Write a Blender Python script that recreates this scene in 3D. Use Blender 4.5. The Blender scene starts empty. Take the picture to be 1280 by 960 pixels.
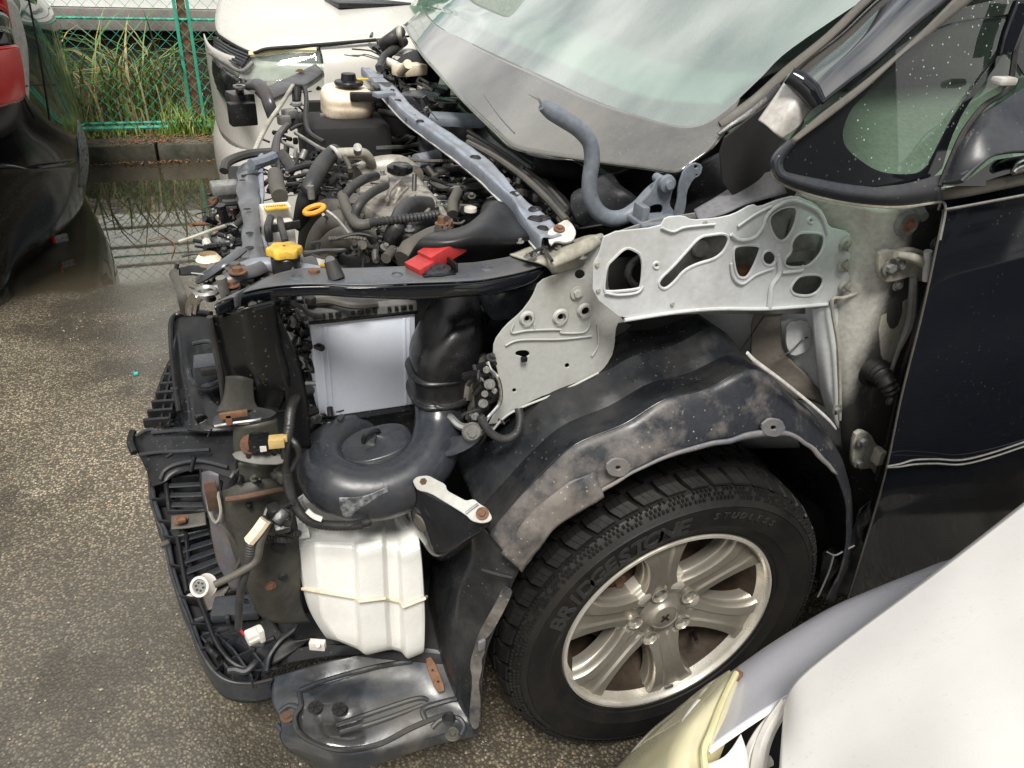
import bpy, bmesh, math, random
from mathutils import Vector, Matrix, noise
random.seed(7)
S = bpy.context.scene
COL = S.collection
PI = math.pi

# ------------------------------------------------------------------ camera
CAM = Vector((-0.6359, -0.7863, 1.3757))
YAW, PITCH, ROLL, FOC = math.radians(21.631), math.radians(30.835), math.radians(3.462), 961.0
F_ = Vector((math.sin(YAW)*math.cos(PITCH), math.cos(YAW)*math.cos(PITCH), -math.sin(PITCH)))
R0 = Vector((math.cos(YAW), -math.sin(YAW), 0.0))
U0 = R0.cross(F_)
R_ = R0*math.cos(ROLL) + U0*math.sin(ROLL)
U_ = U0*math.cos(ROLL) - R0*math.sin(ROLL)
cd = bpy.data.cameras.new('camera')
cd.sensor_width = 36.0
cd.lens = FOC/1280.0*36.0
cd.clip_start = 0.02
cd.clip_end = 500
cam = bpy.data.objects.new('camera', cd)
COL.objects.link(cam)
m = Matrix((R_, U_, -F_)).transposed().to_4x4()
m.translation = CAM
cam.matrix_world = m
S.camera = cam

# ------------------------------------------------------------------ sky, sun, exposure
SUN_EL, SUN_AZ = math.radians(58), math.radians(200)     # azimuth measured from +y towards +x
W = bpy.data.worlds.new('World'); S.world = W; W.use_nodes = True
nt = W.node_tree; nt.nodes.clear()
o_ = nt.nodes.new('ShaderNodeOutputWorld'); bg = nt.nodes.new('ShaderNodeBackground')
sky = nt.nodes.new('ShaderNodeTexSky'); sky.sky_type = 'NISHITA'; sky.sun_disc = False
sky.sun_elevation = SUN_EL; sky.sun_rotation = SUN_AZ; sky.air_density = 1.6; sky.dust_density = 5.0
tc = nt.nodes.new('ShaderNodeTexCoord')
mp = nt.nodes.new('ShaderNodeMapping'); mp.inputs['Scale'].default_value = (1.3, 1.3, 3.2)
nz = nt.nodes.new('ShaderNodeTexNoise'); nz.inputs['Scale'].default_value = 1.7; nz.inputs['Detail'].default_value = 7
nz.inputs['Roughness'].default_value = 0.52
rp = nt.nodes.new('ShaderNodeValToRGB')
rp.color_ramp.elements[0].position = 0.36; rp.color_ramp.elements[0].color = (1.7, 2.1, 2.8, 1)
rp.color_ramp.elements[1].position = 0.62; rp.color_ramp.elements[1].color = (17.0, 16.6, 15.8, 1)
mx = nt.nodes.new('ShaderNodeMix'); mx.data_type = 'RGBA'; mx.inputs[0].default_value = 0.88
nt.links.new(tc.outputs['Generated'], mp.inputs['Vector']); nt.links.new(mp.outputs[0], nz.inputs['Vector'])
nt.links.new(nz.outputs['Fac'], rp.inputs['Fac'])
nt.links.new(sky.outputs[0], mx.inputs[6]); nt.links.new(rp.outputs[0], mx.inputs[7])
nt.links.new(mx.outputs[2], bg.inputs['Color']); bg.inputs['Strength'].default_value = 0.075
nt.links.new(bg.outputs[0], o_.inputs['Surface'])
sd = bpy.data.lights.new('sun', 'SUN'); sd.energy = 3.9; sd.angle = math.radians(18); sd.color = (1, .965, .90)
sun = bpy.data.objects.new('sun', sd); COL.objects.link(sun)
dv = Vector((math.sin(SUN_AZ)*math.cos(SUN_EL), math.cos(SUN_AZ)*math.cos(SUN_EL), math.sin(SUN_EL)))
sun.rotation_euler = dv.to_track_quat('Z', 'Y').to_euler()
S.view_settings.view_transform = 'Standard'; S.view_settings.look = 'None'
S.view_settings.exposure = 0.42; S.view_settings.gamma = 1
S.render.engine = 'CYCLES'

# ------------------------------------------------------------------ geometry helpers
def ray(x, y): return F_ + R_*((x-640)/FOC) - U_*((y-480)/FOC)
def P(px_, py_, **k):
    """point of the photograph (1280x960) at a known world x, y or z"""
    d = ray(px_, py_); a, v = list(k.items())[0]; i = 'xyz'.index(a)
    return CAM + d*((v-CAM[i])/d[i])
def PP(x, y, o, n):
    d = ray(x, y); return CAM + d*((Vector(o)-CAM).dot(n)/d.dot(n))
def Z(ox, oy, s): return lambda pts: [(ox+a/s, oy+b/s) for a, b in pts]
def V(*a): return Vector(a)

def link(name, me, mat, parent=None, smooth=True, ang=38):
    o = bpy.data.objects.new(name, me)
    COL.objects.link(o)
    if mat is not None: me.materials.append(mat)
    if smooth and len(me.polygons):
        me.polygons.foreach_set('use_smooth', [True]*len(me.polygons))
        me.set_sharp_from_angle(angle=math.radians(ang))
    if parent is not None:
        o.parent = parent
        if parent.type == 'EMPTY': o.matrix_parent_inverse = Matrix.Translation(-parent.location)
    return o
def thing(name, loc, label, cat, group=None):
    o = bpy.data.objects.new(name, None); COL.objects.link(o); o.location = loc
    o.empty_display_size = .1
    o['label'] = label; o['category'] = cat
    if group: o['group'] = group
    return o
def tag(o, label=None, cat=None, group=None, kind=None):
    if label: o['label'] = label
    if cat: o['category'] = cat
    if group: o['group'] = group
    if kind: o['kind'] = kind
    return o

class MB:
    """collects shapes into one mesh"""
    def __init__(s): s.v = []; s.f = []
    def add(s, vs, fs):
        n = len(s.v); s.v += [tuple(v) for v in vs]; s.f += [tuple(i+n for i in f) for f in fs]; return s
    def box(s, c, size, rot=None, bev=0.0):
        c = Vector(c); hx, hy, hz = [a/2 for a in size]
        b = bev if bev else 0
        if b <= 0:
            vs = [V(x, y, z) for x in (-hx, hx) for y in (-hy, hy) for z in (-hz, hz)]
            fs = [(0,1,3,2),(4,6,7,5),(0,4,5,1),(2,3,7,6),(0,2,6,4),(1,5,7,3)]
        else:
            bm = bmesh.new(); bmesh.ops.create_cube(bm, size=1)
            for v in bm.verts: v.co = V(v.co.x*2*hx, v.co.y*2*hy, v.co.z*2*hz)
            bmesh.ops.bevel(bm, geom=bm.edges[:], offset=b, segments=2, affect='EDGES', profile=.6)
            bm.verts.index_update()
            vs = [v.co.copy() for v in bm.verts]; fs = [tuple(v.index for v in f.verts) for f in bm.faces]; bm.free()
        if rot is not None:
            R = rot if isinstance(rot, Matrix) else Matrix.Rotation(rot, 3, 'Z')
            vs = [R @ v for v in vs]
        return s.add([v+c for v in vs], fs)
    def cyl(s, a, b, r, r2=None, n=16, cap=True):
        a = Vector(a); b = Vector(b); r2 = r if r2 is None else r2
        d = (b-a).normalized(); u = d.orthogonal().normalized(); w = d.cross(u)
        vs = []
        for p, rr in ((a, r), (b, r2)):
            for i in range(n):
                t = 2*PI*i/n; vs.append(p+u*rr*math.cos(t)+w*rr*math.sin(t))
        fs = [(i, (i+1) % n, n+(i+1) % n, n+i) for i in range(n)]
        if cap: fs += [tuple(range(n-1, -1, -1)), tuple(range(n, 2*n))]
        return s.add(vs, fs)
    def lathe(s, prof, o, ax=(0, 0, 1), n=32, a0=0, a1=2*PI, ref=None):
        """prof: (radius, height) pairs along axis"""
        o = Vector(o); d = Vector(ax).normalized()
        u = (Vector(ref) if ref is not None else d.orthogonal()).normalized(); w = d.cross(u)
        full = abs(a1-a0-2*PI) < 1e-6
        m_ = n if full else n+1
        vs = []
        for r, h in prof:
            for i in range(m_):
                t = a0+(a1-a0)*i/n; vs.append(o+d*h+u*r*math.cos(t)+w*r*math.sin(t))
        fs = []
        for k in range(len(prof)-1):
            for i in range(n):
                j = (i+1) % m_
                fs.append((k*m_+i, k*m_+j, (k+1)*m_+j, (k+1)*m_+i))
        return s.add(vs, fs)
    def tube(s, pts, r, n=10, sub=6, cor=0, camp=.25, flat=1.0, smooth=True):
        pts = [Vector(p) for p in pts]
        rr = r if isinstance(r, (list, tuple)) else [r]*len(pts)
        if smooth and len(pts) > 2:
            q = []; R = []
            for i in range(len(pts)-1):
                p0 = pts[max(i-1, 0)]; p1 = pts[i]; p2 = pts[i+1]; p3 = pts[min(i+2, len(pts)-1)]
                for k in range(sub):
                    t = k/sub; q.append(cr(p0, p1, p2, p3, t)); R.append(rr[i]*(1-t)+rr[i+1]*t)
            q.append(pts[-1]); R.append(rr[-1])
        elif smooth:
            q = [pts[0].lerp(pts[1], k/sub) for k in range(sub+1)]; R = [rr[0]*(1-k/sub)+rr[1]*k/sub for k in range(sub+1)]
        else: q = pts; R = rr
        if cor:
            L = sum((q[i+1]-q[i]).length for i in range(len(q)-1)); N = max(4, int(L/cor)*2)
            q2 = []; R2 = []; acc = [0]
            for i in range(len(q)-1): acc.append(acc[-1]+(q[i+1]-q[i]).length)
            j = 0
            for k in range(N+1):
                t = L*k/N
                while j < len(q)-2 and acc[j+1] < t: j += 1
                w_ = (t-acc[j])/max(acc[j+1]-acc[j], 1e-9)
                q2.append(q[j].lerp(q[j+1], w_)); R2.append((R[j]*(1-w_)+R[j+1]*w_)*(1 if k % 2 else 1-camp))
            q, R = q2, R2
        d = (q[1]-q[0]).normalized(); u = d.orthogonal().normalized()
        vs = []
        for i, p in enumerate(q):
            d2 = (q[min(i+1, len(q)-1)]-q[max(i-1, 0)])
            d2 = d2.normalized() if d2.length > 1e-9 else d
            u = (u-d2*u.dot(d2)); u = u.normalized() if u.length > 1e-6 else d2.orthogonal().normalized()
            w = d2.cross(u); d = d2
            for k in range(n):
                t = 2*PI*k/n; vs.append(p+u*R[i]*math.cos(t)+w*R[i]*flat*math.sin(t))
        fs = []
        for i in range(len(q)-1):
            for k in range(n):
                fs.append((i*n+k, i*n+(k+1) % n, (i+1)*n+(k+1) % n, (i+1)*n+k))
        fs += [tuple(range(n-1, -1, -1)), tuple(range((len(q)-1)*n, len(q)*n))]
        return s.add(vs, fs)
    def bolt(s, p, nrm, r=.007, h=.005, washer=True):
        p = Vector(p); nrm = Vector(nrm).normalized()
        if washer: s.cyl(p, p+nrm*.0015, r*1.7, n=14)
        s.cyl(p+nrm*.0015, p+nrm*(.0015+h), r, r*.93, n=6)
        return s
    def prism(s, poly, o, u, v, d):
        """polygon (2D) in the plane o,u,v extruded by vector d"""
        o = Vector(o); u = Vector(u); v = Vector(v); d = Vector(d); n = len(poly)
        A = [o+u*a+v*b for a, b in poly]
        return s.add(A+[a+d for a in A], [tuple(range(n-1, -1, -1)), tuple(range(n, 2*n))]+[(i, (i+1) % n, n+(i+1) % n, n+i) for i in range(n)])
    def mesh(s, name='m'):
        me = bpy.data.meshes.new(name); me.from_pydata(s.v, [], s.f); me.validate(); me.update()
        bm = bmesh.new(); bm.from_mesh(me); bmesh.ops.recalc_face_normals(bm, faces=bm.faces[:]); bm.to_mesh(me); bm.free()
        return me
    def build(s, name, mat, parent=None, smooth=True, ang=38, **kw):
        o = link(name, s.mesh(name), mat, parent, smooth, ang)
        return tag(o, **kw)

def cr(p0, p1, p2, p3, t):
    return ((p1*2) + (p2-p0)*t + (p0*2-p1*5+p2*4-p3)*t*t + (p1*3-p0-p2*3+p3)*t*t*t)*.5
def crl(pts, sub, closed=False):
    n = len(pts); q = []
    R = range(n) if closed else range(n-1)
    for i in R:
        if closed: a, b, c, d = pts[(i-1) % n], pts[i], pts[(i+1) % n], pts[(i+2) % n]
        else: a, b, c, d = pts[max(i-1, 0)], pts[i], pts[i+1], pts[min(i+2, n-1)]
        for k in range(sub): q.append(cr(a, b, c, d, k/sub))
    if not closed: q.append(pts[-1])
    return q
def lin(pts, sub):
    q = []
    for i in range(len(pts)-1):
        for k in range(sub): q.append(pts[i].lerp(pts[i+1], k/sub))
    return q+[pts[-1]]
def grid(rows, su=5, sv=5, hu=False, hv=False, bump=0, bs=8, closed=False):
    """interpolate a control net; hu/hv: keep hard creases along rows / across rows"""
    a = [(lin(r, su) if hu else crl(r, su, closed)) for r in rows]
    cols = list(zip(*a)); b = [(lin(list(c), sv) if hv else crl(list(c), sv)) for c in cols]
    nr = len(b[0]); nc = len(b)
    vs = []
    for j in range(nr):
        for i in range(nc):
            p = b[i][j].copy()
            if bump: p += noise.noise_vector(p*bs)*bump
            vs.append(p)
    fs = []
    M = nc if closed else nc-1
    for j in range(nr-1):
        for i in range(M):
            k = (i+1) % nc
            fs.append((j*nc+i, j*nc+k, (j+1)*nc+k, (j+1)*nc+i))
    return vs, fs
def sheet(name, rows, mat, parent=None, th=.0025, su=5, sv=5, hu=False, hv=False, bump=0, bs=8, closed=False, ang=42, off=0, **kw):
    rows = [[Vector(p) for p in r] for r in rows]
    vs, fs = grid(rows, su, sv, hu, hv, bump, bs, closed)
    o = MB().add(vs, fs).build(name, mat, parent, ang=ang, **kw)
    if th:
        md = o.modifiers.new('thick', 'SOLIDIFY'); md.thickness = th; md.offset = off
    return o
def chaikin(p, it=2, r=.25):
    for _ in range(it):
        q = []
        for i in range(len(p)):
            a, b = p[i], p[(i+1) % len(p)]
            q.append((a[0]*(1-r)+b[0]*r, a[1]*(1-r)+b[1]*r)); q.append((a[0]*r+b[0]*(1-r), a[1]*r+b[1]*(1-r)))
        p = q
    return p
def circ(cx, cy, r, n=18, ry=None):
    ry = r if ry is None else ry
    return [(cx+r*math.cos(2*PI*i/n), cy+ry*math.sin(2*PI*i/n)) for i in range(n)]
def plate(name, outline, plane, th, mat, parent=None, holes=(), bev=.0008, rnd=1, rndh=2, flange=0, bead=(), **kw):
    """flat pressed part: outline and holes given in photo pixels on a world plane ('y', v) or (point, normal)"""
    if isinstance(plane[0], str):
        ax, v = plane; n = V(*[1. if c == ax else 0. for c in 'xyz']); o = n*v
    else: o, n = Vector(plane[0]), Vector(plane[1]).normalized()
    if n.dot(CAM-o) < 0: n = -n
    u = (V(0, 0, 1).cross(n)); u = u.normalized() if u.length > 1e-3 else V(1, 0, 0)
    w = n.cross(u)
    c0 = PP(outline[0][0], outline[0][1], o, n)
    def loc(p): d = PP(p[0], p[1], o, n)-c0; return d.dot(u), d.dot(w)
    cu = bpy.data.curves.new(name, 'CURVE'); cu.dimensions = '2D'; cu.fill_mode = 'BOTH'
    cu.extrude = max(th/2-bev, 0.0001); cu.bevel_depth = bev; cu.bevel_resolution = 1
    loops = [chaikin(list(outline), rnd, .2) if rnd else list(outline)]
    loops += [chaikin(list(h), rndh, .25) if rndh else list(h) for h in holes]
    for lp in loops:
        sp = cu.splines.new('POLY'); sp.points.add(len(lp)-1); sp.use_cyclic_u = True
        for i, p in enumerate(lp): a, b = loc(p); sp.points[i].co = (a, b, 0, 1)
    t = bpy.data.objects.new('tmp', cu); COL.objects.link(t)
    dg = bpy.context.evaluated_depsgraph_get()
    me = bpy.data.meshes.new_from_object(t.evaluated_get(dg)); bpy.data.objects.remove(t)
    me.materials.clear()
    M = Matrix((u, w, n)).transposed().to_4x4(); M.translation = c0-n*(th/2)
    me.transform(M)
    if flange:
        mb = MB()
        for lp in loops[1:]:
            q = [PP(p[0], p[1], o, n) for p in lp]; q.append(q[0]); mb.tube(q, flange, n=6, smooth=False)
        bm = bmesh.new(); bm.from_mesh(me); bm.from_mesh(mb.mesh()); bm.to_mesh(me); bm.free()
    o2 = link(name, me, mat, parent, True, 35)
    return tag(o2, **kw)

# ------------------------------------------------------------------ materials
def srgb(h):
    h = h.lstrip('#'); c = [int(h[i:i+2], 16)/255 for i in (0, 2, 4)]
    return [x/12.92 if x < .04045 else ((x+.055)/1.055)**2.4 for x in c]+[1]
def mat(name, base, rough=.5, metal=0., dirt=None, dscale=6., damt=.5, dpos=.5, drough=.85, bump=0., bscale=60., coat=0., spots=0., spotc=None, rvar=.12, spec=.5,
        streak=0., dgrad=None, ior=1.5, coatr=.03, grain=.08, gscale=120., wet=0., alpha=None, trans=0., emis=None):
    """painted / cast / moulded surface with procedural grain, dirt patches, specks and wet areas"""
    M = bpy.data.materials.new(name); M.use_nodes = True; t = M.node_tree; N = t.nodes; L = t.links
    b = N['Principled BSDF']; g = N.new('ShaderNodeNewGeometry'); pos = g.outputs['Position']
    def nz_(scale, det=4, rgh=.55, st=None):
        n = N.new('ShaderNodeTexNoise'); n.inputs['Scale'].default_value = scale; n.inputs['Detail'].default_value = det; n.inputs['Roughness'].default_value = rgh
        if st:
            mpn = N.new('ShaderNodeMapping'); mpn.inputs['Scale'].default_value = st; L.new(pos, mpn.inputs['Vector']); L.new(mpn.outputs[0], n.inputs['Vector'])
        else: L.new(pos, n.inputs['Vector'])
        return n.outputs['Fac']
    def ramp(f, a, c):
        r = N.new('ShaderNodeMapRange'); r.inputs[1].default_value = a; r.inputs[2].default_value = c; L.new(f, r.inputs[0]); return r.outputs[0]
    def mix(f, a, c):
        x = N.new('ShaderNodeMix'); x.data_type = 'RGBA'
        if isinstance(f, float): x.inputs[0].default_value = f
        else: L.new(f, x.inputs[0])
        for i, v in ((6, a), (7, c)):
            if isinstance(v, (list, tuple)): x.inputs[i].default_value = v
            else: L.new(v, x.inputs[i])
        return x.outputs[2]
    def mul(f, k):
        x = N.new('ShaderNodeMath'); x.operation = 'MULTIPLY'; L.new(f, x.inputs[0])
        if isinstance(k, float): x.inputs[1].default_value = k
        else: L.new(k, x.inputs[1])
        return x.outputs[0]
    base = srgb(base) if isinstance(base, str) else list(base)
    lo = [c*(1-grain*2) for c in base[:3]]+[1]; hi = [min(1, c*(1+grain*2)) for c in base[:3]]+[1]
    gr = ramp(nz_(gscale, 3), .3, .7)
    col = mix(gr, lo, hi); rg = None
    r0 = N.new('ShaderNodeMapRange'); L.new(nz_(9, 4), r0.inputs[0]); r0.inputs[1].default_value = .3; r0.inputs[2].default_value = .7
    r0.inputs[3].default_value = max(rough-rvar, .02); r0.inputs[4].default_value = min(rough+rvar, 1)
    rgh = r0.outputs[0]
    if dirt is not None:
        dc = srgb(dirt) if isinstance(dirt, str) else list(dirt)
        nf = nz_(dscale, 7, .68, (1, 1, 1-.75*streak) if streak else None)
        if dgrad:
            sx = N.new('ShaderNodeSeparateXYZ'); L.new(pos, sx.inputs[0]); gr_ = ramp(sx.outputs[dgrad[0]], dgrad[1], dgrad[2]); ad = N.new('ShaderNodeMath'); ad.operation = 'MULTIPLY_ADD'
            L.new(gr_, ad.inputs[0]); ad.inputs[1].default_value = dgrad[3]; L.new(nf, ad.inputs[2]); nf = ad.outputs[0]
        f = ramp(nf, dpos-.12, dpos+.16); f = mul(f, float(damt))
        col = mix(f, col, dc)
        x = N.new('ShaderNodeMix'); x.data_type = 'FLOAT'; L.new(f, x.inputs[0]); L.new(rgh, x.inputs[2]); x.inputs[3].default_value = drough; rgh = x.outputs[0]
    if spots:
        vo = N.new('ShaderNodeTexVoronoi'); vo.inputs['Scale'].default_value = 90; L.new(pos, vo.inputs['Vector'])
        s1 = ramp(vo.outputs['Distance'], .16, .1); s2 = mul(s1, ramp(nz_(5, 3), .42, .62)); s2 = mul(s2, float(spots))
        col = mix(s2, col, srgb(spotc or '#cfc9bd'))
    if wet:
        wf = mul(ramp(nz_(4.3, 5), .5, .56), float(wet))
        x = N.new('ShaderNodeMix'); x.data_type = 'FLOAT'; L.new(wf, x.inputs[0]); L.new(rgh, x.inputs[2]); x.inputs[3].default_value = .08; rgh = x.outputs[0]
        col = mix(mul(wf, .55), col, [c*.3 for c in base[:3]]+[1])
    if isinstance(col, list): b.inputs['Base Color'].default_value = col
    else: L.new(col, b.inputs['Base Color'])
    L.new(rgh, b.inputs['Roughness'])
    b.inputs['Metallic'].default_value = metal; b.inputs['Specular IOR Level'].default_value = spec; b.inputs['IOR'].default_value = ior
    b.inputs['Coat Weight'].default_value = coat; b.inputs['Coat Roughness'].default_value = coatr
    if trans: b.inputs['Transmission Weight'].default_value = trans
    if alpha is not None: b.inputs['Alpha'].default_value = alpha
    if bump:
        bp = N.new('ShaderNodeBump'); bp.inputs['Strength'].default_value = bump; bp.inputs['Distance'].default_value = .002
        L.new(nz_(bscale, 5, .6), bp.inputs['Height']); L.new(bp.outputs[0], b.inputs['Normal'])
    return M

M_ = {}
def mk(k, *a, **kw): M_[k] = mat(k, *a, **kw); return M_[k]
mk('black_paint', (.004, .005, .0075, 1), .06, dirt='#3d3c3a', dscale=3.5, damt=.05, dpos=.6, rvar=.03, spots=.05, grain=.02)
mk('black_paint_wet', (.005, .006, .008, 1), .08, dirt='#33332f', dscale=3, damt=.06, rvar=.03, spots=.55, spotc='#8d9192', grain=.02)
mk('white_paint', (.50, .485, .45, 1), .2, dirt='#857f70', dscale=3, damt=.25, rvar=.05, grain=.01)
mk('pearl_paint', (.70, .685, .665, 1), .16, dirt='#a39e95', dscale=2.2, damt=.25, rvar=.06, grain=.02, gscale=900, spots=.2, spotc='#a9a49a')
mk('wing_paint', (.50, .50, .55, 1), .26, metal=.2, dirt='#8d8a86', dscale=3, damt=.25, coat=.5, rvar=.06, grain=.04, gscale=700, spots=.2, spotc='#9c988f')  # wing of the pearl car, greyer than its bonnet
mk('apron_metal', (.50, .515, .52, 1), .40, dirt='#746e5f', dscale=7, damt=.55, dpos=.57, bump=.06, grain=.03, spots=.35, spotc='#8b7a5c')
mk('apron_dusty', (.40, .39, .33, 1), .62, dirt='#4d463a', dscale=5, damt=.8, dpos=.46, bump=.12, spots=.5, spotc='#b0a58e', streak=.8)
mk('pillar_graded', (.42, .41, .37, 1), .5, dirt='#191715', dscale=4.2, damt=.95, dpos=.72, bump=.12, spots=.6, spotc='#b5a68e', streak=.7, dgrad=(0, .285, .345, .50))  # streaky specked metal, darker along x towards the door edge
mk('inner_panel', (.20, .20, .19, 1), .6, dirt='#302d27', dscale=6, damt=.6, bump=.1)
mk('bar_top', (.065, .071, .083, 1), .3, dirt='#5c564c', dscale=12, damt=.5, dpos=.54, bump=.12, grain=.06)
mk('dark_metal', (.030, .031, .035, 1), .32, dirt='#4c4238', dscale=14, damt=.5, dpos=.55, bump=.2)
mk('tower_metal', (.38, .385, .365, 1), .42, dirt='#6d6656', dscale=6, damt=.6, dpos=.55, bump=.07, grain=.03, spots=.35, spotc='#7b6c50')
mk('grey_blue_metal', (.20, .225, .27, 1), .34, dirt='#57524a', dscale=14, damt=.55, dpos=.54, bump=.1, grain=.06)
mk('hinge_grey', (.14, .16, .19, 1), .4, dirt='#4b4a46', dscale=20, damt=.3, bump=.05)
mk('plastic_black', (.007, .0075, .0085, 1), .24, dirt='#37342f', dscale=9, damt=.25, dpos=.58, bump=.14, spots=.12, wet=.4, spec=.4)
mk('plastic_matte', (.009, .0095, .011, 1), .34, dirt='#3f3b35', dscale=10, damt=.30, dpos=.57, bump=.18, spots=.12, spec=.38)
mk('plastic_grey', (.024, .027, .033, 1), .30, dirt='#4a4640', dscale=9, damt=.3, dpos=.57, bump=.12, spots=.12, spec=.42)
mk('liner', (.010, .0115, .014, 1), .28, dirt='#625e59', dscale=5, damt=.42, dpos=.57, drough=.7, bump=.18, bscale=40, spots=.2, wet=.6, spec=.38, streak=.3)
mk('liner_lip', (.12, .125, .14, 1), .55, dirt='#80776d', dscale=9, damt=.6, dpos=.48, bump=.2, spots=.3)
mk('tray', (.026, .031, .038, 1), .34, dirt='#4d4434', dscale=6, damt=.6, dpos=.54, bump=.12, wet=.9)
mk('rubber', (.009, .009, .009, 1), .5, dirt='#332d26', dscale=12, damt=.22, bump=.25, bscale=150, spec=.32)
mk('tyre_side', (.007, .007, .007, 1), .5, dirt='#332b23', dscale=9, damt=.35, dpos=.55, bump=.12, bscale=180, spec=.3)
mk('tyre_letter', (.026, .0255, .025, 1), .4, bump=.1, spec=.4)
mk('hose', (.018, .019, .021, 1), .46, dirt='#5b564c', dscale=16, damt=.38, dpos=.54, bump=.1)
mk('hose_dusty', (.055, .053, .048, 1), .55, dirt='#5e574b', dscale=18, damt=.5, bump=.15)
mk('alloy', (.34, .315, .27, 1), .34, metal=.7, dirt='#4c3f2f', dscale=6, damt=.35, dpos=.56, bump=.03, grain=.02)
mk('alloy_bright', (.66, .63, .56, 1), .28, metal=.6, dirt='#7c6444', dscale=14, damt=.4, dpos=.56, grain=.02)
mk('alloy_inner', (.045, .030, .018, 1), .6, metal=.1, dirt='#140d07', dscale=11, damt=.8, dpos=.46, bump=.1, spec=.3)
mk('chrome', (.7, .7, .7, 1), .16, metal=1., dirt='#6d6a66', dscale=20, damt=.2)
mk('rust', (.10, .052, .032, 1), .85, dirt='#2b211a', dscale=25, damt=.75, bump=.4)
mk('rust_light', (.17, .080, .040, 1), .8, dirt='#3c2f25', dscale=40, damt=.75, bump=.4)
mk('aluminium', (.34, .315, .275, 1), .48, metal=.45, dirt='#2b241c', dscale=20, damt=.7, dpos=.52, bump=.55, bscale=55)
mk('zinc', (.30, .30, .29, 1), .38, metal=.6, dirt='#4a443a', dscale=25, damt=.6, bump=.2)
mk('tank_white', (.74, .74, .71, 1), .36, dirt='#a49c86', dscale=5, damt=.30, dpos=.58, grain=.015, streak=.5)
mk('reservoir_tan', (.72, .62, .48, 1), .4, dirt='#94683a', dscale=18, damt=.45, dpos=.56, grain=.04)
mk('battery_case', (.62, .66, .74, 1), .62, dirt='#8f9096', dscale=6, damt=.12, grain=.01, spots=.1)
mk('battery_top', (.10, .105, .11, 1), .5, dirt='#77736b', dscale=14, damt=.55, bump=.1)
mk('yellow_plastic', (.66, .42, .05, 1), .45, dirt='#5b4626', dscale=24, damt=.55)
mk('orange_plastic', (.75, .33, .03, 1), .4, dirt='#7c4a1a', dscale=30, damt=.3)
mk('red_plastic', (.42, .020, .022, 1), .42, dirt='#5b3a34', dscale=14, damt=.45, bump=.08)
mk('white_plastic', (.60, .58, .54, 1), .4, dirt='#7d7365', dscale=30, damt=.35)
mk('green_plastic', (.03, .35, .12, 1), .4)
mk('tape_black', (.012, .012, .013, 1), .35, bump=.5, bscale=90, dirt='#45403a', dscale=20, damt=.25)
mk('gasket', (.045, .042, .036, 1), .8, dirt='#5a5142', dscale=12, damt=.5, bump=.3)
mk('olive_dark', (.03, .03, .03, 1), .5)
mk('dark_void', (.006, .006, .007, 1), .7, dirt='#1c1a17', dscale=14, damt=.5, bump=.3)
mk('bare_white', (.46, .45, .43, 1), .35, dirt='#5c4330', dscale=18, damt=.5, dpos=.57)
mk('frit', (.040, .041, .041, 1), .10, dirt='#7d7a70', dscale=2.0, damt=.5, dpos=.46, drough=.32, spots=.12, coat=.8)
mk('gravel_stone', (.33, .29, .22, 1), .45, dirt='#5a5448', dscale=60, damt=.7, grain=.2, gscale=40)
mk('dead_leaf', (.25, .10, .045, 1), .7, dirt='#7c6237', dscale=40, damt=.6)
mk('grass_green', (.15, .26, .045, 1), .45, dirt='#5f6b23', dscale=9, damt=.5)
mk('grass_dry', (.46, .36, .17, 1), .6, dirt='#5a4a28', dscale=9, damt=.5)
mk('soil', (.028, .024, .017, 1), .9, dirt='#15110b', dscale=9, damt=.8, bump=.6)
mk('fence_green', (.05, .36, .25, 1), .45, dirt='#355248', dscale=12, damt=.3)
mk('concrete_kerb', (.095, .088, .066, 1), .75, dirt='#23281a', dscale=7, damt=.85, dpos=.46, bump=.6, bscale=50)
mk('wall_white', (.76, .76, .74, 1), .6, dirt='#a39f96', dscale=2, damt=.3)
mk('wall_band', (.22, .19, .18, 1), .7, dirt='#3a312d', dscale=4, damt=.5, bump=.2)
mk('lamp_yellow', (.62, .57, .33, 1), .22, dirt='#8d8452', dscale=6, damt=.3, coat=1., grain=.02)
mk('lamp_reflector', (.34, .35, .34, 1), .25, metal=.8, dirt='#6b6a60', dscale=14, damt=.4)
mk('glass_rim', (.26, .28, .24, 1), .35, dirt='#57554a', dscale=10, damt=.5)
mk('dash', (.30, .31, .29, 1), .6)
mk('interior_dark', (.03, .03, .03, 1), .7)
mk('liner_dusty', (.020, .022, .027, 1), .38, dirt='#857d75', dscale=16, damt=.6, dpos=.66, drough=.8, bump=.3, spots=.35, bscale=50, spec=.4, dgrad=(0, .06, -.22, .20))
mk('olive_panel', (.050, .048, .040, 1), .5, dirt='#171511', dscale=9, damt=.75, bump=.12)
mk('facade', (.30, .28, .26, 1), .8, dirt='#4c4a47', dscale=1, damt=.4, bump=.2)
mk('facade_dark', (.06, .065, .07, 1), .2)
mk('puddle_marker', (.1, .1, .1, 1), .5)

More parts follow.
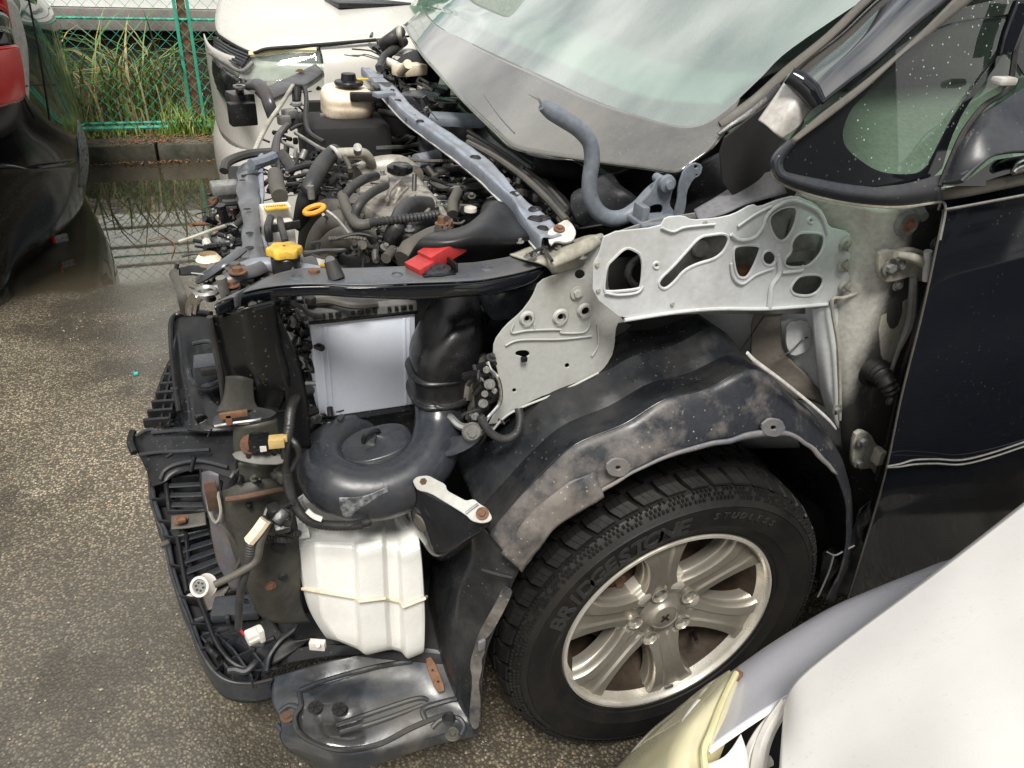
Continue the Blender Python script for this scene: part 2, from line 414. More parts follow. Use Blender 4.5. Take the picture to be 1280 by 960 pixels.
def glass(name, tint, f0, rough=.02, haze=.0, hazec=(.7, .8, .75, 1), spots=0.):
    """window glass: tinted transparency, sky reflection and a thin diffuse film"""
    M = bpy.data.materials.new(name); M.use_nodes = True; t = M.node_tree; N = t.nodes; L = t.links; N.clear()
    out = N.new('ShaderNodeOutputMaterial'); tr = N.new('ShaderNodeBsdfTransparent'); gl = N.new('ShaderNodeBsdfGlossy'); df = N.new('ShaderNodeBsdfDiffuse')
    tr.inputs[0].default_value = tint; gl.inputs['Roughness'].default_value = rough; gl.inputs[0].default_value = (.9, .9, .9, 1); df.inputs[0].default_value = hazec
    lw = N.new('ShaderNodeLayerWeight'); lw.inputs['Blend'].default_value = .5
    pw = N.new('ShaderNodeMath'); pw.operation = 'POWER'; L.new(lw.outputs['Facing'], pw.inputs[0]); pw.inputs[1].default_value = 3.2
    fr = N.new('ShaderNodeMapRange'); L.new(pw.outputs[0], fr.inputs[0]); fr.inputs[3].default_value = f0; fr.inputs[4].default_value = 1.0
    m1 = N.new('ShaderNodeMixShader'); m2 = N.new('ShaderNodeMixShader')
    g = N.new('ShaderNodeNewGeometry')
    nzz = N.new('ShaderNodeTexNoise'); nzz.inputs['Scale'].default_value = 2.6; nzz.inputs['Detail'].default_value = 5; L.new(g.outputs['Position'], nzz.inputs['Vector'])
    mr = N.new('ShaderNodeMapRange'); L.new(nzz.outputs['Fac'], mr.inputs[0]); mr.inputs[1].default_value = .3; mr.inputs[2].default_value = .7
    mr.inputs[3].default_value = haze*.6; mr.inputs[4].default_value = haze*1.3
    fac = mr.outputs[0]
    if spots:
        vo = N.new('ShaderNodeTexVoronoi'); vo.inputs['Scale'].default_value = 120; L.new(g.outputs['Position'], vo.inputs['Vector'])
        s1 = N.new('ShaderNodeMapRange'); L.new(vo.outputs['Distance'], s1.inputs[0]); s1.inputs[1].default_value = .17; s1.inputs[2].default_value = .10; s1.inputs[4].default_value = spots
        n3 = N.new('ShaderNodeTexNoise'); n3.inputs['Scale'].default_value = 9; L.new(g.outputs['Position'], n3.inputs['Vector'])
        s3 = N.new('ShaderNodeMapRange'); L.new(n3.outputs['Fac'], s3.inputs[0]); s3.inputs[1].default_value = .47; s3.inputs[2].default_value = .6
        m5 = N.new('ShaderNodeMath'); m5.operation = 'MULTIPLY'; L.new(s1.outputs[0], m5.inputs[0]); L.new(s3.outputs[0], m5.inputs[1])
        ad = N.new('ShaderNodeMath'); ad.operation = 'MAXIMUM'; L.new(fac, ad.inputs[0]); L.new(m5.outputs[0], ad.inputs[1]); fac = ad.outputs[0]
    L.new(fac, m1.inputs[0]); L.new(tr.outputs[0], m1.inputs[1]); L.new(df.outputs[0], m1.inputs[2])
    L.new(fr.outputs[0], m2.inputs[0]); L.new(m1.outputs[0], m2.inputs[1]); L.new(gl.outputs[0], m2.inputs[2])
    L.new(m2.outputs[0], out.inputs[0]); M_[name] = M
glass('windshield_glass', (.50, .72, .62, 1), .28, .02, .22, (.48, .66, .57, 1))
glass('side_glass', (.30, .42, .35, 1), .04, .015, .02, (.6, .7, .65, 1), spots=.5)
glass('lamp_glass', (.93, .96, .93, 1), .06, .02, .06)
glass('red_lens', (.8, .01, .01, 1), .05, .03, .75, (.72, .006, .008, 1))
glass('yellow_lens', (.93, .90, .66, 1), .07, .05, .5, (.78, .73, .50, 1))

def asphalt():
    M = bpy.data.materials.new('wet_asphalt'); M.use_nodes = True; t = M.node_tree; N = t.nodes; L = t.links
    b = N['Principled BSDF']; g = N.new('ShaderNodeNewGeometry'); pos = g.outputs['Position']
    def noi(s, d=4, r=.55):
        n = N.new('ShaderNodeTexNoise'); n.inputs['Scale'].default_value = s; n.inputs['Detail'].default_value = d; n.inputs['Roughness'].default_value = r; L.new(pos, n.inputs['Vector']); return n.outputs['Fac']
    def rng(f, a, c, d=0., e=1.):
        r = N.new('ShaderNodeMapRange'); r.interpolation_type = 'SMOOTHSTEP'; L.new(f, r.inputs[0])
        for i, v in enumerate((a, c, d, e)): r.inputs[i+1].default_value = v
        return r.outputs[0]
    def math_(op, a, c):
        x = N.new('ShaderNodeMath'); x.operation = op
        for i, v in enumerate((a, c)):
            if isinstance(v, (int, float)): x.inputs[i].default_value = v
            else: L.new(v, x.inputs[i])
        x.use_clamp = True
        return x.outputs[0]
    def mixc(f, a, c):
        x = N.new('ShaderNodeMix'); x.data_type = 'RGBA'; L.new(f, x.inputs[0])
        for i, v in ((6, a), (7, c)):
            if isinstance(v, (list, tuple)): x.inputs[i].default_value = v
            else: L.new(v, x.inputs[i])
        return x.outputs[2]
    vo = N.new('ShaderNodeTexVoronoi'); vo.inputs['Scale'].default_value = 158; vo.inputs['Randomness'].default_value = 1; L.new(pos, vo.inputs['Vector'])
    vo2 = N.new('ShaderNodeTexVoronoi'); vo2.inputs['Scale'].default_value = 330; L.new(pos, vo2.inputs['Vector'])
    cr_ = N.new('ShaderNodeValToRGB'); e = cr_.color_ramp.elements
    sep = N.new('ShaderNodeSeparateColor'); L.new(vo.outputs['Color'], sep.inputs[0]); L.new(sep.outputs[0], cr_.inputs[0])
    e[0].position = 0; e[0].color = (.115, .098, .070, 1); e[1].position = 1; e[1].color = (.60, .53, .41, 1)
    for p, c in ((.3, (.20, .172, .125, 1)), (.55, (.29, .25, .185, 1)), (.8, (.39, .34, .25, 1)), (.94, (.47, .41, .30, 1)), (.965, (.38, .22, .11, 1))):
        x = e.new(p); x.color = c
    gap = rng(vo.outputs['Distance'], .34, .6)
    c1 = mixc(gap, cr_.outputs[0], (.090, .076, .054, 1))
    big = rng(noi(1.3, 6), .38, .66)
    c2 = mixc(math_('MULTIPLY', big, .55), c1, (.07, .062, .05, 1))
    dk = rng(noi(1.5, 8, .66), .49, .60)
    c2 = mixc(math_('MULTIPLY', dk, .7), c2, (.035, .030, .024, 1))
    # water: a gutter pool along the kerb (world y) and a few shallow pools
    sp = N.new('ShaderNodeSeparateXYZ'); L.new(pos, sp.inputs[0])
    yy = math_('ADD', rng(sp.outputs[1], 2.15, 2.95), 0)
    pool = rng(math_('MULTIPLY', math_('ADD', yy, math_('MULTIPLY', noi(2.1, 5), .55)), 1.), .62, .80)
    small = rng(noi(1.15, 6, .6), .63, .70); 
    pool = math_('MAXIMUM', pool, math_('MULTIPLY', small, .8))
    damp = rng(noi(1.1, 7, .62), .40, .56)
    c2 = mixc(math_('MULTIPLY', damp, .42), c2, (.050, .042, .030, 1))
    c3 = mixc(math_('MULTIPLY', pool, .82), c2, (.040, .034, .022, 1))
    L.new(c3, b.inputs['Base Color'])
    rg = N.new('ShaderNodeMix'); rg.data_type = 'FLOAT'; L.new(damp, rg.inputs[0]); rg.inputs[2].default_value = .42; rg.inputs[3].default_value = .22
    rg2 = N.new('ShaderNodeMix'); rg2.data_type = 'FLOAT'; L.new(pool, rg2.inputs[0]); L.new(rg.outputs[0], rg2.inputs[2]); rg2.inputs[3].default_value = .012
    L.new(rg2.outputs[0], b.inputs['Roughness']); b.inputs['IOR'].default_value = 1.45
    b.inputs['Specular IOR Level'].default_value = .5
    hgt = math_('SUBTRACT', 1., math_('ADD', math_('MULTIPLY', vo.outputs['Distance'], .9), math_('MULTIPLY', vo2.outputs['Distance'], .25)))
    bp = N.new('ShaderNodeBump'); bp.inputs['Distance'].default_value = .0026
    L.new(rng(pool, 0, .9, 1., 0.), bp.inputs['Strength']); L.new(hgt, bp.inputs['Height'])
    bp2 = N.new('ShaderNodeBump'); bp2.inputs['Distance'].default_value = .004; bp2.inputs['Strength'].default_value = .035; L.new(noi(14, 2), bp2.inputs['Height']); L.new(bp.outputs[0], bp2.inputs['Normal'])
    L.new(bp2.outputs[0], b.inputs['Normal'])
    cw_ = math_('MAXIMUM', pool, math_('MULTIPLY', damp, .95)); L.new(cw_, b.inputs['Coat Weight']); L.new(rng(pool, 0, .8, .09, .012), b.inputs['Coat Roughness']); b.inputs['Coat IOR'].default_value = 1.42
    bp3 = N.new('ShaderNodeBump'); bp3.inputs['Distance'].default_value = .0012; L.new(rng(pool, 0, .9, 1., 0.), bp3.inputs['Strength']); L.new(noi(120, 4), bp3.inputs['Height']); L.new(bp3.outputs[0], b.inputs['Coat Normal'])
    M_['asphalt'] = M
asphalt()

# ------------------------------------------------------------------ ground, kerb, wall, fence
MB().add([(-60, -60, 0), (60, -60, 0), (60, 4.6, 0), (-60, 4.6, 0)], [(0, 1, 2, 3)]).build('ground', M_['asphalt'], smooth=False, kind='structure')
MB().add([(-60, 4.9, .02), (60, 4.9, .02), (60, 60, .02), (-60, 60, .02)], [(0, 1, 2, 3)]).build('verge', M_['soil'], smooth=False, kind='structure')
t = thing('kerb', (-1, 4.5, 0), 'low mossy concrete kerb along the foot of the green mesh fence', 'kerb')
for i in range(14):
    x0 = -7.0+i*1.0
    MB().box((x0+.5, 4.52+.004*random.random(), .045), (.985, .20, .13), bev=.012).build('kerb_stone', M_['concrete_kerb'], t)
MB().box((0, 4.74, .03), (14, .22, .09), bev=.005).build('kerb_backing', M_['soil'], t)
t = thing('boundary_wall', (0, 5.75, 0), 'white panelled wall with a grey band beyond the green fence', 'wall')
MB().box((0, 5.80, 1.12), (30, .10, .77)).build('wall_panel', M_['wall_white'], t, smooth=False)
for z in (.86, 1.02, 1.18, 1.34): MB().box((0, 5.745, z), (30, .012, .006)).build('panel_joint', M_['wall_band'], t, smooth=False)
MB().box((0, 5.78, .66), (30, .14, .14), bev=.01).build('base_band', M_['wall_band'], t)
MB().box((0, 5.95, .3), (30, .3, .59)).build('footing', M_['soil'], t, smooth=False)

t = thing('blocker', (0, -9, 0), 'plain grey house added unseen behind the camera to darken reflections', 'blocker')  # unseen building, added to darken what the black paint reflects
MB().box((2.0, -11.0, 2.9), (15, 4, 5.8)).build('blocker_wall', M_['facade'], t, smooth=False)
MB().box((2.0, -11.0, 5.9), (15.8, 4.8, .25)).build('roof_edge', M_['wall_band'], t, smooth=False)
for x in (-4, -1.2, 1.6, 4.4, 7.2):
    for z in (1.5, 4.2): MB().box((x, -8.99, z), (1.5, .08, 1.2), bev=.01).build('window_pane', M_['facade_dark'], t)
# fence
FX0, FX1, FY, FZ0, FZ1 = -3.4, 1.6, 4.85, .13, 1.45
t = thing('fence', (FX0, FY, 0), 'green chain link fence with posts and rails behind the kerb', 'fence')
mb = MB(); d = .078
n = int((FX1-FX0)/d); k = int((FZ1-FZ0)/d*2)
for i in range(n+1):
    x = FX0+i*d; a = []; b = []
    for j in range(k+1):
        z = FZ0+j*d/2; s_ = (j % 2)*d/2
        a.append((x+s_, FY+.002*math.sin(j), z)); b.append((x-s_, FY+.004+.002*math.cos(j), z))
    mb.tube(a, .0021, n=4, smooth=False); mb.tube(b, .0021, n=4, smooth=False)
mb.build('chain_link_mesh', M_['fence_green'], t, kind='stuff')
pz = P(240, 100, y=FY).x
for px in (pz-1.9, pz, pz+1.9):
    for dx in (-.038, .038): MB().box((px+dx, FY+.012, .75), (.020, .03, 1.5), bev=.003).build('fence_post', M_['fence_green'], t)
    MB().box((px, FY+.025, .75), (.05, .012, 1.48)).build('post_web', M_['rust_light'], t)
for z, r in ((.115, .013), (.145, .009), (.76, .008), (1.45, .012)):
    MB().cyl((FX0, FY+.018, z), (FX1, FY+.018, z), r, n=8).build('fence_rail', M_['fence_green'], t)

# grass
def blade(mb, x, y, z, h, lean, az, w, droop):
    d_ = V(math.cos(az), math.sin(az), 0); sd_ = V(-d_.y, d_.x, 0)
    n = 6; vs = []
    for i in range(n+1):
        u = i/n; ww = w*(1-u)**.7*(.6+.8*u if u < .4 else 1)
        p = V(x, y, z)+d_*(lean*h*u*u+droop*h*max(0, u-.55)**1.5)+V(0, 0, h*u-droop*h*1.3*max(0, u-.5)**2)
        vs += [p-sd_*ww, p+sd_*ww]
    mb.add(vs, [(2*i, 2*i+1, 2*i+3, 2*i+2) for i in range(n)])
def tuft(name, x, y, n, h, mats, label, spread=.12, w=.008, z=.05):
    t = thing(name, (x, y, z), label, 'grass clump')
    for mk_, share, nm in mats:
        mb = MB()
        for _ in range(int(n*share)):
            blade(mb, x+random.gauss(0, spread), y+random.gauss(0, .05), z, h*random.uniform(.45, 1.15), random.uniform(.05, .6), random.uniform(0, 2*PI), w*random.uniform(.6, 1.3), random.uniform(0, 1.1))
        mb.build(nm, M_[mk_], t, kind='stuff')
    return t
two = lambda g: [('grass_green', g, 'green_blade'), ('grass_dry', 1-g, 'dry_blade')]
tuft('weed_clump', P(150, 150, y=4.98).x, 4.98, 80, .78, two(.55), 'tall reedy grass behind the fence, left of the middle', .17, .011)
tuft('weed_clump', P(205, 150, y=5.0).x, 5.0, 110, .66, two(.6), 'bushy reed grass behind the fence beside the green post', .20, .009)
tuft('weed_clump', P(112, 160, y=4.98).x, 4.98, 70, .34, two(.4), 'short dry grass tuft behind the fence beside the black car', .12, .007)
tuft('weed_clump', P(225, 150, y=4.72).x, 4.70, 130, .26, two(.92), 'fresh green grass tuft in front of the fence at the post foot', .07, .005, .07)
tuft('weed_clump', P(262, 160, y=4.72).x, 4.70, 90, .20, two(.9), 'low green weeds on the kerb beside the white car nose', .10, .009, .07)
def arching(name, x, y, n, h, label):
    t = thing(name, (x, y, .03), label, 'grass clump')
    for mk_, k, nm in (('grass_green', n, 'broad_leaf'), ('grass_dry', n//2, 'dry_leaf')):
        for _ in range(k):
            mb = MB(); az = random.uniform(-.6, .6)+random.choice((0, PI)); blade(mb, x+random.gauss(0, .05), y+random.uniform(-.05, .05), .03, h*random.uniform(.6, 1.15), random.uniform(.3, .75), az, random.uniform(.008, .014), random.uniform(.9, 1.9)); mb.build(nm, M_[mk_], t)
    return t
arching('reed_plant', P(158, 150, y=5.05).x, 5.05, 16, .80, 'broad leaved reed arching behind the fence, its dry leaves hanging to the left')
arching('reed_plant', P(196, 150, y=5.02).x, 5.02, 20, .86, 'tallest broad leaved reed behind the fence, just left of the green post')
arching('reed_plant', P(118, 150, y=5.0).x, 5.0, 8, .42, 'short broad leaved reed behind the fence next to the black car')
mb = MB()
for _ in range(900):
    blade(mb, random.uniform(-2.6, 1.2), random.uniform(4.62, 4.84), .07, random.uniform(.03, .11), random.uniform(.2, 1), random.uniform(0, 2*PI), random.uniform(.002, .006), random.uniform(0, 1))
mb.build('ground_cover', M_['grass_green'], kind='stuff')
mb = MB()
for _ in range(700):
    blade(mb, random.uniform(-3, 1.5), random.uniform(4.95, 5.6), .02, random.uniform(.08, .40), random.uniform(.2, 1), random.uniform(0, 2*PI), random.uniform(.003, .007), random.uniform(0, 1))
mb.build('rough_grass', M_['grass_dry'], kind='stuff')
mb = MB()
for _ in range(700):
    x = random.uniform(-2.2, .2) if random.random() < .4 else random.gauss(-.95, .18); y = random.uniform(4.36, 4.66); a = random.uniform(0, PI); r = random.uniform(.004, .018); z = .012 if y < 4.42 else .115
    c_, s_ = math.cos(a), math.sin(a)
    mb.add([(x-r*c_, y-r*s_, z), (x+.3*r*s_, y-.3*r*c_, z+.004), (x+r*c_, y+r*s_, z+.002*random.random()), (x-.3*r*s_, y+.3*r*c_, z+.006)], [(0, 1, 2, 3)])
mb.build('leaf_litter', M_['dead_leaf'], kind='stuff')
# loose grit on the asphalt
mb = MB()
for _ in range(3600):
    x = random.uniform(-1.7, .75); y = random.uniform(-.75, 2.3); r = random.choice((.0012, .0018, .0025, .0035, .0035))*random.uniform(.7, 1.2)
    c = V(x, y, r*.4); a = random.uniform(0, PI)
    vs = [c+V(math.cos(a+i*PI/2)*r*random.uniform(.7, 1.2), math.sin(a+i*PI/2)*r*random.uniform(.7, 1.2), 0) for i in range(4)]+[c+V(0, 0, r*.8), c-V(0, 0, r*.5)]
    mb.add(vs, [(0, 1, 4), (1, 2, 4), (2, 3, 4), (3, 0, 4)])
mb.build('loose_grit', M_['gravel_stone'], smooth=False, kind='stuff')
p = P(170, 467, z=.004)
MB().box(p, (.014, .012, .008), bev=.002).build('plastic_scrap', mat('turquoise_plastic', (.05, .42, .36, 1), .4), label='tiny turquoise plastic chip lying on the asphalt left of the van', cat='scrap')
def twig(pts, r=.0018): 
    return MB().tube([P(a, b, z=.005) for a, b in pts], r, n=5)
twig([(185, 300), (205, 296), (218, 306), (214, 322)]).build('twig', M_['dead_leaf'], label='small bent twig in the shallow puddle in front of the van', cat='twig')
# ------------------------------------------------------------------ black car at the left
def Y(*q): return [P(a, b, y=c) for a, b, c in q]
t = thing('parked_car', (-1.6, 3.0, 0), 'glossy black car cut by the left edge, rear corner with red tail lamp', 'car')
def sil(py):
    T_ = [(-60, 26), (0, 48), (23, 64), (59, 74), (90, 81), (129, 92), (152, 100), (187, 108), (219, 109), (258, 103), (290, 91), (312, 74), (330, 50), (342, 20)]
    for (p0, x0), (p1, x1) in zip(T_, T_[1:]):
        if p0 <= py <= p1: return x0+(x1-x0)*(py-p0)/(p1-p0)
def crow(py, out=0):
    sx = sil(py); k = max(0, (py-200)/140.)
    q0 = P(-170, py+50+14*k, y=2.22-out)
    return [V(-5.6, q0.y+.1, q0.z), V(-3.6, q0.y, q0.z), q0, P(-70, py+30+14*k, y=2.32-out), P(0, py+16+10*k, y=2.48-out), P(sx*.5, py+7, y=2.76-out), P(sx*.83, py+1, y=3.06-out), P(sx+out*30, py-6, y=3.42), P(sx-4, py-14, y=3.9), P(sx-50, py-34, y=4.9)]
sheet('body', [crow(p) for p in (-55, 0, 25, 60, 95, 130, 165, 200)], M_['black_paint'], t, th=.004, su=7, sv=6)
rr = [crow(p, .03 if i else -.03) for i, p in enumerate((178, 183, 205, 230, 256, 280, 302, 320, 338))]
rr[0] = [V(-5.6, 2.4, .62), V(-3.6, 2.3, .62)]+Y((-170, 236, 2.3), (-70, 222, 2.40), (0, 204, 2.50), (50, 208, 2.78), (76, 194, 3.03), (92, 150, 3.36), (88, 138, 3.9), (50, 125, 4.9))
rr[1] = [V(-5.6, 2.3, .61), V(-3.6, 2.2, .61)]+Y((-170, 238, 2.19), (-70, 225, 2.29), (0, 207, 2.45), (52, 212, 2.73), (80, 198, 3.00), (99, 156, 3.36), (94, 142, 3.9), (50, 130, 4.9))
rr.append([p+V(-.05, .30, -.02) for p in rr[-1]])
sheet('bumper', rr, M_['black_paint_wet'], t, th=0, su=7, sv=6)
mk('wet_grey_trim', (.10, .105, .11, 1), .18, dirt='#9a9ea0', dscale=60, damt=.7, dpos=.5, spots=.9, spotc='#c9cccc')
sheet('bumper_step', [Y((97, 150, 3.30), (107, 176, 3.26), (110, 205, 3.24), (106, 232, 3.24)), Y((90, 152, 3.22), (98, 180, 3.18), (99, 208, 3.16), (97, 234, 3.17))], M_['wet_grey_trim'], t, th=.01, su=6, sv=4)
MB().tube([crow(98)[i]+V(0, -.02, 0) for i in (3, 4, 5)]+[crow(104)[6]+V(0, -.02, 0)], .004, n=6).build('panel_gap', M_['dark_void'], t)
sheet('tailgate_window', [Y((-60, -60, 2.3), (20, -60, 2.62), (50, -30, 2.9)), Y((-60, 6, 2.27), (10, -4, 2.56), (45, 6, 2.85))], M_['side_glass'], t, th=.004)
tr_ = crow(-55)
sheet('roof', [tr_, [p+V(-.45, .10, .30) for p in tr_], [V(p.x-.6, 3.1+.1*(p.y-3.1), 1.52) for p in tr_]], M_['black_paint'], t, th=.004, su=4, sv=4)
def onrear(a, b, d=0):      # point on the rear corner, d in front of it
    y = 2.55+(a/95.)*.55 if a > 0 else 2.55+a*.004
    return P(a, b, y=y-.10-d)
r = [[(-70, 30), (-20, 12), (6, 16), (12, 26), (15, 38)], [(-70, 60), (-20, 42), (8, 40), (16, 48), (19, 55)]]
sheet('reversing_lamp', [[onrear(a, b) for a, b in q] for q in r], M_['lamp_glass'], t, th=.006, su=4, sv=3)
r = [[(-70, -20), (-20, -22), (-2, -18), (4, -10), (7, -2)], [(-70, 28), (-20, 10), (5, 14), (11, 24), (14, 36)]]
sheet('tail_lamp', [[onrear(a, b, .002) for a, b in q] for q in r], M_['red_lens'], t, th=.006, su=4, sv=3)
r = [[(-70, 64), (-20, 60), (8, 57), (19, 56), (23, 62)], [(-70, 100), (-20, 95), (8, 92), (24, 88), (28, 84)], [(-70, 150), (-20, 138), (8, 131), (26, 125), (31, 116)]]
tl = sheet('tail_lamp', [[onrear(a, b, .002) for a, b in q] for q in r], M_['red_lens'], t, th=.008, su=5, sv=5)
mb = MB()
for i in range(6): mb.tube([onrear(-60+i*2, 62+i*12, -.012), onrear(-10, 62+i*12, -.012), onrear(22+i, 60+i*11, -.012)], .004, n=6)
mb.build('reflector_rib', M_['red_plastic'], tl)
sheet('lamp_housing', [[onrear(a, b, -.035) for a, b in q] for q in ([(-80, 0), (-10, -10), (10, -5), (22, 10)], [(-80, 80), (-10, 70), (20, 60), (34, 60)], [(-80, 160), (-10, 140), (22, 134), (36, 124)])], M_['bare_white'], t, th=.004)
MB().tube([P(a, b, y=c) for a, b, c in ((28, -40, 2.80), (40, 20, 2.72), (48, 60, 2.68), (56, 110, 2.72), (62, 150, 2.78))], .004, n=6).build('panel_gap', M_['dark_void'], t)
MB().box(P(76, 298, y=2.99), (.06, .02, .035), .6, bev=.008).build('reflector', M_['wet_grey_trim'], t)
MB().box(P(66, 299, y=2.95), (.012, .02, .035), .6, bev=.004).build('reflector', M_['red_lens'], t)
MB().cyl((-2.45, 2.32, .3), (-2.45, 2.52, .3), .30, n=40).build('tyre', M_['rubber'], t)
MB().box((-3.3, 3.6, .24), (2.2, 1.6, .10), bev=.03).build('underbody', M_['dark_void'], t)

# ------------------------------------------------------------------ white car behind the van
t = thing('parked_car', (.3, 3.0, 0), 'white car parked nose to the left behind the stripped van', 'car')
rows = [Y((314, 66, 2.25), (362, 57, 2.22), (420, 52, 2.2), (484, 47, 2.2), (560, 38, 2.2)),
        Y((289, 53, 2.5), (350, 38, 2.5), (420, 31, 2.5), (490, 26, 2.5), (575, 18, 2.5)),
        Y((271, 38, 2.85), (340, 16, 2.85), (420, 8, 2.85), (495, 4, 2.85), (585, -2, 2.85)),
        Y((270, 14, 3.3), (330, -4, 3.3), (420, -12, 3.3), (500, -18, 3.3), (600, -24, 3.3)),
        Y((276, -4, 3.9), (330, -22, 3.9), (420, -34, 3.9), (500, -40, 3.9), (600, -46, 3.9))]
sheet('bonnet', rows, M_['white_paint'], t, th=.004, su=6, sv=6)
plan = [(-.50, 3.9), (-.60, 3.4), (-.655, 2.9), (-.635, 2.55), (-.56, 2.30), (-.40, 2.17), (0, 2.12), (.7, 2.10), (1.6, 2.10)]
rows = []
for z, k in ((.60, -.035), (.53, -.005), (.42, 0), (.30, -.01), (.22, .0), (.17, -.03)):
    rows.append([V(x-k, y, z) for x, y in plan])
sheet('bumper', rows, M_['white_paint'], t, th=.004, su=6, sv=4)
rows = [Y((400, 60, 2.19), (430, 57, 2.19), (484, 50, 2.19), (600, 38, 2.19)), Y((405, 90, 2.14), (430, 90, 2.13), (484, 90, 2.13), (600, 80, 2.13)), [V(-.28, 2.125, .60), V(-.15, 2.11, .6), V(.1, 2.10, .6), V(.6, 2.10, .6)]]
sheet('front_wing', rows, M_['white_paint'], t, th=.004, su=6, sv=6)
rows = [[V(x+.02, y+.02, z) for x, y in plan[2:]] for z in (.92, .75, .58)]
sheet('side_panel', rows, M_['white_paint'], t, th=.004, su=6)
nz1 = ((-.585, 2.30, .8), (-.55, -.83, .1))
sheet('headlight_reflector', [Y((316, 70, 2.27), (350, 66, 2.25), (398, 62, 2.24)), Y((304, 84, 2.30), (345, 84, 2.30), (400, 78, 2.28)), Y((306, 102, 2.27), (345, 102, 2.25), (402, 98, 2.24))], M_['lamp_reflector'], t, th=.003)
hl = sheet('headlight', [Y((318, 66, 2.245), (330, 63, 2.23), (360, 60, 2.205), (398, 59, 2.19)), Y((302, 80, 2.24), (320, 82, 2.2), (350, 80, 2.17), (402, 78, 2.16)), Y((298, 98, 2.22), (318, 102, 2.18), (350, 102, 2.15), (404, 100, 2.14))], M_['lamp_glass'], t, th=.005)
MB().tube(Y((312, 68, 2.235), (330, 66, 2.22), (360, 62, 2.20), (396, 62, 2.18)), .011, n=8).build('lamp_trim', M_['lamp_yellow'], t)
MB().tube(Y((270, 42, 2.6), (290, 55, 2.45), (315, 66, 2.24), (335, 61, 2.20), (390, 57, 2.18), (470, 50, 2.17)), .006, n=8).build('bonnet_gap', M_['dark_void'], t)
g = sheet('grille', [Y((268, 46, 2.62), (288, 58, 2.42), (313, 69, 2.24)), Y((268, 66, 2.56), (286, 76, 2.38), (302, 84, 2.22))], M_['dark_void'], t, th=.01)
for i in range(5):
    u = i/4
    MB().tube(Y((270-u*1, 48+u*16, 2.59-u*.04), (289-u*2, 60+u*15, 2.39-u*.03), (312-u*9, 70+u*13, 2.22)), .0035, n=6).build('grille_bar', M_['plastic_grey'], g)
MB().tube(Y((262, 66, 2.56), (284, 80, 2.36), (302, 89, 2.21), (316, 78, 2.2)), .007, n=8).build('chrome_strip', M_['zinc'], t)
sheet('lower_grille', [Y((266, 72, 2.56), (284, 88, 2.36), (300, 98, 2.20)), Y((268, 96, 2.55), (280, 112, 2.36), (300, 132, 2.16)), Y((276, 118, 2.50), (284, 126, 2.36), (298, 140, 2.16))], M_['plastic_black'], t, th=.01, bump=.006, bs=40)
MB().cyl((.02, 2.16, .31), (.02, 2.35, .31), .30, n=40).build('tyre', M_['rubber'], t)
MB().box(P(492, 4, y=2.9), (.55, .25, .02), .1, bev=.006).build('cowl', M_['plastic_matte'], t)
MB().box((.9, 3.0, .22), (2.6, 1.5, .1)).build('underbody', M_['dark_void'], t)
sheet('windscreen', [Y((450, -6, 3.0), (600, -12, 2.8)), Y((520, -60, 3.0), (680, -80, 2.8))], M_['side_glass'], t, th=.004)

# ------------------------------------------------------------------ pearl white car in the lower right foreground
t = thing('parked_car', (0, -.75, 0), 'pearl white car nose with hazy yellowed headlight, lower right corner', 'car')
def Q(a, b, z): return P(a, b, z=z)
rows = [[Q(984, 884, .745), Q(1000, 850, .762), Q(1060, 800, .79), Q(1150, 733, .825), Q(1215, 683, .85), Q(1285, 628, .875), Q(1345, 582, .89)],
        [Q(980, 925, .752), Q(1010, 905, .778), Q(1080, 850, .815), Q(1165, 790, .85), Q(1240, 740, .875), Q(1310, 690, .90), Q(1375, 645, .915)],
        [Q(976, 972, .76), Q(1030, 972, .79), Q(1100, 940, .83), Q(1190, 880, .87), Q(1270, 830, .895), Q(1350, 780, .92), Q(1420, 740, .935)],
        [Q(974, 1050, .765), Q(1040, 1060, .80), Q(1120, 1060, .845), Q(1220, 1020, .885), Q(1310, 980, .91), Q(1400, 930, .935), Q(1480, 900, .95)],
        [Q(980, 1150, .765), Q(1060, 1180, .80), Q(1150, 1200, .85), Q(1260, 1200, .89), Q(1360, 1180, .915), Q(1460, 1150, .94), Q(1560, 1100, .955)],
        [Q(1000, 1400, .74), Q(1100, 1450, .78), Q(1250, 1500, .84), Q(1420, 1500, .885), Q(1560, 1450, .91), Q(1700, 1400, .93), Q(1850, 1300, .95)]]
sheet('bonnet', rows, M_['pearl_paint'], t, th=.006, su=7, sv=7)
rows = [[Q(885, 938, .700), Q(940, 900, .715), Q(1005, 859, .735), Q(1065, 812, .765), Q(1155, 742, .800), Q(1290, 640, .85)],
        [Q(898, 905, .690), Q(960, 862, .705), Q(1030, 822, .725), Q(1100, 772, .75), Q(1180, 718, .785), Q(1300, 640, .83)],
        [Q(922, 838, .655), Q(975, 801, .67), Q(1042, 761, .69), Q(1100, 735, .705), Q(1160, 711, .72), Q(1300, 655, .74)]]
for r_, (a, b, z) in zip(rows, ((1700, 350, .98), (1700, 370, .95), (1700, 430, .86))): r_.append(Q(a, b, z))
low = [v+V(.02, .035, -.10) for v in rows[2]]; low2 = [v+V(.04, .03, -.28) for v in rows[2]]; low3 = [V(v.x+.04, v.y, .16) for v in rows[2]]
sheet('front_wing', rows+[low, low2, low3], M_['wing_paint'], t, th=.004, su=7, sv=5)
MB().tube([v+V(0, -.002, .0) for v in rows[0][:4]], .0022, n=8).build('wing_edge', M_['pearl_paint'], t)
MB().tube([P(a, b, z=z) for a, b, z in ((984, 886, .745), (1000, 851, .762), (1060, 801, .79), (1150, 734, .825), (1285, 629, .875))], .003, n=8).build('bonnet_edge', M_['pearl_paint'], t)
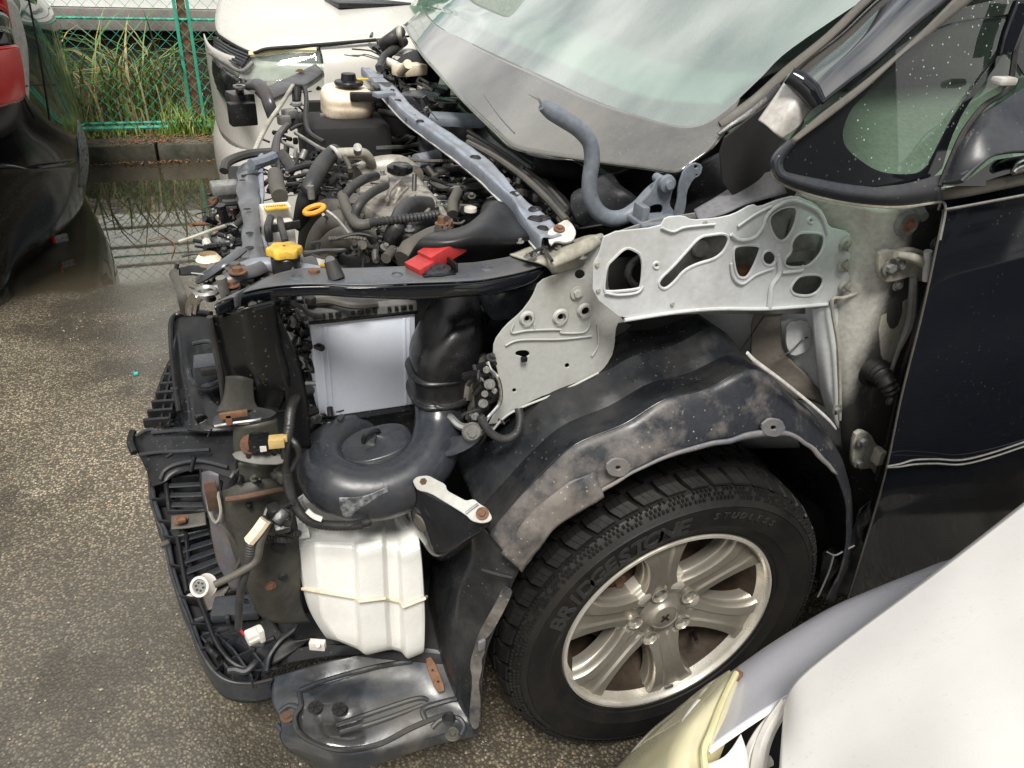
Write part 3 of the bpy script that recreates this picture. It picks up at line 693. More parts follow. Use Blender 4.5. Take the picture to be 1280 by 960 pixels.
# headlight
top = [(918, 841, .67), (930, 850, .672), (912, 885, .69), (898, 918, .70), (884, 945, .705), (888, 972, .71), (880, 1040, .72)]
mid = [(914, 840, .672), (905, 856, .688), (875, 890, .70), (852, 922, .70), (832, 960, .70), (820, 1000, .70), (800, 1060, .70)]
out = [(908, 840, .66), (880, 858, .65), (848, 884, .635), (815, 912, .62), (785, 945, .605), (755, 982, .59), (710, 1060, .57)]
under = [Q(a, b, z)+V(.0, .015, -.06) for a, b, z in out]
hl = sheet('headlight', [[Q(*q) for q in top], [Q(*q) for q in mid], [Q(*q) for q in out], under], M_['yellow_lens'], t, th=0, su=6, sv=6)
inn = [[Q(*q)+V(0, -.01, -.025) for q in top], [Q(*q)+V(0, -.01, -.035) for q in mid], [Q(*q)+V(.0, -.01, -.02) for q in out]]
sheet('lamp_housing', inn, M_['lamp_yellow'], hl, th=.002, su=5, sv=4)
MB().tube([Q(876, 880, .675), Q(862, 905, .678), Q(850, 940, .68), (Q(848, 975, .68))], [.006, .009, .011, .012], n=10).build('light_guide', M_['white_plastic'], hl)
for i in range(7):
    a = .25+i*.1
    p0 = Q(880-i*14, 898+i*14, .655); p1 = Q(850-i*14, 935+i*14, .64)
    MB().tube([p0, p0.lerp(p1, .5)+V(0, 0, .004), p1], .0035, n=6).build('reflector_rib', M_['lamp_reflector'], hl)
MB().tube([Q(a, b, z+.004) for a, b, z in ((920, 842, .68), (905, 872, .695), (889, 915, .707), (880, 940, .71), (884, 975, .715))], .0035, n=8).build('lens_seal', M_['lamp_yellow'], hl)
MB().box(Q(921, 845, .68), (.014, .009, .008), .5, bev=.002).build('mounting_clip', M_['rust_light'], hl)
sheet('lamp_edge', [[Q(872, 958, .695), Q(905, 946, .70), Q(926, 918, .712)], [Q(868, 1000, .69), Q(910, 985, .69), Q(936, 955, .70)], [Q(860, 1060, .69), Q(910, 1060, .69), Q(940, 1040, .69)]], M_['white_plastic'], hl, th=.003)
sheet('engine_bay_liner', [[Q(900, 900, .60), Q(1010, 850, .60), Q(1100, 780, .6)], [Q(900, 1000, .60), Q(1000, 960, .60), Q(1100, 900, .6)], [Q(900, 1100, .60), Q(1000, 1100, .60), Q(1100, 1100, .6)]], M_['dark_void'], t, th=.01)
for i, (a, b) in enumerate(((983, 878), (978, 886))):
    MB().tube([Q(a, b, .735-.012*i), Q(a-22-6*i, b+34, .715-.01*i), Q(a-34-8*i, b+70, .70-.01*i), Q(a-40-8*i, b+130, .69)], [.006, .007, .008, .008], n=8).build('bonnet_seal', M_['white_plastic'], t)
MB().tube([Q(925, 957, .69), Q(945, 957, .69), Q(962, 950, .69)], .006, n=8).build('bonnet_seal', M_['white_plastic'], t)
# ------------------------------------------------------------------ the stripped minivan
van = thing('minivan', (.3, .85, 0), 'dismantled black minivan with open engine bay, missing bonnet, wing and bumper', 'minivan')
HUB = V(.007, 0, .3175)
def part(mb, name, m, parent=None, **kw): return mb.build(name, M_[m], parent or van, **kw)
def Zp(*q): return [P(a, b, z=c) for a, b, c in q]

# --- front wheel
def wp(r, ang, d): return HUB+V(r*math.cos(ang), d, r*math.sin(ang))
mb = MB()
mb.lathe([(.2085, .010), (.2095, .000), (.2075, -.0045), (.203, -.005), (.2000, -.001), (.1985, .006), (.1965, .014), (.190, .032)], HUB, (0, 1, 0), 96)
wheel = part(mb, 'wheel', 'alloy_bright')
part(MB().lathe([(.1955, .018), (.186, .038), (.1755, .06), (.166, .09), (.160, .12)], HUB, (0, 1, 0), 96), 'rim_barrel', 'alloy_inner', wheel)
SP = [101, 42, -18, -78, -138, 162]
for a in SP:
    a = math.radians(a); rows = []
    for r, w, d in ((.030, .019, .030), (.052, .034, .029), (.072, .0330, .026), (.095, .0285, .021), (.125, .0280, .015), (.155, .0325, .010), (.178, .041, .008), (.1972, .054, .009)):
        row = []
        for k, dd in ((-1.16, .040), (-1.12, .020), (-1.06, .017), (-1.02, .006), (-.95, .001), (-.42, .0), (-.28, .0035), (0, .0038), (.28, .0035), (.42, .0), (.95, .001), (1.02, .006), (1.06, .017), (1.12, .020), (1.16, .040)):
            row.append(HUB+V(r*math.cos(a)-k*w*math.sin(a), d+dd, r*math.sin(a)+k*w*math.cos(a)))
        rows.append(row)
    vs, fs = grid(rows, 2, 4, hu=True)
    part(MB().add(vs, fs), 'spoke', 'alloy', wheel, ang=35)
# curved bowl walls between spokes
for i, a in enumerate(SP):
    mid = math.radians(a-30); mb = MB(); rows = []
    for r, d in ((.058, .028), (.070, .0265), (.077, .029), (.080, .038), (.087, .041), (.090, .064)):
        rows.append([HUB+V(rr*math.cos(mid+t), d+.02*abs(t)**2, rr*math.sin(mid+t)) for t, rr in ((-.62, r*1.18), (-.35, r*1.03), (0, r), (.35, r*1.03), (.62, r*1.18))])
    vs, fs = grid(rows, 4, 3)
    part(MB().add(vs, fs), 'spoke_web', 'alloy_bright', wheel, ang=60)
part(MB().lathe([(.0, .017), (.020, .0165), (.0235, .018), (.0255, .0165), (.028, .018), (.030, .023), (.037, .028), (.05, .0285)], HUB, (0, 1, 0), 40), 'centre_cap', 'alloy', wheel)
mb = MB(); mb.box(HUB+V(0, .0155, 0), (.020, .002, .0035), Matrix.Rotation(.7, 3, 'Y'), bev=.0006); mb.box(HUB+V(-.001, .0155, .001), (.0035, .002, .020), Matrix.Rotation(.7, 3, 'Y'), bev=.0006)
part(mb, 'cap_emblem', 'alloy_inner', wheel)
for a in (107, 35, -37, -109, 179):
    a = math.radians(a); c = wp(.0572, a, 0)
    part(MB().lathe([(.0165, .0225), (.015, .0215), (.0135, .024), (.0125, .05)], c, (0, 1, 0), 20), 'lug_recess', 'alloy', wheel)
    part(MB().cyl(c+V(0, .05, 0), c+V(0, .030, 0), .0105, .0100, n=6).cyl(c+V(0, .030, 0), c+V(0, .0265, 0), .0095, .005, n=12), 'lug_nut', 'zinc', wheel)
va = math.radians(-47)
part(MB().cyl(wp(.150, va, .05), wp(.118, va, .012), .0045, .0035, n=10), 'valve_stem', 'rubber', wheel)
part(MB().box(wp(.188, math.radians(-80), .0035), (.018, .004, .008), bev=.001), 'balance_weight', 'zinc', wheel)
# tyre
TP = [(.200, .012), (.206, .004), (.213, -.004), (.2165, -.0045), (.2185, -.0075), (.236, -.014), (.2375, -.0155), (.240, -.015), (.262, -.0185), (.278, -.0165), (.2795, -.018), (.282, -.0155), (.293, -.009), (.302, .001), (.3045, .012), (.3065, .03),
      (.307, .10), (.3065, .172), (.302, .199), (.27, .212), (.22, .205), (.20, .19)]
ty = part(MB().lathe(TP, HUB, (0, 1, 0), 128), 'tyre', 'tyre_side', wheel, ang=25)
mb = MB(); NB = 46
for k in range(NB):
    t0 = 2*PI*k/NB
    for (y0, y1, sk, r1) in ((.004, .040, .0, .3165), (.0445, .073, .25, .3178), (.0775, .106, .5, .3180), (.1105, .139, .25, .3178), (.1435, .184, 0, .316)):
        for s_ in range(3):
            a0 = t0+2*PI/NB*(s_*.262+.03); a1 = a0+2*PI/NB*.248
            vs = []
            for yy, da in ((y0, 0), ((y0+y1)/2, .014), (y1, .004)):
                r_ = r1-(.0062 if yy == y0 and y0 < .01 else 0); off = sk*2*PI/NB+(yy*.75 if y0 < .08 else (.2-yy)*.75)
                for aa in (a0, a1):
                    for rr in (.3065, r_):
                        g = aa+da+off; vs.append(HUB+V(rr*math.cos(g), yy, rr*math.sin(g)))
            fs = []
            for j in (0, 4): fs += [(j, j+1, j+5, j+4), (j+1, j+3, j+7, j+5), (j+3, j+2, j+6, j+7), (j+2, j, j+4, j+6)]
            fs += [(0, 2, 3, 1), (8, 9, 11, 10)]
            mb.add(vs, fs)
    for s_ in range(5):     # little blocks along the shoulder
        for j in range(3):
            g = t0+2*PI/NB*(s_*.185+.05+.09*(j % 2)); r_ = .2935+j*.0052; d_ = -.0102+j*.0050
            if (s_*3+j+k) % 7 == 0: continue
            mb.box(wp(r_, g, d_), (.0036, .0045, .0052), Matrix.Rotation(-g+PI/2, 3, 'Y'))
part(mb, 'tread', 'rubber', ty, kind='stuff', smooth=False)
def arc_text(s, a0, a1, r, size, name, ext=.0018, shear=.25, wide=1.15, fat=.012):
    n = len(s)
    for i, ch in enumerate(s):
        fc = bpy.data.curves.new(name, 'FONT'); fc.body = ch; fc.size = size; fc.extrude = ext; fc.shear = shear; fc.align_x = 'CENTER'; fc.offset = size*fat; fc.resolution_u = 3
        t = bpy.data.objects.new('tmp', fc); COL.objects.link(t)
        me = bpy.data.meshes.new_from_object(t.evaluated_get(bpy.context.evaluated_depsgraph_get())); bpy.data.objects.remove(t); me.materials.clear()
        a = math.radians(a0+(a1-a0)*i/(n-1))
        er = V(math.cos(a), 0, math.sin(a)); et = V(math.sin(a), 0, -math.cos(a))
        nn = V(0, -1, 0)
        Mx = Matrix((et*wide, er, nn)).transposed().to_4x4(); Mx.translation = HUB+er*r+V(0, -.0172, 0)
        me.transform(Mx); link(name, me, M_['tyre_letter'], ty, False)
arc_text('BRIDGESTONE', 158, 98, .240, .040, 'raised_letter', fat=.028, wide=1.2)
arc_text('STUDLESS', 84, 56, .256, .017, 'raised_letter', fat=.02)
# brake and hub behind the spokes
bk = part(MB().lathe([(.0, .075), (.06, .072), (.072, .076), (.078, .090), (.135, .092), (.136, .106), (.07, .114)], HUB, (0, 1, 0), 48), 'brake_disc', 'rust')
part(MB().lathe([(.0, .13), (.20, .13)], HUB, (0, 1, 0), 40), 'backing_plate', 'dark_void', bk)
mb = MB(); 
for a in (160, 150, 140, 128, 118): mb.box(wp(.118, math.radians(a), .085), (.034, .035, .045), Matrix.Rotation(-math.radians(a), 3, 'Y'), bev=.008)
mb.bolt(wp(.105, math.radians(140), .066), (0, -1, 0), .009, .01); mb.bolt(wp(.105, math.radians(155), .066), (0, -1, 0), .009, .01)
part(mb, 'brake_caliper', 'rust', bk)
part(MB().box(HUB+V(0, .2, .0), (.34, .04, .34), bev=.05), 'dust_shield', 'dark_void')
part(MB().tube([V(.0, .30, .32), V(.0, .42, .60), V(.0, .45, .9)], [.03, .045, .05], n=16), 'strut', 'rust')
part(MB().box((.0, .62, .34), (.14, .9, .05), bev=.01), 'lower_arm', 'rust')

# --- wheel arch liner
lip = [(652, 712), (690, 662), (725, 636), (757, 613), (800, 587), (870, 561), (915, 552), (950, 546), (985, 546), (1010, 560), (1040, 592), (1055, 640), (1050, 700), (1028, 748)]
rdg = [(612, 668), (646, 628), (682, 590), (722, 556), (783, 530), (832, 501), (886, 486), (943, 463), (990, 497), (1025, 530), (1054, 582), (1064, 640), (1060, 700), (1042, 750)]
A = [P(a, b, y=-.012) for a, b in lip]; B = [P(a, b, y=.028) for a, b in rdg]
C_ = [p+V(0, .055, -.004 if i < 8 else 0) for i, p in enumerate(B)]
D = [p+V(-.005, .10, .022 if i < 8 else 0) for i, p in enumerate(B)]
E = [p+V(-.008, .17, .020 if i < 8 else -.01) for i, p in enumerate(B)]
G = [p+V(-.01, .32, -.03) for p in B]
A2 = [a.lerp(b, .12)+V(0, -.004, 0) for a, b in zip(A, B)]
C1 = [p+V(0, .012, .002) for p in B]
lin_ = sheet('wheel_arch_liner', [B, C1, C_, D, E, G], M_['liner'], van, th=.003, su=6, sv=4, bump=.0018, bs=12, hv=True, ang=24)
C3 = [[a.lerp(b, k)+V(0, d, 0) for a, b in zip(A, B)] for k, d in ((.1, -.004), (.35, -.007), (.7, -.006), (.93, -.004), (1.0, .001))]
sheet('liner_face', C3, M_['liner_dusty'], lin_, th=.003, su=6, sv=4, bump=.0022, bs=16, ang=50)
Al = [P(a, b, y=-.018) for a, b in lip[:11]]
sheet('liner_lip', [Al, [a.lerp(b, .17)+V(0, -.012, 0) for a, b in zip(A, B)][:11]], M_['liner_lip'], lin_, th=.004, su=6, sv=2, bump=.003, bs=26)
low = [(652, 716), (688, 668), (722, 642), (752, 622)]
wid = [(628, 690), (664, 640), (705, 606), (745, 590)]
sheet('liner_flap', [[P(a, b, y=-.022) for a, b in low], [P((a+c)/2, (b+d)/2, y=-.016) for (a, b), (c, d) in zip(low, wid)], [P(a, b, y=-.004) for a, b in wid]], M_['liner_dusty'], lin_, th=.003, su=6, sv=4, bump=.005, bs=20)
def tab(x, y, r=14, d=-.02):
    pts = [(x+r*1.05*math.cos(t), y+r*.8*math.sin(t)) for t in [i*PI/3+.2 for i in range(6)]]
    o = plate('mounting_tab', pts, ('y', d), .004, M_['liner_lip'], lin_, holes=[circ(x, y, 4.2, 12, 3.6)], bev=.001)
tab(773, 585, 15); tab(967, 535, 15)
part(MB().tube([P(a, b, y=-.006) for a, b in ((934, 441), (945, 452), (975, 474), (1010, 502), (1035, 524), (1045, 536))], [.003, .0035, .003, .003, .003, .002], n=8, flat=.6), 'liner_bead', 'bare_white', lin_)
# embossed moulding marks
mb = MB()
for i in range(26):
    u = i/25; c = P(812+70*u, 491-27*u+3*math.sin(i), y=.105); c2 = c+V(0, .012, 0)
    for cc in (c, c2):
        if random.random() < .85: mb.box(cc+V(random.uniform(-.002, .002), 0, .030), (.0026, .0050, .004), random.uniform(-1, 1))
part(mb, 'moulding_mark', 'liner_lip', lin_)
fl = [[(552, 655, .20), (578, 664, .09), (606, 664, .04), (652, 712, -.008)], [(542, 690, .20), (572, 700, .09), (606, 692, .035), (640, 738, -.012)], [(535, 740, .20), (560, 762, .08), (592, 764, .03), (618, 782, -.012)], [(545, 800, .18), (562, 822, .06), (584, 826, .02), (606, 832, -.012)],
      [(556, 860, .15), (568, 872, .05), (584, 876, .015), (602, 880, -.012)], [(572, 898, .1), (580, 908, .04), (590, 916, .01), (600, 914, -.01)]]
fl_ = sheet('front_liner', [Y(*r) for r in fl], M_['liner'], van, th=.003, su=7, sv=7, bump=.007, bs=11, ang=70)
Z5 = Z(520, 700, 4)
plate('liner_edge', Z5([(440, 130), (480, 155), (470, 190), (430, 270), (380, 360), (335, 410), (345, 460), (325, 500), (330, 540), (310, 620), (322, 700), (315, 830), (290, 850), (265, 800), (285, 600), (270, 520), (305, 400), (330, 340), (400, 220)]), (P(605, 800, y=-.014), (-.35, -.9, .1)), .003, M_['liner_dusty'], fl_)
part(MB().box(P(602, 806, y=-.02), (.012, .006, .02), .3, bev=.002), 'liner_clip', 'liner_lip', fl_)
part(MB().tube([P(602, 712, y=-.0), P(622, 718, y=-.012), P(640, 722, y=-.02)], [.003, .004, .003], n=6), 'liner_gap', 'dark_void', fl_)

# --- apron panel with cut-outs
Z3 = Z(720, 200, 3.5556)
out = Z3([(130, 325), (375, 300), (400, 255), (480, 250), (515, 270), (620, 262), (700, 245), (785, 198), (815, 212), (900, 178), (975, 160), (1060, 195), (1100, 235), (1120, 300), (1215, 322), (1222, 360), (1195, 375), (1195, 405), (1222, 420), (1215, 450), (1180, 462), (1180, 490), (1215, 505), (1215, 545), (1185, 560), (1180, 590), (1130, 625), (1120, 645), (850, 665), (640, 665), (450, 680), (215, 715), (75, 600), (80, 460), (105, 420)])
hol = [[(215, 392), (245, 392), (300, 425), (292, 560), (275, 575), (130, 588), (122, 570), (135, 470), (165, 440)],
       circ(357, 468, 13), [(550, 340), (600, 332), (660, 325), (682, 345), (672, 380), (650, 415), (610, 442), (540, 460), (480, 490), (440, 540), (395, 577), (366, 560), (370, 530), (430, 475), (500, 395)],
       [(715, 378), (815, 378), (822, 400), (770, 515), (740, 528), (710, 512), (695, 405)], circ(858, 435, 31, ry=34),
       [(950, 203), (988, 212), (975, 285), (945, 345), (905, 368), (868, 320), (853, 258), (890, 222)],
       [(1005, 320), (1100, 325), (1106, 365), (1090, 415), (1045, 465), (1010, 478), (928, 478), (926, 440), (958, 410), (955, 370), (978, 335)],
       [(1000, 510), (1090, 508), (1104, 545), (1060, 603), (975, 603), (950, 575), (968, 540)], circ(1043, 268, 12)]
ap = plate('apron_panel', out, ('y', .08), .003, M_['apron_metal'], van, holes=[Z3(h) for h in hol], rnd=1, flange=.0022)
def bead(pts, r=.0028, y=.0775, m='apron_metal', parent=None, name='pressed_bead'):
    return part(MB().tube([P(a, b, y=y) for a, b in pts], r, n=8), name, m, parent or ap)
bead(Z3([(690, 330), (730, 355), (790, 345), (830, 300), (845, 255), (880, 215), (960, 180), (1060, 215), (1100, 260), (1120, 320)]))
bead(Z3([(380, 300), (430, 318), (480, 300), (560, 290), (620, 285)]), .0018)
bead(Z3([(720, 295), (800, 240), (870, 205)]), .002)
bead(Z3([(900, 420), (905, 500), (870, 560), (860, 655)]), .004)
bead(Z3([(690, 460), (700, 520), (740, 550), (800, 510), (880, 480)]), .0022)
bead(Z3([(130, 590), (190, 600), (270, 590), (300, 560)]), .002)
bead(Z3([(215, 712), (450, 676), (640, 661), (850, 661), (1120, 641)]), .003)
bead(Z3([(915, 500), (1000, 490), (1010, 470)]), .003)
for a, b in ((1205, 375), (1195, 475), (1200, 565)): part(MB().lathe([(.0, -.002), (.006, -.002), (.009, .0), (.011, .003)], P(*Z3([(a, b)])[0], y=.074), (0, 1, 0), 16), 'weld_nut', 'apron_dusty', ap)
for a, b in ((430, 640), (95, 465), (100, 580), (575, 280)): part(MB().lathe([(.0, -.001), (.003, -.001), (.0035, .001)], P(*Z3([(a, b)])[0], y=.078), (0, 1, 0), 10), 'spot_weld', 'apron_dusty', ap)
# inner sheet behind the cut-outs
inn = plate('apron_inner', [(752, 285), (1075, 235), (1090, 400), (1045, 392), (960, 392), (850, 392), (778, 400), (742, 350)], ('y', .135), .003, M_['inner_panel'], van, holes=[circ(872, 313, 5), [(762, 315), (790, 306), (804, 320), (804, 362), (780, 372), (758, 368)]])
part(MB().lathe([(.0, .0), (.012, .0), (.014, .004)], P(877, 312, y=.128), (0, 1, 0), 18), 'pressed_ring', 'inner_panel', inn)
part(MB().tube([P(a, b, y=.16) for a, b in ((800, 322), (788, 332), (785, 345), (792, 356), (804, 360))], .006, n=8), 'hose', 'hose', inn)
part(MB().box(P(995, 318, y=.115), (.055, .02, .018), bev=.003).box(P(1005, 292, y=.12), (.05, .02, .06), bev=.004), 'inner_bracket', 'inner_panel', inn)
part(MB().box(P(930, 342, y=.12), (.03, .02, .02), bev=.003), 'foam_block', 'rust_light', inn)
# front lower tower panel
tw = plate('strut_apron', [(674, 352), (700, 342), (722, 318), (745, 296), (752, 300), (756, 330), (746, 368), (782, 402), (770, 404), (767, 440), (757, 458), (744, 470), (700, 487), (672, 497), (640, 515), (612, 543), (607, 540), (618, 518), (626, 495), (624, 468), (617, 447), (618, 427), (632, 408), (652, 391), (666, 372)], ('y', .135), .003, M_['tower_metal'], van,
           holes=[circ(725, 343, 7, ry=6.5), circ(701, 396, 4, ry=4.5), circ(731, 388, 6, ry=6), circ(659, 398, 3.5, ry=4.2), [(645, 438), (660, 437), (664, 444), (656, 448), (650, 446), (643, 444)], circ(709, 457, 3.4), circ(643, 488, 3)])
for a, b, r in ((701, 396, .013), (659, 398, .012), (731, 388, .012)): part(MB().lathe([(r*.55, -.003), (r*.8, -.003), (r, .001)], P(a, b, y=.132), (0, 1, 0), 20), 'pressed_ring', 'tower_metal', tw)
for pts in (((642, 405), (640, 416), (660, 413), (700, 412), (702, 416), (730, 415), (738, 404)), ((668, 405), (668, 413)), ((747, 405), (748, 430), (740, 445)), ((632, 432), (650, 425), (700, 424), (740, 420))): bead(pts, .0016, .133, 'tower_metal', parent=tw)
part(MB().bolt(P(721, 366, y=.133), (0, -1, 0), .006, .004), 'hex_nut', 'tower_metal', tw)
part(MB().box(P(655, 449, y=.128), (.010, .006, .008), bev=.002), 'trim_clip', 'plastic_black', tw)
part(MB().tube([P(a, b, y=.13) for a, b in ((612, 543), (630, 522), (655, 508), (700, 490), (748, 466))], .0018, n=8), 'flange', 'tower_metal', tw)
part(MB().add([P(612, 545, y=.16), P(770, 400, y=.16), P(860, 430, y=.40), P(650, 540, y=.42)], [(0, 1, 2, 3)]), 'tower_side', 'inner_panel', tw)
# upper rail from front corner to the tower
top = [(268, 381), (305, 366), (350, 357.5), (400, 355.5), (450, 357), (524, 354), (580, 352), (610, 349), (654, 340), (690, 329)]
bot = [(272, 395), (302, 382), (342, 371.5), (400, 368.5), (440, 371), (480, 374), (524, 374), (590, 369), (642, 363), (688, 342)]
bot = [(272, 395), (304, 381.5), (346, 371), (400, 368.5), (450, 372), (524, 374), (580, 370), (612, 367), (652, 358), (690, 341)]
far = [(292, 372), (330, 350), (372, 338), (405, 337), (445, 337), (524, 334), (575, 331), (600, 329), (640, 322), (676, 313)]
T = [P(a, b, z=.965) for a, b in top]; Bt = [P(a, b, y=p.y+.002) for (a, b), p in zip(bot, T)]; Fr = [P(a, b, z=.967) for a, b in far]
rail = sheet('upper_rail', [[p+V(0, .03, 0) for p in Bt], Bt, [t_.lerp(b_, .5)+V(0, -.003, 0) for t_, b_ in zip(T, Bt)], [t_+V(0, -.001, -.002) for t_ in T]], M_['black_paint'], van, th=.002, su=6, sv=3, ang=60)
sheet('rail_top', [[t_+V(0, -.0022, .0012) for t_ in T], [t_.lerp(f, .12)+V(0, 0, .0022) for t_, f in zip(T, Fr)], [t_.lerp(f, .9)+V(0, 0, .001) for t_, f in zip(T, Fr)], Fr, [f+V(0, .004, -.018) for f in Fr]], M_['bar_top'], rail, th=.002, su=6, sv=3, ang=50)
for a, b in ((371, 347), (496, 344), (608, 336), (692, 318)):
    c = P(a, b, z=.968); part(MB().lathe([(.0, .0005), (.0055, .0005), (.0055, .001)], c, (0, 0, 1), 16), 'hole', 'dark_void', rail); part(MB().lathe([(.0058, .0), (.0066, .0022), (.010, .0)], c, (0, 0, 1), 18), 'hole_collar', 'bar_top', rail)
part(MB().bolt(P(393, 342, z=.967), (0, 0, 1), .008, .004), 'rail_bolt', 'rust_light', rail)
part(MB().cyl(P(421, 348, z=.968), P(413, 326, z=.99), .011, .0085, n=24).cyl(P(413, 326, z=.99), P(412.7, 325, z=.992), .007, .006, n=18), 'rubber_stop', 'hose', rail)
c = P(546, 340, z=.968)
part(MB().lathe([(.0, .006), (.010, .006), (.011, .003), (.019, .002), (.020, -.001)], c+V(0, 0, .004), (0, 0, 1), 28), 'latch_cup', 'plastic_grey', rail)
part(MB().box(c, (.045, .034, .006), bev=.002), 'bracket', 'plastic_black', rail)
part(MB().box(c+V(.022, .004, .006), (.004, .030, .016), .2, bev=.001), 'bracket_lip', 'plastic_black', rail)
# second inner rail towards the grille corner
part(MB().tube(Zp((285, 346, .955), (305, 335, .96), (330, 330, .963), (360, 334, .96), (400, 341, .955)), .010, n=12, flat=.7), 'inner_rail', 'grey_blue_metal')
# junction by the tower
jn = sheet('rail_junction', [Zp((640, 318, .972), (680, 306, .975), (718, 300, .985), (752, 292, .995)), Zp((672, 330, .975), (700, 318, .985), (730, 308, .995), (752, 300, .985)), Zp((690, 344, .955), (712, 338, .962), (735, 325, .97), (750, 310, .975))], M_['apron_dusty'], van, th=.003, bump=.005, bs=30, su=6, sv=6)
part(MB().tube(Zp((690, 330, .985), (712, 318, .992), (735, 306, 1.0), (753, 296, 1.0)), [.005, .009, .010, .006], n=12, flat=.6), 'seam_flange', 'apron_dusty', jn)
plate('rusty_plate', [(684, 290), (696, 281), (708, 274), (715, 280), (720, 290), (716, 300), (706, 302), (694, 300), (688, 306)], (P(702, 290, z=1.005), (-.1, -.3, .9)), .004, M_['bare_white'], jn, holes=[circ(699, 286, 2.4)])
part(MB().bolt(P(699, 286, z=1.008), (0, -.3, .9), .005, .003), 'rusty_bolt', 'rust_light', jn)
for pts in (((675, 300), (683, 316), (690, 326)), ((712, 300), (722, 312), (722, 318)), ((662, 318), (673, 312), (684, 309))): part(MB().tube(Zp(*[(a, b, .99) for a, b in pts]), .0025, n=6), 'wire', 'tape_black', jn)
mb = MB()
for _ in range(10): mb.bolt(P(random.uniform(640, 745), random.uniform(302, 325), z=.985), (0, 0, 1), .004, .004)
part(mb, 'rivet', 'zinc', jn)

# --- cross bar in front of the cowl
Lf = [(452, 86), (477, 112), (505, 141), (552, 175), (593, 206), (622, 233), (640, 250), (656, 276), (676, 300)]
Rt = [(464, 86), (498, 112), (520, 137), (568, 169), (615, 203), (637, 229), (655, 250), (682, 268), (706, 296)]
Lp = [P(a, b, z=1.0) for a, b in Lf]; Rp = [P(a, b, z=1.0) for a, b in Rt]
xb = sheet('cowl_cross_bar', [[p+V(0, 0, -.022) for p in Lp], Lp, [a.lerp(b, .15)+V(0, 0, .003) for a, b in zip(Lp, Rp)], [a.lerp(b, .5)+V(0, 0, .001) for a, b in zip(Lp, Rp)], [a.lerp(b, .85)+V(0, 0, .003) for a, b in zip(Lp, Rp)], [p+V(0, 0, -.006) for p in Rp]], M_['grey_blue_metal'], van, th=.002, su=6, sv=3, bump=.002, bs=20, ang=50)
for a, b, r in ((497, 126, .006), (525, 152, .006), (594, 197, .007), (645, 243, .008), (669, 262, .007), (669, 274, .008), (680, 273, .007), (678, 286, .006)):
    c = P(a, b, z=1.003); part(MB().lathe([(.0, .0012), (r, .0012), (r, .001)], c, (0, 0, 1), 12).lathe([(r*1.02, .001), (r*1.2, .003), (r*1.6, .0)], c, (0, 0, 1), 14), 'hole', 'dark_void', xb)
part(MB().tube([p+V(0, 0, -.020) for p in Lp], .0025, n=6), 'bar_edge', 'bare_white', xb)
part(MB().box(P(480, 118, z=1.005), (.05, .03, .012), .3, bev=.003), 'bracket', 'grey_blue_metal', xb)
part(MB().box(P(470, 97, z=1.0), (.04, .05, .012), -.2, bev=.003), 'bracket', 'grey_blue_metal', xb)
# --- windscreen
WA, WN = V(.0, .2, 1.07), V(-math.sin(math.radians(32)), 0, math.cos(math.radians(32))); WN = (WN+V(0, -.02, 0)).normalized()
def ws(a, b, d=0):
    p = PP(a, b, WA, WN)
    for _ in range(3):
        k = (p.y-.95)/.75; p = PP(a, b, WA+WN*(.05*(1-k*k)+d), WN)
    return p
edge = [(505, 31), (523, 62), (548, 92), (578, 125), (618, 164), (641, 184), (675, 192), (710, 197), (760, 204), (808, 210), (844, 215), (864, 203), (888, 185), (908, 160)]
frit = [(528, 10), (545, 30), (578, 48), (611, 64), (650, 82), (690, 100), (725, 117), (759, 131), (790, 141), (820, 151), (848, 157), (872, 156), (895, 146), (925, 122)]
e2 = [(519, -22), (560, -10), (600, 0), (640, 12), (680, 25), (720, 36), (760, 45), (800, 52), (840, 58), (880, 62), (915, 65), (940, 66), (965, 66), (990, 60)]
e3 = [(540, -75), (590, -75), (640, -75), (690, -75), (740, -72), (790, -68), (840, -62), (880, -55), (920, -48), (960, -42), (1000, -35), (1030, -28), (1060, -20), (1100, -14)]
wsf = sheet('windscreen_frit', [[ws(*q) for q in edge], [ws((a[0]+b[0])/2, (a[1]+b[1])/2) for a, b in zip(edge, frit)], [ws(*q) for q in frit]], M_['frit'], van, th=.004, su=5, sv=5, off=-1)
sheet('windscreen', [[ws(*q) for q in frit], [ws(a[0]*.6+b[0]*.4, a[1]*.6+b[1]*.4) for a, b in zip(frit, e2)], [ws(*q) for q in e2], [ws(*q) for q in e3]], M_['windshield_glass'], van, th=0, su=5, sv=5)
part(MB().tube([ws(*q, -.003) for q in edge], .0032, n=6, sub=4), 'glass_edge', 'glass_rim', wsf)
part(MB().tube([ws(605, 118, .001), ws(625, 146, .001), ws(643, 166, .001)], .0012, n=5), 'water_trail', 'liner_lip', wsf)
# dashboard and seats seen through the glass
ds = sheet('dashboard', [[ws(a, b, -.05) for a, b in ((560, 20), (680, 70), (800, 120), (900, 130))], [ws(a, b, -.16) for a, b in ((600, -10), (700, 40), (820, 90), (940, 100))], [ws(a, b, -.42) for a, b in ((640, -30), (740, 20), (860, 70), (1000, 80))], [ws(a, b, -.8) for a, b in ((640, -20), (740, 30), (860, 90), (1000, 100))]], M_['dash'], van, th=.01, su=6, sv=6)
part(MB().box((1.25, .55, .95), (.5, .5, .9), bev=.08).box((1.55, .55, 1.5), (.16, .28, .22), bev=.05), 'seat', 'dash')
part(MB().box((1.25, 1.2, .95), (.5, .5, .9), bev=.08).box((1.55, 1.2, 1.5), (.16, .28, .22), bev=.05), 'seat', 'dash')
part(MB().lathe([(.17, -.012), (.182, 0), (.17, .012), (.158, 0), (.17, -.012)], (.72, 1.2, 1.12), (-.8, 0, .55), 36), 'steering_wheel', 'interior_dark')
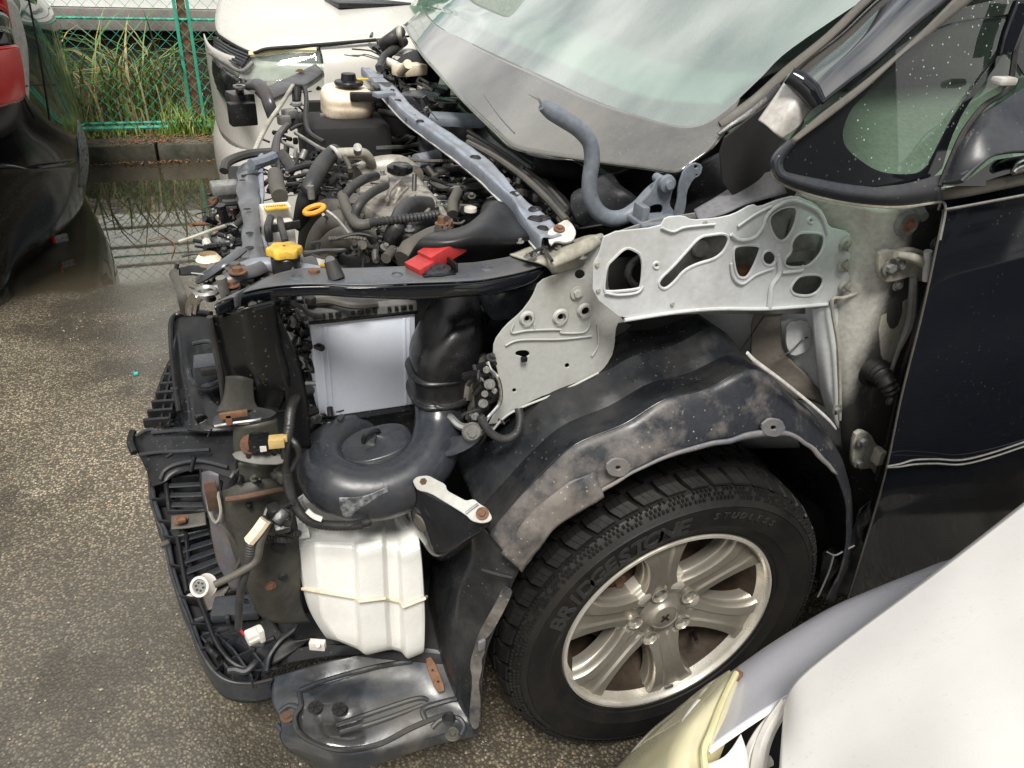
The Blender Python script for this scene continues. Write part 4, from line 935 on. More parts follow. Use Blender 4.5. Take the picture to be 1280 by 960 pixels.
part(MB().box((1.2, 1.6, .9), (2.2, .04, .9), bev=.02), 'far_door', 'dash')
part(MB().box((1.2, .85, .35), (2.4, 1.5, .1), bev=.02), 'cabin_floor', 'interior_dark')

# --- the rest of the shell: roof, sides and tail
e3p = [ws(*q) for q in e3]
ztop = 1.66
rf = [e3p, [V(max(p.x+.35, 1.0), p.y*.96+.03, min(ztop, p.z+.20)) for p in e3p], [V(2.0, .18+1.34*(1-i/13), ztop+.03) for i in range(14)], [V(3.4, .18+1.34*(1-i/13), ztop-.04) for i in range(14)], [V(3.75, .10+1.5*(1-i/13), 1.05) for i in range(14)], [V(3.80, .05+1.6*(1-i/13), .30) for i in range(14)]]
sheet('roof', rf, M_['black_paint'], van, th=.004, su=2, sv=4)
sheet('rear_side', [[V(1.04, -.045, 1.02), V(2.2, -.05, 1.04), V(3.2, -.03, 1.05), V(3.78, .10, 1.05)], [V(1.04, -.07, .65), V(2.2, -.08, .65), V(3.2, -.06, .65), V(3.82, .05, .65)], [V(1.04, -.03, .22), V(2.2, -.04, .22), V(3.2, -.03, .25), V(3.8, .05, .3)]], M_['black_paint'], van, th=.004)
sheet('rear_side_glass', [[V(1.35, .13, 1.60), V(2.3, .14, 1.62), V(3.35, .16, 1.60)], [V(1.20, -.03, 1.04), V(2.3, -.035, 1.05), V(3.6, .0, 1.06)]], M_['side_glass'], van, th=.004)
sheet('far_side', [[V(.55, 1.72, 1.02), V(2.2, 1.75, 1.04), V(3.78, 1.6, 1.05)], [V(.35, 1.74, .65), V(2.2, 1.78, .65), V(3.8, 1.65, .65)], [V(.40, 1.70, .22), V(2.2, 1.74, .22), V(3.8, 1.65, .3)]], M_['black_paint'], van, th=.004)
part(MB().cyl((2.78, .01, .3175), (2.78, .21, .3175), .3175, n=48), 'rear_tyre', 'rubber')
# --- A pillar and quarter window (side plane leans in towards the roof)
SO, SN = V(0, -.012, 1.13), V(0, -1, .22).normalized()
def sd_(a, b, d=0): return PP(a, b, SO+SN*d, SN)
Z6 = Z(880, 0, 3.2)
pl = [(985, 96), (1010, 74), (1050, 42), (1090, 4), (1140, -40), (1200, -95)]
pm = [(1010, 110), (1035, 88), (1075, 56), (1118, 15), (1168, -28), (1230, -85)]
pr_ = [(1027, 130), (1062, 102), (1100, 73), (1145, 32), (1195, -10), (1260, -70)]
fr = [ws(*q, -.012) for q in pl]; bk_ = [sd_(*q, -.012) for q in pr_]
pil = sheet('front_pillar', [fr, [PP(a, b, (f+g)/2+V(-.012, -.03, .02), (-.5, -.7, .5)) for (a, b), f, g in zip(pm, fr, bk_)], bk_], M_['black_paint'], van, th=.003, su=6, sv=7, ang=80)
part(MB().tube([ws(a, b, .002) for a, b in ((900, 156), (912, 148), (945, 124), (985, 88), (1036, 46), (1086, -2), (1150, -60))], [.006, .008, .008, .008, .007, .007, .007], n=8, flat=.6), 'windscreen_moulding', 'hose_dusty', pil)
part(MB().tube([ws(a, b, .008) for a, b in ((898, 168), (915, 156), (935, 143), (958, 124), (974, 106))], [.003, .005, .006, .006, .004], n=8, flat=.6), 'moulding_end', 'tape_black', pil)
part(MB().tube([PP(a, b, (f+g)/2+V(-.004, -.02, .015), (-.5, -.7, .5)) for (a, b), f, g in zip([(1028, 128), (1066, 96), (1104, 66), (1150, 24), (1200, -18)], fr, bk_)], .0022, n=6), 'pillar_seam', 'dark_void', pil)
# bare metal foot of the pillar
r0 = [PP(a, b, P(985, 140, y=.045), (-.45, -.8, .35)) for a, b in ((948, 150), (962, 132), (975, 112), (987, 92))]
r1 = [PP(a, b, P(985, 140, y=.03), (-.45, -.8, .35)) for a, b in ((966, 166), (980, 146), (995, 126), (1005, 100))]
r2 = [PP(a, b, P(985, 140, y=.04), (-.45, -.8, .35)) for a, b in ((984, 178), (998, 160), (1012, 142), (1028, 126))]
pf = sheet('pillar_foot', [r0, r1, r2], M_['bare_white'], van, th=.003, su=6, sv=6, bump=.003, bs=30)
part(MB().tube([PP(a, b, P(985, 140, y=.026), (-.45, -.8, .35)) for a, b in ((986, 94), (1000, 103), (1013, 116), (1023, 132))], [.010, .013, .013, .010], n=12), 'sealant', 'black_paint', pf)
# quarter window
trim_low = Z6([(345, 560), (300, 598), (272, 640), (276, 690), (310, 727), (420, 770), (560, 803), (700, 820), (810, 820), (945, 800)])
trim_in = Z6([(362, 572), (330, 612), (310, 648), (316, 682), (345, 697), (440, 716), (560, 738), (700, 752), (810, 735), (945, 700)])
qt = sheet('quarter_window_trim', [[sd_(*q, .0) for q in trim_low], [sd_((a[0]+b[0])/2, (a[1]+b[1])/2, .010) for a, b in zip(trim_low, trim_in)], [sd_(*q, .004) for q in trim_in]], M_['plastic_grey'], van, th=.004, su=5, sv=5, ang=70)
part(MB().tube([sd_(*q, .001) for q in Z6([(276, 640), (276, 695), (310, 733), (420, 776), (560, 809), (700, 826), (810, 826), (945, 806)])], .0022, n=6), 'chrome_strip', 'apron_dusty', qt)
up_o = Z6([(345, 560), (470, 452), (620, 340), (790, 200), (950, 45), (1100, -110)])
up_i = Z6([(362, 572), (500, 470), (650, 352), (800, 215), (900, 140), (1100, -20)])
sheet('window_frame', [[sd_(*q, .002) for q in up_o], [sd_(*q, .006) for q in up_i]], M_['hose_dusty'], qt, th=.004, su=5, sv=3)
blk_o = Z6([(945, 700), (810, 735), (650, 752), (440, 716), (320, 685), (316, 640), (362, 572), (500, 470), (650, 352), (800, 215), (900, 130), (1020, 85), (1300, 45), (1300, 330), (1215, 190), (1150, 290), (1040, 440), (985, 560)])
clear = Z6([(880, 690), (800, 700), (700, 690), (620, 640), (565, 590), (553, 545), (560, 500), (590, 430), (650, 375), (740, 265), (850, 170), (960, 105), (1100, 75), (1260, 60), (1200, 190), (1120, 300), (1040, 400), (985, 490), (930, 600)])
plate('frit_band', blk_o, (SO-SN*.004, SN), .002, M_['black_paint_wet'], qt, holes=[clear], bev=.0003)
part(MB().add([sd_(*q, -.008) for q in Z6([(300, 700), (300, 560), (560, 380), (900, 60), (1340, -40), (1340, 300), (960, 760), (650, 790)])], [tuple(range(8))]), 'quarter_glass', 'side_glass', qt)
# interior trim panel seen through the quarter glass
sheet('door_card', [[V(.25, .62, 1.08), V(.6, .60, 1.10), V(1.0, .6, 1.12)], [V(.25, .45, 1.07), V(.6, .42, 1.09), V(1.0, .4, 1.1)], [V(.22, .25, .98), V(.6, .22, 1.0), V(1.0, .2, 1.0)], [V(.2, .2, .8), V(.6, .2, .8), V(1.0, .2, .8)]], mat('trim_green', (.24, .26, .22, 1), .5), van, th=.01)

# --- front door
fe = [(1180, 262, .0), (1172, 303, -.012), (1152, 395, -.026), (1127, 495, -.036), (1109, 582, -.044), (1093, 640, -.030), (1078, 690, -.022), (1060, 748, -.018)]
def drow(a, b, y, k): return [P(a, b, y=y+.006), P(a+3, b+1, y=y), P(a+45, b-9*k, y=y-.006), P(a+120, b-24*k, y=y-.012), P(a+230, b-46*k, y=y-.016), P(a+420, b-84*k, y=y-.018)]
ks = (1, 1, .95, .85, .78, .7, .62, .5)
door = sheet('front_door', [drow(*q, k) for q, k in zip(fe, ks)], M_['black_paint'], van, th=.003, su=6, sv=8, ang=80)
part(MB().tube([P(a, b, y=y-.006) for a, b, y in fe], .0016, n=6), 'door_edge', 'hose_dusty', door)
for k, dy in enumerate((0, 5.5)):
    part(MB().tube([P(a, b+dy*w, y=-.062) for a, b, w in ((1109, 583, .2), (1125, 580, .6), (1143, 575, 1), (1170, 574, 1), (1202, 575, 1), (1240, 566, 1), (1300, 546, 1), (1400, 515, 1))], .0017, n=6, sub=8), 'chrome_strip', 'zinc', door)
part(MB().tube([P(a, b, y=c) for a, b, c in ((1181, 262, -.010), (1215, 256, -.016), (1300, 240, -.03), (1400, 220, -.035))], .0022, n=6), 'belt_line', 'zinc', door)
part(MB().tube([P(a, b, y=c) for a, b, c in ((1173, 262, -.0), (1177, 252, -.004), (1182, 262, -.010), (1175, 300, -.018))], .0018, n=6), 'corner_trim', 'zinc', door)
sheet('belt_moulding', [[P(a, b, y=c) for a, b, c in ((1177, 236, -.008), (1210, 230, -.016), (1300, 212, -.028), (1400, 193, -.03))], [P(a, b, y=c) for a, b, c in ((1177, 250, -.012), (1212, 245, -.02), (1300, 227, -.032), (1400, 208, -.034))]], M_['hose_dusty'], door, th=.004, su=6, sv=3)
Z8 = Z(1130, 60, 4)
mr = [[(190, 680), (215, 625), (280, 480), (340, 395), (400, 325), (500, 260), (620, 190), (800, 120)], [(240, 678), (260, 640), (300, 540), (370, 440), (450, 400), (530, 400), (640, 400), (800, 400)], [(290, 665), (330, 630), (390, 580), (450, 540), (520, 525), (590, 520), (680, 520), (800, 520)]]
mrr = sheet('mirror_base', [[sd_(*q, .012+.02*j) for q in Z8(r)] for j, r in enumerate(mr)], M_['plastic_grey'], van, th=.006, su=6, sv=8, ang=80)
part(MB().add([sd_(*q, .004) for q in Z8([(190, 690), (300, 672), (450, 560), (700, 520), (700, 660), (400, 690)])], [tuple(range(6))]), 'mirror_shadow_panel', 'black_paint', mrr)
part(MB().tube([sd_(*q, .012) for q in Z8([(180, 690), (230, 570), (300, 420), (400, 290), (520, 200), (560, 0), (590, -120)])], .004, n=8), 'window_seal', 'tape_black', mrr)
part(MB().box(sd_(1255, 101, .03), (.030, .018, .010), bev=.004), 'window_knob', 'bare_white', mrr)
part(MB().tube([sd_(*q, .02) for q in Z8([(545, 625), (570, 600), (620, 580), (700, 570)])], [.004, .008, .010, .010], n=10), 'mirror_rim', 'chrome', mrr)
part(MB().add([sd_(*q, -.02) for q in Z8([(560, 0), (900, 0), (900, 650), (200, 690), (330, 420), (470, 260)])], [tuple(range(6))]), 'door_glass', 'side_glass', van)
sheet('door_window_frame', [[sd_(*q, .008) for q in Z8([(470, 40), (500, -80), (560, -240)])], [sd_(*q, .012) for q in Z8([(540, 20), (580, -80), (640, -240)])]], M_['black_paint'], van, th=.01)

# --- hinge pillar and rear apron, dusty metal
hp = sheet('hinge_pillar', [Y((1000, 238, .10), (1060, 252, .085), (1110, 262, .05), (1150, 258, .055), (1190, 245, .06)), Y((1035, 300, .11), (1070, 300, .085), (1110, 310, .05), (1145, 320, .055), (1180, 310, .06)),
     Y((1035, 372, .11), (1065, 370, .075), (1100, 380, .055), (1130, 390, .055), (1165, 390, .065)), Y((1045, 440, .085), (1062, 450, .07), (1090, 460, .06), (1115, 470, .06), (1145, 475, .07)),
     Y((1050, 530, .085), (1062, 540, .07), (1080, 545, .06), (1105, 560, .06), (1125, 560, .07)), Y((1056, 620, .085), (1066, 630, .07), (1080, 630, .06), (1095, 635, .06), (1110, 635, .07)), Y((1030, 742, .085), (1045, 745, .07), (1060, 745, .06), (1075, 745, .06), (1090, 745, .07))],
     M_['pillar_graded'], van, th=.003, su=6, sv=5, bump=.004, bs=9, ang=60)
Z2 = Z(1020, 220, 2.527)
bead(Z2([(75, 770), (75, 680), (70, 540), (50, 400), (85, 385), (130, 370)]), .003, .070, 'apron_dusty', hp, 'pillar_flange')
for pts in ([(100, 205), (85, 225), (100, 235)], [(100, 265), (82, 283), (100, 300)], [(108, 330), (90, 350), (108, 365)]): bead(Z2(pts), .0018, .066, 'inner_panel', hp)
# hinges
def hinge(pts, name, y0, lab):
    o = plate(name, pts, ('y', y0), .010, M_['apron_dusty'], van, bev=.003); return o
h1 = hinge([(1100, 320), (1108, 314), (1120, 316), (1140, 312), (1158, 318), (1168, 324), (1164, 346), (1155, 352), (1140, 344), (1122, 350), (1108, 352), (1101, 345)], 'door_hinge', .035, '')
part(MB().bolt(P(1112, 334, y=.028), (0, -1, 0), .008, .006).bolt(P(1125, 331, y=.028), (0, -1, 0), .006, .006), 'hinge_bolt', 'zinc', h1)
part(MB().tube([P(a, b, y=.018) for a, b in ((1120, 318), (1140, 322), (1156, 328), (1166, 326))], [.005, .007, .008, .007], n=10), 'hinge_leaf', 'apron_dusty', h1)
part(MB().cyl(P(1160, 314, y=.012), P(1158, 350, y=.012), .006, n=14), 'hinge_pin', 'apron_metal', h1)
h2 = hinge([(1070, 545), (1078, 540), (1088, 545), (1095, 558), (1104, 564), (1102, 580), (1098, 594), (1092, 584), (1080, 586), (1070, 584), (1067, 575)], 'door_hinge', .032, '')
part(MB().bolt(P(1078, 551, y=.025), (0, -1, 0), .007, .006).bolt(P(1073, 578, y=.025), (0, -1, 0), .006, .006), 'hinge_bolt', 'zinc', h2)
part(MB().box(P(1098, 570, y=.02), (.014, .02, .030), bev=.003), 'hinge_knuckle', 'apron_dusty', h2)
mnt = part(MB().lathe([(.0, -.012), (.008, -.012), (.010, -.006), (.018, -.004), (.020, .004)], P(1134, 280, y=.04), (0, 1, 0), 20), 'wing_mount', 'inner_panel')
part(MB().bolt(P(1136, 281, y=.024), (0, -1, 0), .006, .006), 'mount_bolt', 'rust_light', mnt)
part(MB().lathe([(.0, -.008), (.007, -.008), (.010, .0), (.013, .004)], P(1151, 269, y=.045), (0, 1, 0), 18), 'wing_mount', 'inner_panel')
bt = part(MB().tube([P(1090, 462, y=.055), P(1100, 468, y=.03), P(1108, 478, y=.012), P(1116, 492, y=.0)], [.020, .018, .016, .013], n=18, cor=.007, camp=.16), 'wiring_boot', 'rubber')
part(MB().lathe([(.028, .0), (.026, -.006), (.020, -.010), (.016, -.006)], P(1094, 466, y=.055), (.3, 1, .1), 24), 'boot_flange', 'rubber', bt)
for a, b in ((1131, 461), (1113, 500), (1112, 545), (1169, 304), (1122, 356), (1046, 512)): part(MB().bolt(P(a, b, y=.045), (0, -1, 0), .006, .005), 'body_bolt', 'zinc', hp)
part(MB().tube([P(a, b, y=.02) for a, b in ((1170, 320), (1158, 370), (1143, 420), (1130, 460), (1121, 500), (1108, 560), (1096, 600))], .0055, n=8), 'door_seal', 'rubber')
part(MB().tube([P(a, b, y=.035) for a, b in ((1142, 345), (1138, 400), (1122, 440), (1112, 470))], [.006, .008, .004, .003], n=8), 'seal_strip', 'inner_panel')
plate('sound_pad', [(1098, 400), (1122, 380), (1140, 372), (1138, 410), (1118, 452), (1104, 455)], ('y', .052), .004, M_['apron_dusty'], hp)
# rear apron below the panel
ra = sheet('rear_apron', [Y((845, 388, .20), (900, 384, .20), (950, 384, .17), (1000, 380, .14), (1048, 374, .11)), Y((830, 430, .21), (900, 425, .20), (955, 430, .17), (1005, 440, .14), (1060, 430, .10)), Y((830, 480, .24), (900, 480, .22), (960, 480, .17), (1020, 500, .13), (1068, 500, .09)), Y((900, 560, .24), (930, 560, .22), (980, 560, .17), (1040, 560, .12), (1070, 570, .09))], M_['apron_metal'], van, th=.003, bump=.003, bs=14)
sheet('sealant_strip', [Y((945, 386, .150), (962, 386, .145), (978, 386, .14)), Y((938, 430, .152), (955, 432, .145), (976, 432, .14)), Y((948, 470, .15), (975, 475, .14), (1010, 470, .125)), Y((990, 500, .14), (1010, 500, .13), (1030, 505, .115))], mat('sealant_brown', (.12, .105, .09, 1), .75, dirt='#6a6358', dscale=12, damt=.5, bump=.4), ra, th=.004, bump=.006, bs=24)
plate('stiffener', [(985, 405), (1008, 400), (1014, 415), (1012, 438), (990, 446), (983, 430)], ('y', .125), .004, M_['apron_metal'], ra)
sheet('pillar_rib', [Y((1015, 386, .10), (1030, 384, .085), (1046, 380, .09)), Y((1020, 440, .10), (1034, 442, .085), (1052, 440, .09)), Y((1026, 490, .11), (1040, 500, .085), (1058, 510, .09)), Y((1036, 520, .11), (1046, 534, .09), (1058, 545, .09))], M_['apron_metal'], ra, th=.003)
part(MB().tube([P(a, b, y=.118) for a, b in ((976, 445), (990, 438), (1004, 424), (1010, 422))], .0014, n=6), 'wire', 'tape_black', ra)
part(MB().tube([P(a, b, y=.14) for a, b in ((926, 438), (942, 414), (955, 395))], .0012, n=6), 'wire', 'tape_black', ra)
# mud flap remains and sill
sl = sheet('sill_trim', [Y((1030, 690, .03), (1055, 680, .01), (1075, 640, .0), (1090, 620, .02)), Y((1022, 735, .03), (1040, 725, .005), (1062, 700, .0), (1080, 690, .02)), Y((1015, 748, .04), (1040, 748, .01), (1060, 748, .0), (1070, 748, .02))], M_['plastic_black'], van, th=.003, bump=.012, bs=22, su=6, sv=6)
part(MB().tube([P(a, b, y=-.008) for a, b in ((1034, 690), (1044, 694), (1056, 688), (1068, 682))], .0015, n=6), 'torn_edge', 'liner_lip', sl)
part(MB().tube([P(a, b, y=-.008) for a, b in ((1042, 694), (1036, 715), (1026, 738), (1022, 746))], .0018, n=6), 'torn_edge', 'liner_lip', sl)

plate('cowl_end', [(900, 178), (935, 150), (975, 120), (1010, 140), (985, 200), (1000, 246), (960, 250), (905, 240)], ('y', .115), .004, M_['dark_void'], van)
plate('door_inner', [(1176, 235), (1400, 190), (1400, 260), (1300, 275), (1180, 300)], ('y', .03), .004, M_['black_paint'], door)
# --- bonnet hinge
y0 = .20
hg = part(MB().tube([P(a, b, y=y0) for a, b in ((678, 131), (690, 140), (706, 150), (724, 162), (737, 178), (740, 200), (737, 225), (738, 246), (747, 264), (762, 273), (780, 271), (797, 259), (812, 242), (822, 232))], [.008, .0112, .0112, .0112, .0112, .0112, .0112, .0115, .012, .0125, .012, .011, .010, .008], n=16), 'bonnet_hinge', 'hinge_grey')
part(MB().tube([P(a, b, y=y0) for a, b in ((661, 118), (668, 121), (674, 125), (677, 132))], [.0012, .0025, .003, .003], n=6, flat=.5), 'hinge_tip', 'zinc', hg)
plate('hinge_bracket', [(795, 262), (815, 240), (822, 224), (832, 220), (841, 226), (840, 240), (836, 256), (843, 266), (838, 274), (797, 278)], ('y', .165), .004, M_['hinge_grey'], hg, holes=[[(808, 260), (820, 254), (830, 256), (829, 268), (816, 273), (806, 270)]], bev=.001)
part(MB().lathe([(.0, -.012), (.006, -.012), (.0065, -.008), (.012, -.006), (.013, .0), (.007, .004), (.007, .03)], P(833, 229, y=.16), (0, 1, 0), 20), 'hinge_pivot', 'hinge_grey', hg)
plate('hinge_arm', [(842, 270), (848, 250), (849, 232), (856, 212), (868, 204), (878, 207), (876, 218), (866, 224), (858, 240), (857, 258), (853, 272)], ('y', .19), .004, M_['hinge_grey'], hg, holes=[circ(870, 208.5, 3), circ(871, 219, 2)], bev=.001)
part(MB().box(P(820, 276, y=.15), (.07, .05, .008), bev=.002).box(P(801, 268, y=.155), (.012, .03, .03), bev=.003), 'hinge_base', 'hinge_grey', hg)
# cowl side, dusty black
cw = sheet('cowl_side', [Zp((660, 195, 1.04), (720, 205, 1.04), (790, 214, 1.04), (845, 222, 1.05), (900, 190, 1.10), (960, 160, 1.14)), Zp((670, 215, .97), (720, 232, .97), (780, 240, .97), (850, 250, 1.0), (905, 235, 1.05), (960, 220, 1.09)), Zp((680, 240, .93), (716, 262, .93), (770, 268, .95), (850, 268, .99), (900, 262, 1.03), (968, 240, 1.06)), Zp((700, 270, .95), (720, 285, .97), (780, 282, .985), (850, 276, 1.0), (905, 270, 1.03), (972, 248, 1.06))],
     M_['plastic_matte'], van, th=.003, bump=.022, bs=15, su=7, sv=7)
sheet('cowl_shelf', [Y((868, 262, .12), (905, 240, .13), (940, 222, .13), (975, 212, .10)), Y((872, 275, .09), (900, 268, .09), (940, 255, .09), (985, 242, .085))], mat('cowl_dusty', (.13, .13, .14, 1), .6, dirt='#3a3835', dscale=8, damt=.6, bump=.2), van, th=.003, bump=.004, bs=20)
sheet('foam_pad', [Y((712, 262, .30), (726, 235, .31), (760, 222, .32)), Y((716, 276, .28), (745, 255, .27), (790, 240, .28)), Y((738, 286, .27), (768, 280, .26), (805, 262, .27))], M_['plastic_matte'], cw, th=.01, bump=.012, bs=25, su=6, sv=6)
part(MB().tube([P(a, b, y=.23) for a, b in ((868, 210), (878, 235), (880, 258))], .006, n=8).tube([P(a, b, y=.2) for a, b in ((905, 205), (918, 225), (926, 240))], .004, n=6), 'cowl_rib', 'hose_dusty', cw)
# wiper tray behind the cross bar
tr = sheet('cowl_tray', [Zp((500, 75, .98), (560, 120, .98), (620, 170, .98), (680, 215, .98), (720, 262, .98)), Zp((470, 90, .93), (530, 150, .93), (600, 205, .93), (660, 250, .93), (700, 285, .94))], M_['plastic_matte'], van, th=.003, bump=.008, bs=14)
for k, (m_, r_) in enumerate((('hose_dusty', .006), ('hose', .005), ('hose_dusty', .004))):
    part(MB().tube(Zp((585, 178-k*7, 1.0-.01*k), (620, 197-k*6, 1.0-.01*k), (655, 222-k*6, 1.0-.01*k), (685, 250-k*8, 1.0-.01*k), (708, 276-k*8, 1.0-.01*k)), r_, n=8), 'cowl_channel', m_, tr)
# --- washer tank
tk = [[(392, 658, .24), (398, 656, .24), (440, 652, .24), (446, 651, .24), (476, 646, .24), (481, 645, .24), (494, 641, .24), (499, 640, .24), (514, 632, .24)],
      [(386, 672, .16), (398, 670, .15), (440, 668, .15), (448, 666, .135), (477, 663, .135), (482, 664, .15), (495, 664, .15), (501, 666, .13), (520, 656, .13)],
      [(371, 686, .15), (396, 680, .114), (441, 682, .108), (447, 686, .086), (478, 679, .088), (483, 681, .104), (496, 684, .104), (501, 690, .080), (525, 681, .082)],
      [(373, 700, .145), (397, 697, .110), (442, 701, .104), (448, 706, .082), (479, 700, .084), (484, 701, .100), (497, 704, .100), (502, 711, .077), (528, 702, .078)],
      [(379, 738, .14), (401, 741, .106), (443, 747, .102), (449, 752, .080), (481, 747, .082), (486, 748, .098), (499, 752, .098), (504, 759, .074), (531, 747, .076)],
      [(388, 768, .145), (404, 772, .108), (445, 779, .103), (451, 784, .082), (483, 780, .083), (488, 780, .099), (500, 783, .099), (506, 790, .075), (532, 778, .077)],
      [(404, 794, .15), (418, 797, .112), (446, 808, .105), (455, 815, .086), (485, 808, .086), (490, 808, .10), (501, 811, .10), (508, 820, .078), (531, 812, .080)],
      [(408, 798, .17), (422, 801, .14), (450, 812, .13), (458, 819, .11), (487, 812, .11), (491, 812, .12), (502, 815, .12), (510, 824, .10), (529, 816, .11)]]
R = [Y(*r) for r in tk]
def close_(r):
    q = list(r); q += [q[-1]+V(.004, .03, .002), q[-1]+V(.0, .14, .01), q[0]+V(.0, .10, .01)]; return q
rows = [close_(r) for r in R]
def ring_sheet(name, rows, m, parent=None, sub=4, **kw):
    # closed rings with softly rounded vertical edges
    rr = []
    for r in rows:
        q = []
        n = len(r)
        for i in range(n):
            a, b, c = r[i-1], r[i], r[(i+1) % n]
            q += [b.lerp(a, min(.35, .006/max((b-a).length, 1e-4))), b.lerp(a, .08)*.5+b.lerp(c, .08)*.5, b.lerp(c, min(.35, .006/max((b-c).length, 1e-4)))]
        rr.append(q)
    vs, fs = grid(rr, 1, sub, hu=True)
    # close rings
    n = len(rr[0]); nr = len(vs)//n
    for j in range(nr-1): fs.append((j*n+n-1, j*n, (j+1)*n, (j+1)*n+n-1))
    fs.append(tuple(range(n-1, -1, -1))); fs.append(tuple(range((nr-1)*n, nr*n)))
    return MB().add(vs, fs).build(name, m, parent, ang=14, **kw)
tank = ring_sheet('washer_tank', rows, M_['tank_white'], van)
sm = [(378, 736, .138), (401, 740, .102), (443, 747, .098), (449, 752, .076), (481, 748, .078), (486, 749, .094), (499, 752, .094), (504, 759, .070), (531, 748, .071), (533, 746, .09)]
part(MB().tube(Y(*sm), .0028, n=8, smooth=False), 'tank_seam', 'reservoir_tan', tank)
part(MB().box(P(368, 662, y=.17), (.035, .02, .005), bev=.001).box(P(374, 668, y=.16), (.03, .02, .005), bev=.001), 'tank_lug', 'tank_white', tank)
part(MB().tube([P(497, 640, y=.2), P(502, 652, y=.17), P(512, 668, y=.13)], .01, n=8), 'tank_shoulder', 'tank_white', tank)

# --- air duct: snorkel, collar, bend and resonator
def rings(name, L, m, parent=None, n=28, e=2.6, su=5, cap=True, rot=0, **kw):
    """(px, py, world y, x-radius px, y-radius m) stacked horizontal super-ellipses"""
    rows = []
    for a, b, y, rx, ry in L:
        c = P(a, b, y=y); rxm = rx*(c-CAM).dot(F_)/FOC
        q = []
        for i in range(n):
            t = 2*PI*i/n; ct, st = math.cos(t), math.sin(t)
            q.append(c+V(rxm*abs(ct)**(2/e)*(1 if ct > 0 else -1), ry*abs(st)**(2/e)*(1 if st > 0 else -1), 0))
        rows.append(q)
    vs, fs = grid(rows, 1, su, closed=True, hu=True)
    nr = len(vs)//n
    if cap: fs += [tuple(range(n-1, -1, -1)), tuple(range((nr-1)*n, nr*n))]
    return MB().add(vs, fs).build(name, m, parent, ang=55, **kw)
duct = rings('air_duct', [(572, 352, .30, 24, .03), (572, 376, .26, 26, .045), (569, 395, .245, 32, .055), (562, 418, .235, 40, .058), (556, 438, .23, 42, .058), (552, 458, .225, 38, .052)], M_['plastic_black'], van, e=2.8)
rings('duct_collar', [(546, 457, .225, 36, .050), (546, 460, .225, 38, .054), (546, 465, .225, 36, .052), (547, 482, .222, 34, .052), (547, 486, .221, 37, .056), (547, 490, .22, 37, .056), (548, 492, .22, 33, .050)], M_['plastic_matte'], duct, e=2.8, su=3)
bend = part(MB().tube([P(549, 486, y=.22), P(550, 506, y=.205), P(548, 535, y=.18), P(541, 565, y=.15), P(520, 594, y=.125), P(486, 612, y=.115), P(448, 616, y=.12), P(417, 606, y=.14), P(402, 586, y=.18), P(408, 562, y=.235), P(432, 544, y=.28), P(470, 533, y=.31), P(520, 528, y=.32)],
     [.041, .041, .040, .041, .043, .044, .044, .043, .040, .036, .032, .030, .030], n=28, sub=7, flat=.95), 'duct_bend', 'plastic_grey', duct, ang=60)
c = P(467, 568, y=.19)+V(0, 0, .004)
rows = []
for r, h in ((.060, -.04), (.0600, -.012), (.0575, .010), (.054, .018), (.049, .0215), (.030, .0225), (.002, .023)):
    rows.append([c+V(r*1.02*(abs(math.cos(t))**.85)*(1 if math.cos(t) > 0 else -1)+.004, r*.80*(abs(math.sin(t))**.85)*(1 if math.sin(t) > 0 else -1)-.002, h+.010*math.cos(t)) for t in [2*PI*i/40 for i in range(40)]])
vs, fs = grid(rows, 1, 3, closed=True, hu=True)
cap_ = MB().add(vs, fs).build('resonator_cap', M_['plastic_grey'], duct, ang=55)
part(MB().tube([c+V(-.014, .006, .020), c+V(-.010, .004, .032), c+V(.008, .010, .033), c+V(.012, .012, .024)], .004, n=8), 'cap_loop', 'plastic_matte', cap_)
part(MB().tube([c+V(-.066, .01, -.012), c+V(-.045, -.042, -.012), c+V(0, -.058, -.010), c+V(.05, -.038, -.006)], .0035, n=8), 'moulded_rim', 'plastic_matte', cap_)
part(MB().lathe([(.0, .0), (.072, .0), (.080, -.01), (.082, -.05)], c+V(.004, .004, -.022), (0, 0, 1), 36), 'resonator_body', 'plastic_grey', duct)
sheet('wear_patch', [Y((424, 622, .0785), (455, 620, .0785), (484, 608, .083)), Y((425, 634, .080), (456, 632, .078), (486, 621, .080)), Y((430, 647, .086), (458, 645, .083), (492, 634, .085))], mat('scuffed_plastic', (.05, .052, .058, 1), .45, dirt='#c9ccd0', dscale=34, damt=.75, dpos=.56, bump=.4), duct, th=.001)
part(MB().tube([P(a, b, y=c_) for a, b, c_ in ((552, 520, .165), (560, 545, .15), (566, 556, .14))], .0015, n=6), 'mould_line', 'liner_lip', duct)
brk = sheet('duct_bracket', [Y((563, 548, .13), (575, 545, .12), (590, 538, .11)), Y((563, 560, .12), (578, 556, .11), (600, 548, .10)), Y((545, 572, .12), (566, 570, .11), (588, 560, .10))], M_['plastic_grey'], duct, th=.004, bump=.004, bs=40)
part(MB().bolt(P(590, 540, y=.095), (-.2, -1, .3), .007, .005).lathe([(.0, -.001), (.014, -.001), (.015, .002)], P(590, 540, y=.098), (.1, 1, -.2), 20), 'bracket_bolt', 'zinc', brk)

